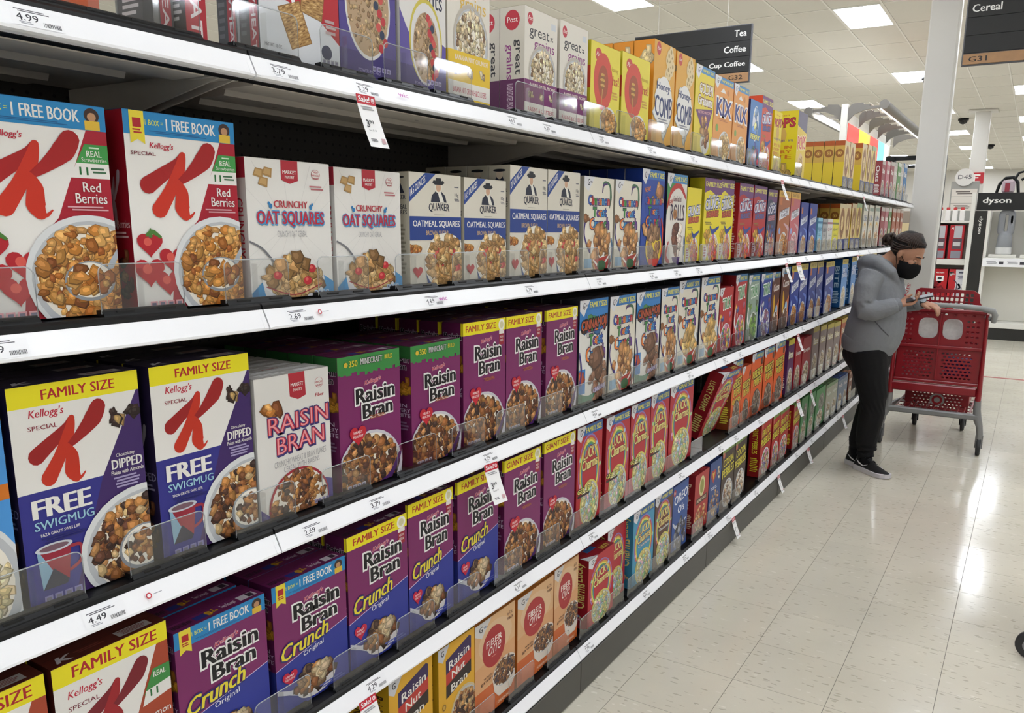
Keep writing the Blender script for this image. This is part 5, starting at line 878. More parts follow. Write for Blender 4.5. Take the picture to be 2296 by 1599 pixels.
# hanging sale tags
def sale_art(price, W=.052, H=.1):
    a = Art(W, H)
    for i in range(6): a.rect(0, .82 + .03 * i, 1, .85 + .03 * i, '#c21f33')
    a.z += .0001; a.text('Sale!', .08, .86, .66, .97, '#f4f0f0', .04, sh=.05); a.ell(.85, .91, .09, '#f0e8e8'); a.ell(.85, .91, .06, '#c21f33'); a.ell(.85, .91, .03, '#f0e8e8')
    a.lines(.12, .7, .85, .78, 2, '#9a9a9e'); a.text(price[0], .18, .38, .34, .52, '#26262c', .01); a.text(price[1:], .36, .45, .6, .52, '#26262c', .01); a.text('Save $1.30', .2, .3, .6, .34, '#55555c'); a.lines(.12, .1, .5, .16, 2, '#6a6a70'); a.rect(.7, .08, .9, .18, '#c8a0a4')
    return a
TAGS = [(0, 1.207, '399', 'below the purple nuggets box', 0), (2, 1.635, '399', 'in front of a crunch box yellow band', .1), (3, 1.16, '379', 'at the bottom edge of the photo', 0), (0, 4.249, '399', 'above the brown flakes boxes', 0), (0, 6.547, '399', 'above the cream oat boxes', 0),
        (1, 4.454, '399', 'beside another, above blue flakes boxes', 0), (1, 4.698, '399', 'curling outward, above blue flakes boxes', .25), (1, 6.5, '399', 'nearest the woman in the hoodie', .1), (2, 4.833, '399', 'over the plum flakes box', 0), (3, 4.955, '399', 'over the last fruity crisps box', .12),
        (3, 5.298, '399', 'over the green crisps boxes', 0), (4, 3.784, '399', 'nearest to the camera against grey kick plate', 0), (4, 4.625, '399', 'second along the grey kick plate', 0), (4, 5.346, '399', 'third along the grey kick plate', .1), (4, 6.489, '399', 'fourth along the grey kick plate, by shoes', .1)]
for r, y, pr, wh, tw in TAGS:
    z = ZR[r] - .027; ln = .098
    a = sale_art(pr); me = a.mesh('sale_print', 'xy', 0, 0)
    s = MB(); n = 8
    prof = [(.0172 + .036 * (i / n) ** 1.3, z - ln * (i / n)) for i in range(n + 1)]
    f = lambda yy, i, e: (prof[i][0] + e, yy, prof[i][1])
    for e in (0,): s.add([f(yy, i, e) for i in range(n + 1) for yy in (0, .052)], [(2 * i, 2 * i + 1, 2 * i + 3, 2 * i + 2) for i in range(n)])
    s.add([f(yy, i, -.0004) for i in range(n + 1) for yy in (0, .052)], [(2 * i, 2 * i + 2, 2 * i + 3, 2 * i + 1) for i in range(n)])
    o = s.obj('sale_tag', mat('tag_card', '#f1f0ef', .5)); o.location = (0, y, 0)
    for v in me.vertices:      # bend the print onto the strip
        t = 1 - v.co.y / .1; yy = v.co.x; e = v.co.z
        v.co = (.0172 + .036 * max(0, t) ** 1.3 + .0004 + e, yy, z - ln * t)
    link('tag_print', me, o); o.rotation_euler = (0, 0, -tw)
    tag(o, f'white and red sale tag {wh}' + ('' if r == 2 and y < 2 or r == 4 else f', {ROWN[r]}' if len(wh.split()) < 8 else ''), 'price tag', 'hanging sale tags')
# ---------------------------------------------------------------- floor
def speck(name, c1, tile=True, rough=.13):
    m = bpy.data.materials.new(name); m.use_nodes = True; nt = m.node_tree; b = nt.nodes['Principled BSDF']; N = nt.nodes.new; K = nt.links.new
    g = N('ShaderNodeNewGeometry'); oi = N('ShaderNodeObjectInfo'); mp = N('ShaderNodeMapping'); rot = N('ShaderNodeCombineXYZ')
    st = N('ShaderNodeMath'); st.operation = 'GREATER_THAN'; st.inputs[1].default_value = .5; mu = N('ShaderNodeMath'); mu.operation = 'MULTIPLY'; mu.inputs[1].default_value = 1.5708
    K(oi.outputs['Random'], st.inputs[0]); K(st.outputs[0], mu.inputs[0]); K(mu.outputs[0], rot.inputs[2]); K(rot.outputs[0], mp.inputs['Rotation'])
    mp.inputs['Scale'].default_value = (26, 74, 1); K(g.outputs['Position'], mp.inputs['Vector'])
    nz = N('ShaderNodeTexNoise'); nz.inputs['Scale'].default_value = 1.2; K(mp.outputs[0], nz.inputs['Vector'])
    ad = N('ShaderNodeVectorMath'); ad.operation = 'MULTIPLY_ADD'; ad.inputs[1].default_value = (.9, .9, .9); K(nz.outputs['Color'], ad.inputs[0]); K(mp.outputs[0], ad.inputs[2])
    vo = N('ShaderNodeTexVoronoi'); vo.inputs['Scale'].default_value = 1.0; K(ad.outputs[0], vo.inputs['Vector'])
    lt = N('ShaderNodeMath'); lt.operation = 'LESS_THAN'; lt.inputs[1].default_value = .31; K(vo.outputs['Distance'], lt.inputs[0])
    sp = N('ShaderNodeSeparateColor'); K(vo.outputs['Color'], sp.inputs[0]); g2 = N('ShaderNodeMath'); g2.operation = 'GREATER_THAN'; g2.inputs[1].default_value = .52; K(sp.outputs[0], g2.inputs[0])
    a2 = N('ShaderNodeMath'); a2.operation = 'MULTIPLY'; K(lt.outputs[0], a2.inputs[0]); K(g2.outputs[0], a2.inputs[1])
    cr = N('ShaderNodeValToRGB'); cr.color_ramp.elements[0].color = L('#8f8877'); cr.color_ramp.elements[1].color = L('#efeade'); cr.color_ramp.elements.new(.45).color = L('#a8a08c'); K(sp.outputs[1], cr.inputs[0])
    big = N('ShaderNodeTexNoise'); big.inputs['Scale'].default_value = 2.2; big.inputs['Detail'].default_value = 6; K(g.outputs['Position'], big.inputs['Vector'])
    mr = N('ShaderNodeMapRange'); mr.inputs['From Min'].default_value = .3; mr.inputs['From Max'].default_value = .7; mr.inputs['To Min'].default_value = .93; mr.inputs['To Max'].default_value = 1.04; K(big.outputs['Fac'], mr.inputs['Value'])
    tv = N('ShaderNodeMapRange'); tv.inputs['To Min'].default_value = .965; tv.inputs['To Max'].default_value = 1.02; K(oi.outputs['Random'], tv.inputs['Value'])
    pr = N('ShaderNodeMath'); pr.operation = 'MULTIPLY'; K(mr.outputs[0], pr.inputs[0]); K(tv.outputs[0], pr.inputs[1])
    mx = N('ShaderNodeMix'); mx.data_type = 'RGBA'; mx.inputs[6].default_value = L(c1); K(cr.outputs[0], mx.inputs[7])
    fm = N('ShaderNodeMath'); fm.operation = 'MULTIPLY'; fm.inputs[1].default_value = .5; K(a2.outputs[0], fm.inputs[0]); K(fm.outputs[0], mx.inputs[0])
    m2 = N('ShaderNodeMix'); m2.data_type = 'RGBA'; m2.blend_type = 'MULTIPLY'; m2.inputs[0].default_value = 1; K(mx.outputs[2], m2.inputs[6]); K(pr.outputs[0], m2.inputs[7])
    K(m2.outputs[2], b.inputs['Base Color'])
    rn = N('ShaderNodeTexNoise'); rn.inputs['Scale'].default_value = 5; rn.inputs['Detail'].default_value = 7; K(g.outputs['Position'], rn.inputs['Vector'])
    rr = N('ShaderNodeMapRange'); rr.inputs['To Min'].default_value = rough * .5; rr.inputs['To Max'].default_value = rough * 1.7; K(rn.outputs['Fac'], rr.inputs['Value']); K(rr.outputs[0], b.inputs['Roughness'])
    b.inputs['Specular IOR Level'].default_value = .5
    bn = N('ShaderNodeTexNoise'); bn.inputs['Scale'].default_value = 4.0; bn.inputs['Detail'].default_value = 3; K(g.outputs['Position'], bn.inputs['Vector'])
    bp = N('ShaderNodeBump'); bp.inputs['Strength'].default_value = .12; bp.inputs['Distance'].default_value = .004; K(bn.outputs['Fac'], bp.inputs['Height']); K(bp.outputs[0], b.inputs['Normal'])
    return m
FLM = speck('vinyl_tile', '#d3cdbc')
XW0, XW1, YW0, YW1 = -15.0, 12.0, -9.0, 47.0
fo = MB().box(XW0, XW1, YW0, YW1, -.12, -.0012).obj('floor', mat('tile_joint', '#625d53', .6)); tag(fo, kind='structure')
T = .3048; GX, GY = .1133, 2.2673
tm_ = MB().cbox(0, T - .0015, 0, T - .0015, -.0012, 0, .0005).mesh('floor_tile', FLM)
cells = [(i, j) for i in range(-3, 20) for j in range(-12, 46)]
def vis(i, j):
    x, y = GX + (i + .5) * T, GY + (j + .5) * T
    d = Vector((x, y, 0)) - Vector((cx, 0, cz)); w_ = d.dot(fwd)
    if w_ < .3: return None
    px = 1148 + 27.65 + F_PX * d.dot(r2) / w_; py = 799.5 + 86.56 - F_PX * d.dot(u2) / w_
    if -60 < px < 2360 and -60 < py < 1680 and x > -.1: return w_
cand = sorted([(vis(i, j), i, j) for i, j in cells if vis(i, j)])[:300]
near = {(i, j) for _, i, j in cand}
for i, j in sorted(near):
    link('floor_tile', tm_, fo, (GX + i * T, GY + j * T, 0))
s = MB()
for i, j in cells:
    if (i, j) not in near:
        x, y = GX + i * T, GY + j * T; s.add([(x, y, 0), (x + T - .0015, y, 0), (x + T - .0015, y + T - .0015, 0), (x, y + T - .0015, 0)], [(0, 1, 2, 3)])
xa, xb, ya, yb = GX - 3 * T, GX + 20 * T, GY - 12 * T, GY + 46 * T
for q in ((XW0, xa, YW0, YW1), (xb, XW1, YW0, YW1), (xa, xb, YW0, ya), (xa, xb, yb, YW1)):
    s.add([(q[0], q[2], 0), (q[1], q[2], 0), (q[1], q[3], 0), (q[0], q[3], 0)], [(0, 1, 2, 3)])
o = s.obj('floor_tiling', FLM, fo); o['kind'] = 'stuff'
RLY = 9.97
o = MB().box(.3, 9, RLY - .03, RLY + .03, .0002, .0012).obj('floor_line', mat('red_line', '#b05050', .3)); o.parent = fo
# ---------------------------------------------------------------- ceiling: lay-in tiles on a metal grid, lamps in the cells
CW, CL, CX0, CY0 = .66, 1.335, -1.635, 12.41
WM = mat('wall_paint', '#d4d0c8', .6); CT = mat('ceiling_board', '#d8d4cb', .8, bump=(60, .15), noise=(1.5, .06)); GR = mat('grid_white', '#e4e1da', .45)
ce = MB().box(XW0, XW1, YW0, YW1, CEIL + .03, CEIL + .2).obj('ceiling', CT); tag(ce, kind='structure')
rows_ = {0: 0, -4: 2, 3: 2, 7: 0, 11: 2, -8: 0, -12: 2, -16: 0, 15: 0}
lights = set()
for i, ph in rows_.items():
    for j in range(-20 + ph, 27, 4):
        if YW0 < CY0 + j * CL < YW1 - 2: lights.add((i, j))
tile = MB().cbox(.012, CW - .012, .012, CL - .012, CEIL + .004, CEIL + .02, .003).mesh('ceiling_tile', CT)
ccells = [(i, j) for i in range(-20, 20) for j in range(-16, 26) if (i, j) not in lights and XW0 < CX0 + i * CW < XW1 - CW and YW0 < CY0 + j * CL < YW1 - CL]
def cvis(i, j):
    d = Vector((CX0 + (i + .5) * CW, CY0 + (j + .5) * CL, CEIL)) - Vector((cx, 0, cz)); w_ = d.dot(fwd)
    if w_ < 1: return None
    px = 1148 + 27.65 + F_PX * d.dot(r2) / w_; py = 799.5 + 86.56 - F_PX * d.dot(u2) / w_
    if 1000 < px < 2400 and -60 < py < 500: return w_
cn = {(i, j) for _, i, j in sorted([(cvis(i, j), i, j) for i, j in ccells if cvis(i, j)])[:300]}
for i, j in sorted(cn): link('ceiling_tile', tile, ce, (CX0 + i * CW, CY0 + j * CL, 0))
s = MB()
for i, j in ccells:
    if (i, j) not in cn: x, y = CX0 + i * CW, CY0 + j * CL; s.box(x + .012, x + CW - .012, y + .012, y + CL - .012, CEIL + .004, CEIL + .02)
o = s.obj('ceiling_tiling', CT, ce); o['kind'] = 'stuff'
s = MB()
for i in range(-20, 21): s.box(CX0 + i * CW - .012, CX0 + i * CW + .012, YW0, YW1, CEIL - .002, CEIL + .005)
for j in range(-16, 27): s.box(XW0, XW1, CY0 + j * CL - .012, CY0 + j * CL + .012, CEIL - .0015, CEIL + .005)
o = s.obj('grid_bars', GR, ce); o['kind'] = 'stuff'
LM = mat('lamp_diffuser', '#ffffff', .4, emit='#eff5ff', es=LAMP)
dif = MB().cbox(.035, CW - .035, .035, CL - .035, CEIL - .004, CEIL + .006, .002).mesh('diffuser', LM)
f_ = MB()
for q in ((.012, .036, .012, CL - .012), (CW - .036, CW - .012, .012, CL - .012), (.036, CW - .036, .012, .036), (.036, CW - .036, CL - .036, CL - .012)): f_.box(q[0], q[1], q[2], q[3], CEIL - .006, CEIL + .004)
frm = f_.mesh('frame', GR)
hs = MB().box(.02, CW - .02, .02, CL - .02, CEIL + .007, CEIL + .028).mesh('housing', STEEL)
names_row = {0: 'row over the shelf tops', -4: 'row left of the tea sign', 3: 'row right of the column'}
seen = {}
for i, j in sorted(lights, key=lambda q: q[1]):
    x, y = CX0 + i * CW, CY0 + j * CL; r_ = empty('ceiling_light', (x, y, 0))
    for n_, me in (('diffuser', dif), ('frame', frm), ('housing', hs)): link(n_, me, r_)
    vd = cvis(i, j); k = seen.get((i, bool(vd)), 0); seen[i, bool(vd)] = k + 1
    where = {0: 'over the shelf tops', -4: 'left of the tea sign', 3: 'right of the column'}.get(i, 'outside the photo')
    OW = ['nearest', 'second', 'third', 'fourth', 'fifth', 'sixth', 'seventh', 'eighth', 'ninth', 'tenth', 'eleventh', 'twelfth']
    ln_ = {-8: 'first line left beyond the tea sign', -12: 'second line left beyond the tea sign', -16: 'third line left beyond the tea sign', 7: 'line at the right photo edge', 11: 'line beyond the right photo edge', 15: 'outermost right line'}.get(i)
    if vd and i in (0, -4, 3): lab = f'flat white recessed ceiling light {where}, {OW[k]} of its line'
    elif vd: lab = f'white recessed ceiling light, {OW[k]} in the {ln_}'
    else: lab = 'recessed white ceiling light outside the photo frame'
    tag(r_, lab, 'ceiling light', 'recessed ceiling lights' if vd else 'ceiling lights outside the frame')
# walls
for n_, q in (('wall_back', (XW0, XW1, YW1, YW1 + .15)), ('wall_front', (XW0, XW1, YW0 - .15, YW0)), ('wall_left', (XW0 - .15, XW0, YW0 - .15, YW1 + .15)), ('wall_right', (XW1, XW1 + .15, YW0 - .15, YW1 + .15))):
    tag(MB().box(*q, -.12, CEIL + .2).obj(n_, WM), kind='structure')
# domes and sprinklers under the ceiling
for k, (x, y, lb) in enumerate(((-1.03, 18.55, 'beside the white column'), (-.9, 25.6, 'near the middle of the light line'), (-.6, 33.5, 'farthest above the aisle marker'))):
    r_ = empty('security_camera', (x, y, CEIL - .003)); MB().lathe([(.0, 0), (.13, 0), (.13, -.05), (0.0, -.05)], n=16).obj('housing', BLK, r_)
    MB().lathe([(.10, -.05), (.1, -.09), (.07, -.13), (0, -.15)], n=16).obj('dome', mat('smoked_dome', '#0a0808', .1), r_); tag(r_, f'black dome security camera {lb}', 'security camera', 'ceiling domes')
for x, y, lb in ((-3.3, 9.9, 'left of the tea sign'), (.2, 15.3, 'right of the white column')):
    o = MB().lathe([(0, 0), (.035, 0), (.035, -.006), (.008, -.008), (.008, -.05), (.03, -.052), (.03, -.056), (0, -.058)], n=12).obj('sprinkler_head', mat('sprinkler_metal', '#8a8680', .4, .6)); o.location = (x, y, CEIL - .003); tag(o, f'small metal ceiling sprinkler {lb}', 'sprinkler')
# ---------------------------------------------------------------- white column at the end of the shelf
o = empty('structural_column', (-.03, 9.62, 0)); CWH = mat('column_paint', '#cfccc6', .5)
MB().cbox(0, .27, 0, .27, 0, CEIL + .03, .012).obj('shaft', CWH, o); MB().cbox(-.008, .278, -.008, .278, 0, .12, .003).obj('base_trim', mat('column_trim', '#8f8c86', .5), o)
MB().cbox(.255, .282, .02, .06, .1, CEIL - .1, .004).obj('corner_guard', mat('guard_white', '#e8e6e0', .35), o)
tag(o, 'white square structural column at the far end of cereal shelves', 'column')
# ---------------------------------------------------------------- hanging aisle signs
def art_plane(a, name, parent, loc, me_mat=None):
    me = a.mesh(name, 'xz', 0, 0, me_mat); return link(name, me, parent, loc)
def aisle_sign(x, y, z, w, h, words, code, right, label):
    r_ = empty('aisle_sign', (x, y, z))
    MB().cbox(-.012, w + .012, .0, .03, -.012, h + .01, .004).obj('frame', mat('sign_frame', '#55555a', .4), r_)
    nb = 4 if right is None else len(words); bh = (h - .09) / nb; p = mat('sign_black', '#1d1d1d', .6)
    for i in range(nb):
        z1 = h - i * bh; pn = MB().cbox(0, w, -.01, .001, z1 - bh + .003, z1, .001).obj('panel', p, r_)
        if i < len(words) and words[i]:
            n = len(words[i]); tw = .037 * n * (1.0 if n > 4 else 1.1); a = Art(w, bh)
            u0, u1 = ((1 - (tw + .04) / w, 1 - .04 / w) if right else (.035 / w, (.035 + tw) / w)); a.text(words[i], u0, .3, u1, .72, '#e4e2de', .03); art_plane(a, 'lettering', pn, (0, -.0103, z1 - bh))
    st = MB().cbox(0, w, -.01, .001, 0, .085, .001).obj('wood_strip', mat('sign_wood', '#a98058', .5, noise=(14, .25)), r_)
    a = Art(w, .085); u0 = 1 - .2 / w if right else .045 / w; a.text(code, u0, .25, u0 + .14 / w, .75, '#2a221c', .03); art_plane(a, 'lettering', st, (0, -.0103, 0))
    for xx in (w * .2, w * .8): MB().tube([(xx, .015, h), (xx, .015, CEIL - z)], .0025, 6).obj('wire', STEEL, r_)
    tag(r_, label, 'sign', 'aisle signs'); return r_
aisle_sign(-2.74, 8.5, 2.985, 1.24, .53, ['Tea', 'Coffee', 'Cup Coffee'], 'G32', True, 'black hanging aisle sign reading Tea and Coffee')
aisle_sign(.405, 8.5, 2.965, 1.24, .53, ['Cereal', '', ''], 'G31', False, 'black hanging aisle sign reading Cereal')
# ---------------------------------------------------------------- shopper
PX = 0.0; PYC = 5.53
def fuse(mb, voxel=.006, smooth=4, fac=.5):
    me = mb.mesh('tmp', WM); o = bpy.data.objects.new('tmp', me); COL.objects.link(o)
    m1 = o.modifiers.new('r', 'REMESH'); m1.mode = 'VOXEL'; m1.voxel_size = voxel; m1.use_smooth_shade = True
    m2 = o.modifiers.new('s', 'SMOOTH'); m2.iterations = smooth; m2.factor = fac
    dg = bpy.context.evaluated_depsgraph_get(); dg.update()
    res = bpy.data.meshes.new_from_object(o.evaluated_get(dg)); bpy.data.objects.remove(o); return res
def skinm():
    return mat('skin', '#a87a60', .5, bump=(90, .05))
def fobj(name, mb, m, parent, voxel=.006, smooth=4):
    me = fuse(mb, voxel, smooth); me.name = name; me.materials.clear(); me.materials.append(m)
    for p in me.polygons: p.use_smooth = True
    return link(name, me, parent)
UX = (1, 0, 0)
def torso(g, b):
    pts = [(.30, .80, .148, .19), (.318, .86, .165, .205), (.334, .93, .171, .208), (.345, 1.02, .16, .20), (.342, 1.12, .148, .195), (.335, 1.20, .138, .19), (.33, 1.265, .108, .17), (.338, 1.315, .078, .115), (.362, 1.36, .055, .065)]
    b.tube([(x, PYC, z) for x, z, _, _ in pts], [(w_ + g, d + g) for _, _, d, w_ in pts], 28, up=UX)
RARM = [(.315, -.17, 1.27, .07), (.295, -.215, 1.19, .068), (.29, -.235, 1.10, .062), (.302, -.24, 1.055, .058), (.35, -.24, 1.05, .055), (.42, -.225, 1.075, .049), (.472, -.205, 1.095, .042)]
LARM = [(.33, .17, 1.27, .068), (.35, .215, 1.17, .062), (.40, .22, 1.08, .056), (.46, .19, 1.065, .05), (.53, .13, 1.08, .043), (.565, .10, 1.085, .038)]
def arm(A, g, b, n=None):
    b.tube([(x, PYC + y, z) for x, y, z, _ in A[:n]], [r + g for *_, r in A[:n]], 16, up=(0, 0, 1))
RLEG = [(.315, -.09, .80, .115), (.33, -.09, .72, .112), (.352, -.085, .61, .1), (.372, -.075, .51, .088), (.372, -.06, .40, .078), (.358, -.04, .29, .073), (.35, -.03, .19, .066), (.348, -.02, .12, .055)]
LLEG = [(.30, .09, .80, .112), (.315, .09, .70, .108), (.338, .085, .60, .094), (.35, .08, .50, .083), (.335, .075, .40, .074), (.312, .072, .29, .07), (.292, .07, .19, .062), (.285, .07, .12, .052)]
HC = Vector((.476, PYC - .01, 1.397)); HR = Matrix.Rotation(math.radians(-14), 3, 'Z') @ Matrix.Rotation(math.radians(30), 3, 'Y')
hp = lambda x, y, z: HC + HR @ Vector((x, y, z))
b = MB()
torso(-.02, b); arm(RARM, -.014, b); arm(LARM, -.014, b); arm(RLEG, -.016, b); arm(LLEG, -.016, b)
b.tube([(.345, PYC, 1.30), (.375, PYC, 1.34), (.41, PYC, 1.375), (.445, PYC, 1.40)], [.06, .053, .05, .052], 16, up=(0, 1, 0))
b.ell(hp(-.004, 0, .02), (.092, .073, .093), 24, 16, rot=HR); b.ell(hp(.03, 0, -.05), (.066, .056, .078), 20, 14, rot=HR); b.ell(hp(.058, 0, -.105), (.028, .03, .022), rot=HR)
b.tube([hp(.086, 0, .01), hp(.1, 0, -.022), hp(.106, 0, -.04)], [.007, .011, .013], 10); b.ell(hp(.098, 0, -.044), (.013, .018, .01), rot=HR)
b.ell(hp(.088, 0, -.075), (.009, .022, .012), rot=HR); b.ell(hp(.078, 0, .018), (.015, .05, .012), rot=HR)
for sg in (-1, 1): b.ell(hp(.06, sg * .036, -.03), (.024, .024, .022), rot=HR)
for sg in (-1, 1):       # ears
    b.ell(hp(-.008, sg * .077, -.012), (.017, .009, .028), 12, 10, rot=HR); b.ell(hp(-.012, sg * .083, -.002), (.014, .006, .018), 10, 8, rot=HR)
def hand(b, wr, palm, up, side, curls, thumb, L_=.072):
    """palm from wrist towards the knuckles, four unequal curled fingers, a thumb off the side"""
    w = Vector(wr); d = (Vector(palm) - w).normalized(); u = Vector(up); u = (u - d * u.dot(d)).normalized(); sd = d.cross(u) * side
    k = w + d * .075
    b.tube([w - d * .03, w, w + d * .03, w + d * .06, k + d * .008], [.022, .022, (.034, .017), (.038, .016), (.034, .012)], 14, up=u)
    for i, (ln, c) in enumerate(zip((.92, 1.0, .95, .76), curls)):
        p = w + d * .055 + sd * (.027 - .018 * i); q = k + sd * (.029 - .0185 * i); pts = [p, q]; ang = 0; ll = L_ * ln
        for s_, f2 in ((.45, .8), (.32, 1.0), (.23, .9)):
            ang += c * f2; q = q + (d * math.cos(ang) - u * math.sin(ang)) * ll * s_; pts.append(q)
        b.tube(pts, [.010, .0098, .0092, .0085, .0068], 10, up=sd)
        b.ell(pts[-1], (.0072,) * 3, 8, 6)
    p = w + sd * .02 + d * .015; tv = Vector(thumb).normalized()
    q1 = p + (d * .6 + sd * .75).normalized() * .032; q2 = q1 + (d * .5 + tv * .7).normalized() * .03; q3 = q2 + (d * .75 + tv * .35).normalized() * .024
    b.tube([p, q1, q2, q3], [.016, .0125, .0108, .0085], 10, up=u); b.ell(q3, (.0085,) * 3, 8, 6)
RW = (.478, PYC - .203, 1.098); LW = (.578, PYC + .095, 1.088)
hand(b, RW, (.56, PYC - .185, 1.118), (0, .35, -1), 1, (.5, .55, .6, .7), (.3, -.2, .9))
hand(b, LW, (.68, PYC + .06, 1.072), (0, -.1, 1), 1, (.55, .6, .65, .7), (.2, -.8, -.3))
for A, F0 in ((RLEG, (.33, -.02)), (LLEG, (.27, .07))): b.tube([(A[-1][0], PYC + A[-1][1], .13), (A[-1][0] + .01, PYC + A[-1][1] - .01, .06), (A[-1][0] + .05, PYC + A[-1][1] - .04, .04)], [.038, .036, .03], 12, up=(0, 1, 0))
per = fobj('person', b, skinm(), None, .0052, 2)
tag(per, 'person in grey hoodie and black trousers looking down at a phone', 'person')
# face: lowered eyes, lids and brows
for sg in (-1, 1):
    MB().ell(hp(.0765, sg * .031, -.012), (.0105, .013, .008), 14, 10, rot=HR).obj('eye', mat('eye_white', '#cfc8c0', .2), per)
    MB().ell(hp(.0835, sg * .031, -.016), (.0038, .006, .0045), 12, 8, rot=HR).obj('iris', mat('iris_brown', '#24160e', .2), per)
    MB().ell(hp(.0765, sg * .031, -.0075), (.0122, .0155, .0085), 14, 10, rot=HR).obj('eyelid', skinm(), per)
    MB().tube([hp(.0925, sg * .018, .018), hp(.0895, sg * .034, .022), hp(.077, sg * .05, .018)], [.0028, .0034, .002], 8).obj('eyebrow', mat('brow_dark', '#2a1c15', .7), per)
# hoodie
HM = mat('grey_jersey', '#808286', .85, spec=.2, bump=(20, .55), noise=(300, .12))
b = MB(); torso(.004, b); arm(RARM, .004, b); arm(LARM, .002, b)
b.tube([(.302, PYC - .24, 1.055), (.34, PYC - .245, 1.03)], [.062, .045], 14)
for x, z, a_ in ((.31, 1.0, .0), (.33, .95, .3)): pass
b.tube([(.445, PYC - .085, 1.215), (.415, PYC - .135, 1.285), (.34, PYC - .125, 1.335), (.265, PYC - .06, 1.34), (.24, PYC, 1.325), (.265, PYC + .06, 1.34), (.34, PYC + .125, 1.335), (.415, PYC + .135, 1.285), (.445, PYC + .085, 1.215)], [.022, .032, .04, .047, .052, .047, .04, .032, .022], 14)
b.ell((.262, PYC, 1.275), (.06, .115, .07))
# soft folds at the elbow, waist and pocket
for p0, p1, r_ in (((.27, -.29, 1.12), (.33, -.285, 1.06), .012), ((.33, -.275, 1.0), (.40, -.26, 1.05), .012), ((.24, -.17, 1.02), (.35, -.195, .99), .014), ((.2, -.12, .93), (.33, -.2, .90), .012), ((.36, -.2, 1.0), (.46, -.13, .95), .012)):
    b.tube([(p0[0], PYC + p0[1], p0[2]), ((p0[0] + p1[0]) / 2, PYC + (p0[1] + p1[1]) / 2 - .004, (p0[2] + p1[2]) / 2), (p1[0], PYC + p1[1], p1[2])], [.003, r_, .003], 8)
hd = fobj('hoodie', b, HM, per, .0065, 5)
b = MB(); b.tube([(.298, PYC, .775), (.30, PYC, .79), (.303, PYC, .84), (.306, PYC, .85)], [(.192, .15), (.196, .155), (.203, .163), (.2, .16)], 32, up=UX)
fobj('hem_band', b, mat('grey_rib', '#7a7c80', .9, spec=.2, bump=(300, .4)), per, .006, 2)
for A, nm in ((RARM, 'cuff'), (LARM, 'cuff')):
    x, y, z, r_ = A[-1]; x0, y0_, z0, _ = A[-2]; d = (Vector((x, y, z)) - Vector((x0, y0_, z0))).normalized()
    MB().tube([Vector((x, PYC + y, z)) - d * .02, Vector((x, PYC + y, z)) - d * .015, Vector((x, PYC + y, z)) + d * .02, Vector((x, PYC + y, z)) + d * .024], [r_ * .9, r_ + .005, r_ * .86 + .001, r_ * .7], 18).obj('cuff', mat('grey_rib', '#7a7c80'), per)
MB().tube([(.36, PYC - .212, .99), (.40, PYC - .2, .945), (.44, PYC - .165, .90)], [.003, .004, .003], 8).obj('pocket_edge', mat('pocket_seam', '#55565a', .9), per)
a = Art(.05, .16); a.text('SINCE', .2, .05, .8, .95, '#9a2c38', .04, rot=90); me = a.mesh('shirt_lettering', 'xz', 0, 0); o = link('shirt_lettering', me, per); o.location = (.474, PYC - .085, 1.07); o.rotation_euler = (math.radians(4), math.radians(12), math.radians(62))
# trousers
b = MB(); arm(RLEG + [(.358, -.028, .085, .052)], .0, b); arm(LLEG + [(.29, .068, .085, .05)], .0, b)
b.tube([(.30, PYC, .86), (.302, PYC, .80), (.31, PYC, .74), (.325, PYC, .68), (.335, PYC, .62)], [(.18, .135), (.188, .147), (.185, .142), (.16, .12), (.1, .08)], 26, up=UX)
b.ell((.262, PYC, .765), (.11, .16, .1))
for z, dx in ((.185, .004), (.165, .006), (.145, .008)):
    for A in (RLEG, LLEG): b.tube([(A[-1][0] + dx, PYC + A[-1][1], z - .006), (A[-1][0] + dx, PYC + A[-1][1], z + .006)], [.062, .064], 16, up=UX)
fobj('trousers', b, mat('black_leggings', '#0e0e10', .75, spec=.25), per, .006, 3)
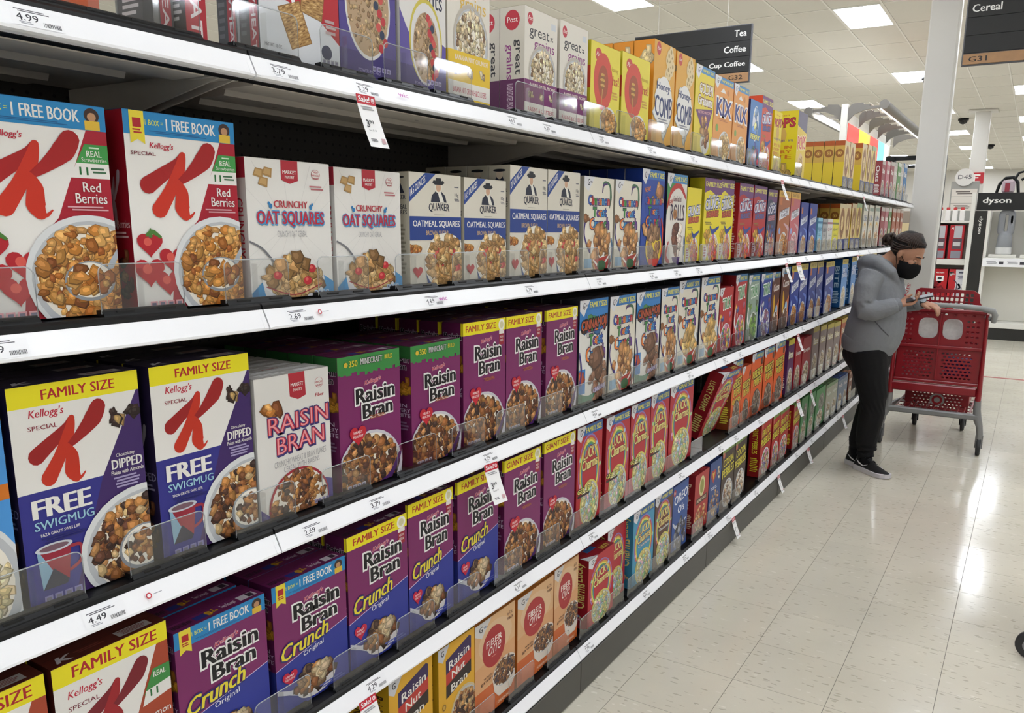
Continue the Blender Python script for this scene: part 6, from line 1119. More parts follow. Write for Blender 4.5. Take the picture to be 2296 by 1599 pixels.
# shoes
for x_, y_ in ((.352, -.028), (.285, .066)): MB().tube([(x_ - .004, PYC + y_, .135), (x_, PYC + y_, .09), (x_ + .012, PYC + y_ - .008, .05), (x_ + .05, PYC + y_ - .035, .045)], [.045, .043, .041, .036], 16, up=(0, 1, 0)).obj('sock', mat('black_sock', '#0c0c0e', .85, spec=.2), per)
def shoe(ax, ay, ang, name):
    r_ = empty(name, (ax, ay, 0), ang); r_.parent = per
    b = MB()
    P = [(-.075, .030, .036, .085), (-.06, .036, .045, .1), (-.02, .037, .05, .105), (.03, .039, .045, .088), (.08, .044, .037, .064), (.13, .046, .031, .05), (.17, .04, .026, .04), (.195, .022, .024, .033)]
    n = 20; vs = []
    for x, w_, _, h in P:
        for j in range(n):
            t = 6.2832 * j / n; c, s_ = math.cos(t), math.sin(t); vs.append((x, w_ * c * (1 - .25 * max(0, s_)), .022 + max(0, s_) * (h - .022) - (.012 if s_ < 0 else 0) * -s_))
    fs = [(i * n + j, i * n + (j + 1) % n, (i + 1) * n + (j + 1) % n, (i + 1) * n + j) for i in range(len(P) - 1) for j in range(n)] + [list(range(n))[::-1], list(range((len(P) - 1) * n, len(P) * n))]
    b.add(vs, fs, 0, True)
    b.tube([(-.03, 0, .08), (-.035, 0, .125)], [.036, .034], 14, up=UX); sh = b.obj('upper', mat('black_knit', '#131315', .7, bump=(500, .4)), r_)
    b = MB(); out = [(x, w_ + .005) for x, w_, *_ in P]; loop = [(-.085, 0)] + [(x, -w_) for x, w_ in out] + [(.205, 0)] + [(x, w_) for x, w_ in out[::-1]]
    k = len(loop); zs = lambda x: .006 * max(0, (x - .12) / .08) ** 2
    b.add([(x, y, .001 + zs(x)) for x, y in loop] + [(x * 1.0, y, .026 + zs(x) + (.006 if x < 0 else 0)) for x, y in loop], [(i, (i + 1) % k, k + (i + 1) % k, k + i) for i in range(k)] + [list(range(k))[::-1], list(range(k, 2 * k))]); b.obj('sole', mat('white_sole', '#cfccd0', .5), r_)
    for sg in (-1, 1):
        s = MB(); pts = [(-.055, .075), (-.02, .05), (.02, .042), (.062, .062), (.02, .048), (-.02, .06)]
        yo = lambda x, z: sg * (.0415 - max(0, z - .03) * .22 + x * .03 + .0045)
        s.add([(x, yo(x, z), z) for x, z in pts], [(0, 1, 2, 5), (2, 3, 4, 5)]); s.obj('side_mark', mat('mark_white', '#e8e8ea', .4), r_)
    b = MB()
    for i in range(4): x = .01 + i * .022; z = .101 - i * .011; b.tube([(x, -.02, z - .004), (x + .008, 0, z + .004), (x, .02, z - .004)], .0028, 6)
    b.tube([(0, 0, .11), (.02, -.03, .115), (.035, -.045, .095), (.02, -.025, .1), (0, 0, .11)], .0024, 6); b.tube([(0, 0, .11), (.03, .01, .13), (.05, .0, .11), (.02, 0, .108)], .0024, 6); b.obj('laces', mat('black_lace', '#1c1c20', .7), r_)
    return r_
shoe(.362, PYC - .035, math.radians(-38), 'shoe'); shoe(.292, PYC + .062, math.radians(-36), 'shoe')
# hair: smooth cap drawn back into a bun
b = MB(); b.ell(hp(-.014, 0, .032), (.1, .083, .098), 96, 72, rot=HR); me = b.mesh('hair', WM); bm = bmesh.new(); bm.from_mesh(me)
inv = HR.inverted()
dl = []
for v in bm.verts:
    q = inv @ (v.co - HC)
    lim = .03 + .9 * max(0, q.x - .03) - .55 * max(0, -q.x + .0)
    if q.x > -.03 and q.z < .012 + .62 * (q.x + .03) and abs(q.y) < .2: dl.append(v)
    if q.z < -.045: dl.append(v)
bmesh.ops.delete(bm, geom=list(set(dl)), context='VERTS'); bmesh.ops.solidify(bm, geom=bm.faces[:], thickness=.006); bm.to_mesh(me); bm.free()
HAIR = mat('dark_hair', '#0a0706', .55, spec=.25, bump=(260, .5)); me.materials.clear(); me.materials.append(HAIR)
for p in me.polygons: p.use_smooth = True
link('hair', me, per)
b = MB()
for i in range(26):       # strands combed from brow to bun
    t = (i / 25 - .5) * 2; y0_ = .078 * math.sin(t * 1.5)
    pts = [hp(.066 - .05 * t * t, y0_ * .93, .092 - .05 * t * t), hp(.0, y0_ * 1.07, .131 - .062 * t * t), hp(-.07, y0_ * .98, .103 - .05 * t * t), hp(-.108, y0_ * .5, .05), hp(-.125, y0_ * .15, .03)]
    b.tube(pts, [.004, .0065, .0065, .006, .004], 6)
for i in range(8): sg = 1 if i % 2 else -1; k = i // 2; b.tube([hp(.046 - k * .017, sg * (.062 + k * .003), .062 - k * .012), hp(.012 - k * .012, sg * .081, .05 - k * .012), hp(-.03, sg * .083, .036 - k * .014), hp(-.075, sg * .063, .026 - k * .014), hp(-.118, sg * .018, .02)], [.003, .0055, .0065, .006, .004], 6)
b.obj('hair_strands', mat('hair_strand', '#2a1b13', .5, spec=.35), per)
b = MB(); bc = hp(-.142, 0, .012)
for i in range(9): R = random.Random(i); aa = i * .7; b.tube([bc + Vector((.03 * math.cos(aa + t), .03 * math.sin(aa * 2 + t), .032 * math.sin(aa + t * 1.3))) for t in (0, .7, 1.4, 2.1, 2.8, 3.5)], [.006, .01, .011, .011, .009, .004], 7)
b.ell(bc, (.026, .028, .028)); b.obj('bun', mat('hair_bun', '#33241a', .5, bump=(200, .5)), per)
b = MB()
for i in range(10): aa = -.6 + i * .25; b.tube([bc, bc + Vector((-.03, .0, .02 * math.sin(aa))), bc + Vector((-.045 - .004 * i, .012 * math.cos(aa * 3), .03 * math.sin(aa) - .01))], [.002, .0012, .0006], 4)
b.obj('loose_hair', mat('hair_tip', '#8a7354', .5), per)
# face mask
b = MB(); b.ell(hp(.038, 0, -.068), (.081, .069, .076), 96, 72, rot=HR); me = b.mesh('face_mask', WM); bm = bmesh.new(); bm.from_mesh(me); dl = []
for v in bm.verts:
    q = inv @ (v.co - HC)
    if q.x < -.005 + .35 * max(0, -.03 - q.z) or q.z > -.03 + .28 * (q.x - .05): dl.append(v)
    elif q.x > .08: v.co += HR @ Vector((.012 * (1 - abs(q.y) / .07), 0, 0))
bmesh.ops.delete(bm, geom=list(set(dl)), context='VERTS'); bmesh.ops.solidify(bm, geom=bm.faces[:], thickness=.003); bm.to_mesh(me); bm.free(); me.materials.clear(); me.materials.append(mat('black_cloth', '#0b0b0d', .8, spec=.2))
for p in me.polygons: p.use_smooth = True
fm_ = link('face_mask', me, per)
b = MB()
for sg in (-1, 1):
    b.tube([hp(.03, sg * .066, -.035), hp(.0, sg * .078, -.01), hp(-.024, sg * .082, .014), hp(-.034, sg * .08, -.01), hp(-.01, sg * .074, -.05), hp(.015, sg * .066, -.08)], .0018, 6)
b.obj('ear_loop', mat('black_cloth', '#0b0b0d'), per)
# watch, phone
d = (Vector((.68, PYC + .06, 1.072)) - Vector(LW)).normalized()
MB().tube([Vector(LW) - d * .006, Vector(LW) + d * .018], [.027, .027], 20, cap=False).obj('watch_strap', BLK, per)
MB().tube([Vector(LW) + d * .006 + Vector((0, -.022, .018)), Vector(LW) + d * .006 + Vector((0, -.028, .024))], [.019, .018], 20, up=UX).obj('watch_face', mat('watch_glass', '#6a7478', .2), per)
ph = MB().cbox(-.075, .075, -.036, .036, -.0042, .0042, .003).obj('body', mat('phone_body', '#2a2a2e', .25)); 
r_ = empty('mobile_phone', (.588, PYC - .185, 1.142)); ph.parent = r_; MB().cbox(-.071, .071, -.033, .033, .0043, .0048, .0002).obj('screen', mat('phone_screen', '#3a3840', .35, spec=.3), r_)
MB().cbox(.045, .072, .01, .032, -.0055, -.0043, .0005).obj('lens_block', BLK, r_); r_.rotation_euler = (math.radians(10), math.radians(-16), math.radians(6))
tag(r_, 'dark mobile phone held in the right hand of the person', 'phone')
# ---------------------------------------------------------------- red plastic shopping cart
CR = mat('cart_red', '#850c1b', .32, spec=.5); CG = mat('cart_grey', '#7c7b7a', .4); RUB = mat('rubber', '#2a2a2b', .6)
def pierced(name, outer, holes, th, m, parent, M):
    """flat plastic plate with real holes: outline and holes are lists of (x, z)"""
    cu = bpy.data.curves.new(name, 'CURVE'); cu.dimensions = '2D'; cu.fill_mode = 'BOTH'; cu.extrude = th / 2; cu.bevel_depth = .0012; cu.bevel_resolution = 0
    for pl in [outer] + holes:
        sp = cu.splines.new('POLY'); sp.points.add(len(pl) - 1); sp.use_cyclic_u = True
        for p, (x, y) in zip(sp.points, pl): p.co = (x, y, 0, 1)
    o = bpy.data.objects.new(name, cu); COL.objects.link(o); dg = bpy.context.evaluated_depsgraph_get(); dg.update()
    me = bpy.data.meshes.new_from_object(o.evaluated_get(dg)); bpy.data.objects.remove(o); me.materials.clear(); me.materials.append(m)
    ob = link(name, me, parent); ob.matrix_basis = M; return ob
def circ(x, y, rx, ry=None, n=10): return [(x + rx * math.cos(6.2832 * i / n), y + (ry or rx) * math.sin(6.2832 * i / n)) for i in range(n)]
def rrect(x0, x1, y0, y1, r, k=4):
    out = []
    for cx_, cy_, a0 in ((x1 - r, y1 - r, 0), (x0 + r, y1 - r, 1.5708), (x0 + r, y0 + r, 3.1416), (x1 - r, y0 + r, 4.7124)):
        out += [(cx_ + r * math.cos(a0 + 1.5708 * i / k), cy_ + r * math.sin(a0 + 1.5708 * i / k)) for i in range(k + 1)]
    return out
def UPR(x, y, z, rz=0, tilt=0): return Matrix.Translation((x, y, z)) @ Matrix.Rotation(rz, 4, 'Z') @ Matrix.Rotation(math.radians(90) + tilt, 4, 'X')
def cart(loc, rz, label):
    r_ = empty('shopping_cart', loc, rz)
    holes = [rrect(-.14, -.014, .79, .935, .045), rrect(.014, .14, .79, .935, .045)]
    for i in range(8): holes.append(circ(-.2 + i * .057, .963, .011, .008))
    for z in (.92, .885, .85, .815, .775, .74): holes += [circ(x, z, .011, .009) for x in (-.215, -.185, .17, .2, .23)]
    for j in range(8):
        for i in range(7):
            for sx in (-1, 1): holes.append(circ(sx * (.035 + i * .027 + (.013 if j % 2 else 0)), .69 - j * .024, .0105, .0075, 8))
    pierced('back_panel', [(-.262, .49), (.27, .48), (.27, .98), (-.25, .99)], holes, .012, CR, r_, UPR(0, .02, 0))
    b = MB(); b.cbox(-.265, .275, -.005, .02, .722, .745, .004); b.cbox(-.265, .275, -.005, .024, .975, 1.0, .006); b.cbox(-.268, .278, -.005, .02, .475, .497, .004); b.cbox(-.006, .006, -.004, .015, .5, .97, .002); b.obj('panel_ribs', CR, r_)
    holes = [rrect(-.19 + i * .031, -.168 + i * .031, z, z + .026, .005, 2) for i in range(13) for z in (1.01, 1.043, 1.076)]
    pierced('seat_grid', [(-.2, .995), (.245, .995), (.215, 1.04), (.205, 1.1), (.17, 1.122), (-.17, 1.128), (-.2, 1.11)], [h for h in holes if h[0][0] < .2], .008, CR, r_, UPR(0, .2, 0))
    MB().cbox(-.2, .2, .06, .2, .77, .778, .003).obj('seat_flap', CR, r_)
    for sg, nm in ((-1, 'side_panel'), (1, 'side_panel')):
        holes = [circ(.06 + i * .05, z + (.0 if i % 2 else .02), .015, .013, 8) for i in range(13) for z in (.6, .66, .72, .78, .84, .9)]
        pierced(nm, [(0, .49), (.72, .55), (.76, .93), (0, .98)], [h for h in holes if h[0][1] < .53 + .4], .008, CR, r_, UPR(sg * .262, .02, 0, math.radians(90 + sg * 4)))
    pierced('front_panel', [(-.2, .55), (.2, .55), (.21, .93), (-.21, .93)], [circ(-.17 + i * .037, .6 + j * .05, .013) for i in range(10) for j in range(6)], .008, CR, r_, UPR(0, .76, 0))
    MB().add([(-.26, .02, .49), (.26, .02, .49), (.21, .74, .55), (-.21, .74, .55), (-.26, .02, .48), (.26, .02, .48), (.21, .74, .54), (-.21, .74, .54)], [(0, 1, 2, 3), (7, 6, 5, 4), (0, 4, 5, 1), (1, 5, 6, 2), (2, 6, 7, 3), (3, 7, 4, 0)]).obj('basket_floor', CR, r_)
    b = MB(); b.cbox(-.29, .27, -.01, .03, .405, .47, .01)
    for sg in (-1, 1): b.tube([(sg * .278, .01, .98), (sg * .282, .01, .7), (sg * .283, .01, .44), (sg * .281, .01, .38)], [(.012, .03), (.013, .03), (.018, .032), (.02, .03)], 12, up=(0, 1, 0)); b.tube([(sg * .275, .0, .97), (sg * .23, .74, .93)], .012, 8)
    b.tube([(-.23, .74, .93), (.23, .74, .93)], .012, 8); b.obj('upper_frame', CR, r_)
    b = MB()
    for sg in (-1, 1):
        b.tube([(sg * .281, .01, .385), (sg * .283, .01, .32), (sg * .29, .005, .26), (sg * .31, .0, .205), (sg * .318, 0, .15), (sg * .318, 0, .11)], [(.022, .026), (.024, .026), (.028, .026), (.022, .026), (.021, .028), (.018, .03)], 12, up=(0, 1, 0))
        b.tube([(sg * .29, .01, .265), (sg * .27, .4, .25), (sg * .17, .76, .235)], [.022, .018, .018], 8)
    b.cbox(-.3, .3, -.02, .03, .245, .285, .008); b.cbox(-.18, .18, .74, .78, .22, .25, .006); b.obj('lower_frame', CG, r_)
    b = MB(); 
    for i in range(13): b.cbox(-.25 + i * .04, -.238 + i * .04, .03, .74, .262, .27, .002)
    for i in range(6): b.cbox(-.25, .25, .08 + i * .12, .092 + i * .12, .258, .264, .002)
    b.obj('lower_tray', CR, r_)
    holes = []
    for j in range(6):
        for i in range(13):
            x, z = -.16 + i * .026 + (.013 if j % 2 else 0), .25 + j * .024
            if (x - .005) ** 2 + (z - .3) ** 2 > .05 ** 2 and abs(x) < .17: holes.append(circ(x, z, .009, .0065, 8))
    pierced('lower_basket', [(-.212, .225), (.212, .215), (.205, .405), (-.205, .41)], holes, .008, CR, r_, UPR(0, .33, 0))
    b = MB(); b.cbox(-.215, -.2, .33, .7, .27, .39, .003); b.cbox(.2, .215, .33, .7, .27, .39, .003); b.obj('lower_basket_sides', CR, r_)
    a = Art(.1, .1)
    for q, c in ((.5, '#a8a4a4'), (.36, '#a01424'), (.2, '#a8a4a4')): a.ell(.5, .5, q, c)
    o = art_plane(a, 'ring_emblem', r_, (-.045, .3235, .25)); 
    b = MB(); b.tube([(.318, -.01, .93), (.322, -.03, .98), (.31, -.045, 1.005), (.24, -.05, 1.022), (.1, -.05, 1.03), (-.1, -.05, 1.03), (-.24, -.05, 1.022), (-.31, -.045, 1.005), (-.322, -.03, .98), (-.318, -.01, .93)], [.016, .02, .021, .019, .017, .017, .019, .021, .02, .016], 14, up=(0, 1, 0))
    for sg in (-1, 1): b.tube([(sg * .3, -.01, .95), (sg * .27, .01, .965)], .015, 8)
    b.obj('handle', mat('handle_grey', '#8b8c8a', .35), r_)
    for x, y, R_ in ((-.318, 0, .062), (.318, 0, .062), (-.17, .76, .05), (.17, .76, .05)):
        w_ = MB(); w_.tube([(x - .014, y, R_), (x - .011, y, R_), (x + .011, y, R_), (x + .014, y, R_)], [R_ - .006, R_, R_, R_ - .006], 24, up=(0, 0, 1)); wo = w_.obj('wheel', RUB, r_)
        MB().tube([(x - .016, y, R_), (x + .016, y, R_)], R_ * .5, 16).obj('hub', mat('hub_grey', '#8a8a8c', .4), wo)
        f2 = MB(); f2.cbox(x - .024, x - .017, y - .015, y + .015, R_ - .01, R_ * 2 + .02, .002); f2.cbox(x + .017, x + .024, y - .015, y + .015, R_ - .01, R_ * 2 + .02, .002); f2.cbox(x - .024, x + .024, y - .018, y + .018, R_ * 2 + .012, (.14 if y == 0 else .235), .003); f2.obj('fork', BLK if y else CG, r_)
    tag(r_, label, 'shopping cart'); return r_
cart((.637, 6.34, 0), 0, 'red plastic shopping cart with grey handle in front of person')
c2 = cart((2.068, 3.335, 0), math.radians(80), 'second red cart, only its wheel showing at the right photo edge')
# groceries in the cart
o = MB().lathe([(0, 0), (.1, .0), (.122, .02), (.125, .12), (.122, .2), (.1, .225), (0, .225)], n=28, sy=.75).obj('paper_goods_pack', mat('pack_white', '#d8d6d2', .5)); o.location = (.63, 6.66, .56)
a = Art(.2, .16)
tag(o, 'round white wrapped pack lying inside the red cart', 'package')
o = MB().lathe([(.098, .0), (.12, .005), (.124, .02), (.118, .022), (.097, .012), (0, .012)], n=30).obj('paper_plate_stack', mat('plate_white', '#dcdad4', .5, noise=(60, .3))); o.location = (.63, 6.44, .84); o.rotation_euler = (math.radians(82), 0, 0); o.scale = (1.25, 1.0, 1); tag(o, 'white rimmed plate seen through leg holes of red cart', 'plate')
o = MB().cbox(0, .16, 0, .1, 0, .12, .004).obj('carton_package', mat('blue_pack', '#3f58b8', .4)); o.location = (.68, 6.5, .515); tag(o, 'small blue package in the red cart', 'package')
# ---------------------------------------------------------------- appliance end display behind the cart
DY = 13.6; W2 = mat('fixture_white', '#dedcd4', .45); BK2 = mat('display_black', '#201f1c', .5)
d = empty('display_fixture', (.34, DY, 0))
MB().cbox(.01, 2.6, 0, .05, 1.83, 2.075, .004).obj('header', mat('header_black', '#0e0e0f', .4), d)
a = Art(.36, .12); a.text('dyson', .02, .1, .98, .95, '#e8e6e2', .03); art_plane(a, 'header_lettering', d, (.075, -.0006, 1.895))
MB().cbox(0, .155, 0, .06, .17, 1.825, .004).obj('post', BK2, d); a = Art(.07, .25); a.text('dyson', .1, .02, .9, .98, '#e0ded8', .03, rot=90); art_plane(a, 'post_lettering', d, (.045, -.0006, 1.5))
MB().cbox(.16, .2, 0, .5, .19, 1.83, .003).cbox(-.06, -.005, -.01, .55, .0, 2.08, .004).obj('side_frame', W2, d)
MB().cbox(.2, 2.6, .45, .5, .17, 1.83, .003).obj('backboard', mat('backboard', '#bdbab0', .6), d)
MB().cbox(.2, 2.6, -.06, .45, 1.14, 1.17, .004).obj('shelf', W2, d); MB().cbox(.17, 2.6, -.075, -.06, 1.045, 1.16, .002).obj('shelf_rail', mat('rail_white', '#f4f4f6'), d)
for x in (.23, .62, 1.01, 1.4): MB().cbox(x, x + .34, -.04, .3, 1.171, 1.215, .004).obj('riser', W2, d)
a = Art(.8, .1)
for x in (.02, .34, .66): a.lines(x, .3, x + .18, .7, 3, '#8a8a90'); a.rect(x + .2, .3, x + .27, .7, '#3a3a42')
art_plane(a, 'rail_print', d, (.2, -.0756, 1.05))
MB().cbox(.17, 2.6, .3, .33, .25, 1.04, .003).obj('lower_board', mat('lower_white', '#d6d3c8', .5), d)
MB().cbox(.17, 2.6, -.05, .3, .17, .25, .004).obj('bottom_ledge', W2, d); MB().cbox(.0, 2.6, -.03, .0, .0, .17, .003).obj('kick_plate', BK2, d)
tag(d, 'black and white appliance display fixture at right edge beyond cart', 'display')
SIL = mat('silver_plastic', '#8f9196', .35, .3); WPL = mat('pale_plastic', '#d4d4d2', .35)
for i, (x, col) in enumerate(((.745, SIL), (1.15, WPL))):
    p = empty('air_purifier', (x, DY + .1, 1.216))
    MB().lathe([(0, 0), (.1, 0), (.104, .02), (.1, .1)], n=28).obj('base', WPL, p); MB().lathe([(.1, .1), (.1, .105), (.088, .27), (.05, .3), (0, .3)], n=28).obj('filter_body', mat('purifier_mesh', '#86888b', .5), p)
    b = MB(); k = 28; pts = []
    for j in range(k + 1):
        t = 6.2832 * j / k; pts.append((.062 * math.cos(t), 0, .44 + (.1 if math.sin(t) > 0 else -.1 if math.sin(t) < 0 else 0) + .06 * math.sin(t)))
    b.tube(pts, [(.045, .02)] * (k + 1), 10, up=(0, 1, 0), cap=False); b.obj('loop_outlet', col, p)
    tag(p, ['silver loop air purifier, left one on white display shelf', 'pale loop air purifier cut by right photo edge'][i], 'air purifier', 'air purifiers on display')
# vacuum on top
v = empty('vacuum_cleaner', (.72, DY + .12, 2.077)); b = MB()
b.tube([(-.15, 0, 0), (-.12, 0, .12), (-.05, 0, .2), (.04, 0, .21), (.1, 0, .14), (.12, 0, 0)], [.02, .022, .024, .024, .022, .02], 12, up=(0, 1, 0)); b.obj('body_loop', BLK, v)
b = MB(); b.tube([(.06, 0, .19), (.1, 0, .27), (.17, 0, .29), (.2, 0, .22), (.14, 0, .17)], .018, 10, up=(0, 1, 0)); b.obj('handle', BLK, v); MB().cbox(-.09, .07, -.05, .05, 0, .17, .02).obj('bin', mat('bin_clear', '#b8a8b0', .2), v); MB().cbox(-.05, .01, -.056, -.05, .01, .13, .002).obj('bin_label', mat('bin_red', '#8a2438', .4), v)
tag(v, 'dark vacuum cleaner standing on top of the black header', 'vacuum cleaner')
# white shelving with red boxed vacuums, left of the display
wy = 14.5; ws = empty('white_shelving', (-.36, wy, 0))
MB().cbox(0, .1, 0, .5, 0, 2.12, .004).cbox(.72, .76, 0, .5, 0, 1.7, .004).obj('upright', W2, ws)
for z in (.5, 1.08): MB().cbox(.1, .72, 0, .5, z, z + .03, .003).cbox(.08, .74, -.012, 0, z - .06, z + .03, .002).obj('shelf', W2, ws)
MB().cbox(.1, .72, .48, .5, .1, 1.7, .003).obj('back', W2, ws); MB().cbox(.0, .76, .0, .02, 0, .12, .003).obj('kick_plate', BK2, ws)
MB().cbox(.1, .72, 0, .5, 1.66, 1.69, .003).obj('top_shelf', W2, ws)
tag(ws, 'white shelving with red boxes, between column and black display', 'shelving')
def vacbox(x, z, w_, h, col, art, lab, grp=None, y=.03):
    o = MB().cbox(0, w_, 0, .28, 0, h, .003).obj('appliance_box', mat('cardred_' + col[1:], col, .45)); o.location = (-.36 + x, wy + y, z)
    a = Art(w_, h); art(a); art_plane(a, 'front_print', o, (0, -.0003, 0)); tag(o, lab, 'box', grp)
def va(a): a.rect(0, 0, 1, 1, '#b01c28'); a.rect(.3, .62, .85, .98, '#b8b8bc'); a.rect(.25, .3, .9, .6, '#5a4a52'); a.rect(.3, .38, .8, .5, '#c8c4c4'); a.rect(.2, .02, .9, .24, '#8a8a94'); a.text('M', .1, .86, .24, .93, WHT, .03)
def vb(a): a.rect(0, 0, 1, 1, '#b4141f'); a.flakes(.12, .82, .12, .1, 7, .08, ['#f0e8e8'], 2, False); a.text('vacuum', .35, .84, .8, .89, WHT, .02); a.flakes(.5, .3, .4, .4, 20, .15, ['#a01420', '#8a101a', '#c4303a'], 3, False); a.rect(.4, .55, .8, .75, '#f0efec'); a.rect(.48, .61, .7, .69, '#3a3a3e')
def vc(a): a.rect(0, 0, 1, 1, '#d8d8de'); a.poly([(0, 0), (.3, 0), (.38, .4), (.34, 1), (0, 1)], '#c0202a'); a.flakes(.17, .84, .1, .1, 6, .08, ['#f0e8e8'], 2, False); a.rect(.5, .86, .95, .9, '#26284a'); a.lines(.45, .62, .95, .76, 3, '#6a6a80'); a.flakes(.7, .3, .22, .3, 12, .08, ['#3a3a5a', '#55506a', '#b0aeb8'], 4, False); a.stroke([(.3, .6), (.45, .45), (.42, .1)], [.05, .04, .06], '#3a2a44')
vacbox(.12, 1.111, .17, .52, '#a01824', va, 'red and grey appliance box, left on upper white shelf', 'appliance boxes on upper white shelf'); vacbox(.33, 1.111, .2, .52, '#a01824', va, 'red and grey appliance box, right on upper white shelf', 'appliance boxes on upper white shelf')
vacbox(.105, .531, .26, .42, '#a81420', vb, 'bright red appliance box with white sticker, lower shelf'); vacbox(.385, .531, .27, .42, '#a81420', vc, 'red and white appliance box, lower shelf right')
vacbox(.12, .121, .26, .34, '#a81420', vb, 'red appliance box with sticker on the shelving base'); vacbox(.4, .121, .27, .34, '#a81420', vc, 'red and white appliance box on the shelving base')
for i in range(4):
    o = MB().cbox(0, .07, 0, .07, 0, .17, .01).cbox(.01, .06, .01, .06, .17, .21, .006, 1).obj('spray_bottle', [mat('bottle_white', '#e8e4e0', .4), mat('cap_red', '#c83a3a', .4)]); o.location = (-.23 + i * .1, wy + .1, 1.691); tag(o, f'white bottle with red cap, {ORD[i]} on the white shelving top', 'bottle', 'bottles on the shelving top')
# aisle marker D45 on a grey end panel
s = empty('aisle_marker', (-.135, 15.12, 0)); MB().cbox(0, .4, 0, .12, 0, 2.32, .006).obj('panel', mat('marker_grey', '#9c9c96', .5), s)
MB().tube([(.18, -.03, 2.38), (.18, -.01, 2.38)], .135, 28, up=(0, 0, 1)).obj('disc', mat('disc_white', '#dcdad4', .5), s); a = Art(.2, .08); a.text('D45', .02, .1, .98, .9, '#4a4a50', .0); art_plane(a, 'lettering', s, (.085, -.0306, 2.345))
a = Art(.36, .34, '#d8d2c8'); a.rect(0, .64, 1, .66, '#8a8680'); a.rect(0, .33, 1, .35, '#8a8680'); a.lines(.15, .72, .85, .9, 2, '#6a625c'); a.lines(.12, .06, .8, .26, 3, '#8a827a'); art_plane(a, 'directory', s, (.02, -.001, 1.86)); tag(s, 'grey aisle marker panel with round D45 sign', 'sign')
# ---------------------------------------------------------------- lit food section canopy beyond the shelf tops
cy_ = 14.0; cn_ = empty('lit_canopy', (-1.64, cy_, 0)); GL = mat('arm_grey', '#706c66', .5)
MB().cbox(-.05, .05, -.05, .05, 0, 3.46, .006).obj('post', W2, cn_)
def lit(n, c, e): return mat(n, c, .5, emit=c, es=e)
MB().cbox(-.02, .02, .05, 4.6, 2.72, 3.36, .004).obj('panel_body', W2, cn_)
segs = [('#c8342e', .95), ('#d8b82c', .7), ('#b8923a', .35), ('#c8342e', .9), ('#5aa0b0', .75), ('#d8d4d0', .5)]; y_ = .2
for i, (c, ln) in enumerate(segs): MB().cbox(.021, .03, y_, y_ + ln, 2.74, 3.2, .002).obj('backlit_panel', lit('lit_' + c[1:] , c, 1.1), cn_); y_ += ln
MB().tube([(.15 + .42, -.05, 3.42), (.15 + .42, 5.2, 3.42)], .07, 16, up=(0, 0, 1)).obj('canopy_rail', GL, cn_)
MB().cbox(.50, .53, .1, 5.1, 3.36, 3.385, .003).obj('tube_light', lit('tube_glow', '#fffdf6', 3.0), cn_); MB().tube([(-.55, -.05, 3.38), (-.55, 5.2, 3.38)], .07, 16, up=(0, 0, 1)).obj('canopy_rail', GL, cn_)
MB().cbox(-.49, -.36, .1, 5.1, 3.3, 3.33, .003).obj('tube_light', lit('tube_glow', '#fffdf6', 3.0), cn_)
for i in range(6):
    y_ = .0 + i * .95; b = MB()
    for sg in (-1, 1):
        pr = [(sg * .05, 3.2), (sg * .14, 3.3), (sg * .3, 3.36), (sg * .56, 3.38), (sg * .56, 3.41), (sg * .36, 3.41), (sg * .36, 3.44), (sg * .26, 3.44), (sg * .26, 3.47), (sg * .1, 3.46), (sg * .05, 3.4)]
        b.extr(pr if sg > 0 else pr[::-1], y_ - .02, y_ + .02)
    b.obj('arm', GL, cn_)
b = MB()
for x in (.15, .25, .35, .45): b.cbox(x - .006, x + .006, 0, 5.0, 3.455, 3.465, .001)
b.obj('lattice', W2, cn_)
tag(cn_, 'lit canopy with red and yellow backlit panels beyond shelf tops', 'canopy')
o = MB().cbox(-.5, .12, 11.0, 11.04, 2.36, 2.41, .004).cbox(-.5, .12, 11.0, 11.04, 2.27, 2.3, .004).cbox(-.52, -.42, 10.95, 11.1, 0, 2.41, .01).cbox(.1, .14, 10.98, 11.06, 0, 2.41, .004).obj('checkout_gantry', BLK); tag(o, 'black metal double rail frame behind the column', 'rail')
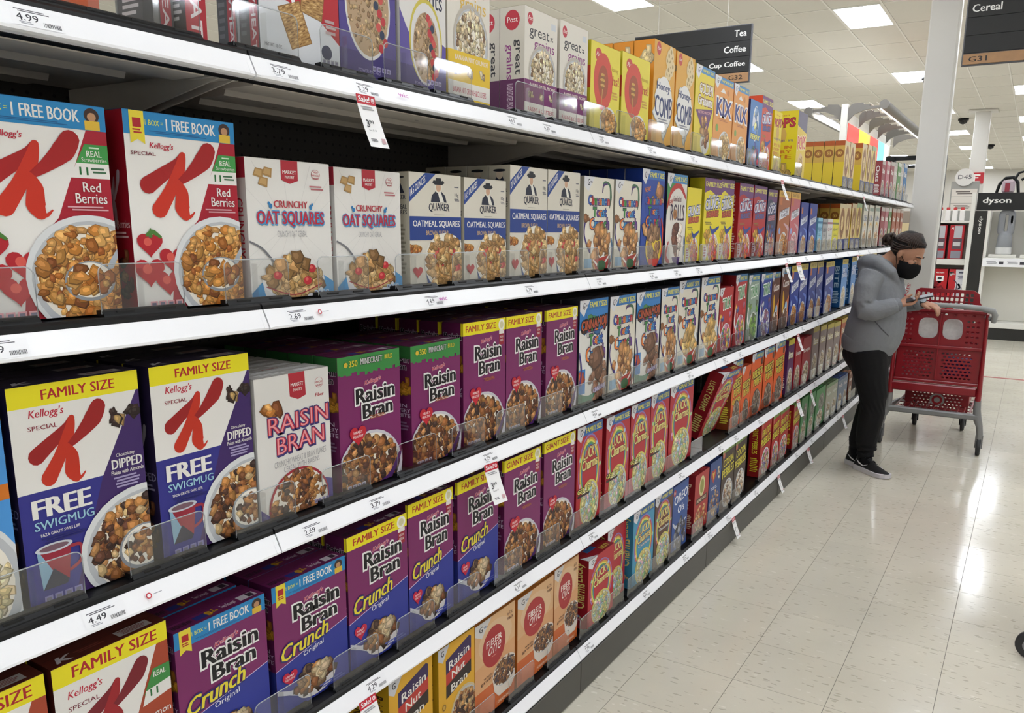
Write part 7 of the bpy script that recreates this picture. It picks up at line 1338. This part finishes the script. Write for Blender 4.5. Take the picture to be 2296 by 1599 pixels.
# far column and red wall sign, far gondolas
o = MB().cbox(0, .34, 0, .34, 0, CEIL + .03, .01).cbox(-.15, .49, -.15, .49, CEIL - .04, CEIL, .004).obj('structural_column', CWH); o.location = (-.52, 24.0, 0); tag(o, 'distant white column with a small red sign', 'column')
o = MB().cbox(0, .36, 0, .03, 0, .27, .004).obj('wall_sign', mat('sign_red', '#b4202c', .4)); o.location = (-.53, 23.96, 2.72); a = Art(.2, .2); a.rect(.1, .1, .35, .95, WHT); a.rect(.1, .75, .9, .95, WHT); a.rect(.1, .45, .7, .6, WHT); art_plane(a, 'sign_mark', o, (.1, -.0006, .04)); tag(o, 'small red square sign on the distant column', 'sign')
GON = [(-3.2, 16.5, 2.4, 1.0, 1.9, '#8f867c', 'first behind the canopy'), (-2.2, 22, 2.4, 1.0, 1.7, '#a89c90', 'second behind the canopy'), (-1.5, 27.5, 3.2, 1.0, 1.8, '#b0a8a0', 'third, behind the aisle marker'), (1.2, 31, 4.0, 1.0, 1.9, '#a8a098', 'far right, behind the black display'), (-6.5, 30, 4, 1.0, 2.0, '#9a948c', 'far left of the canopy')]
for i, (x, y, w_, dd, h, c, lb) in enumerate(GON):
    g_ = empty('store_gondola', (x, y, 0)); MB().cbox(0, w_, .45, .55, 0, h, .01).obj('spine', mat('gond_' + c[1:], c, .6), g_)
    R = random.Random(i)
    for k in range(4):
        z = .12 + k * (h - .3) / 4; MB().cbox(0, w_, 0, dd, z, z + .03, .004).obj('shelf', W2, g_); xx = .03; n_ = 0
        while xx < w_ - .2 and n_ < 9:
            ww = R.uniform(.16, .4); hh = R.uniform(.2, (h - .3) / 4 - .06); cc = R.choice(['#a83a3c', '#d8d4cc', '#b8a890', '#7a8aa0', '#c8b890', '#d8d8d8', '#5a5a60'])
            MB().cbox(xx, xx + ww - .02, .04, .4, z + .031, z + .031 + hh, .006).obj('goods', mat('goods_' + cc[1:], cc, .5), g_); xx += ww; n_ += 1
    tag(g_, f'distant stocked store shelving {lb}', 'shelving', 'distant store shelving')
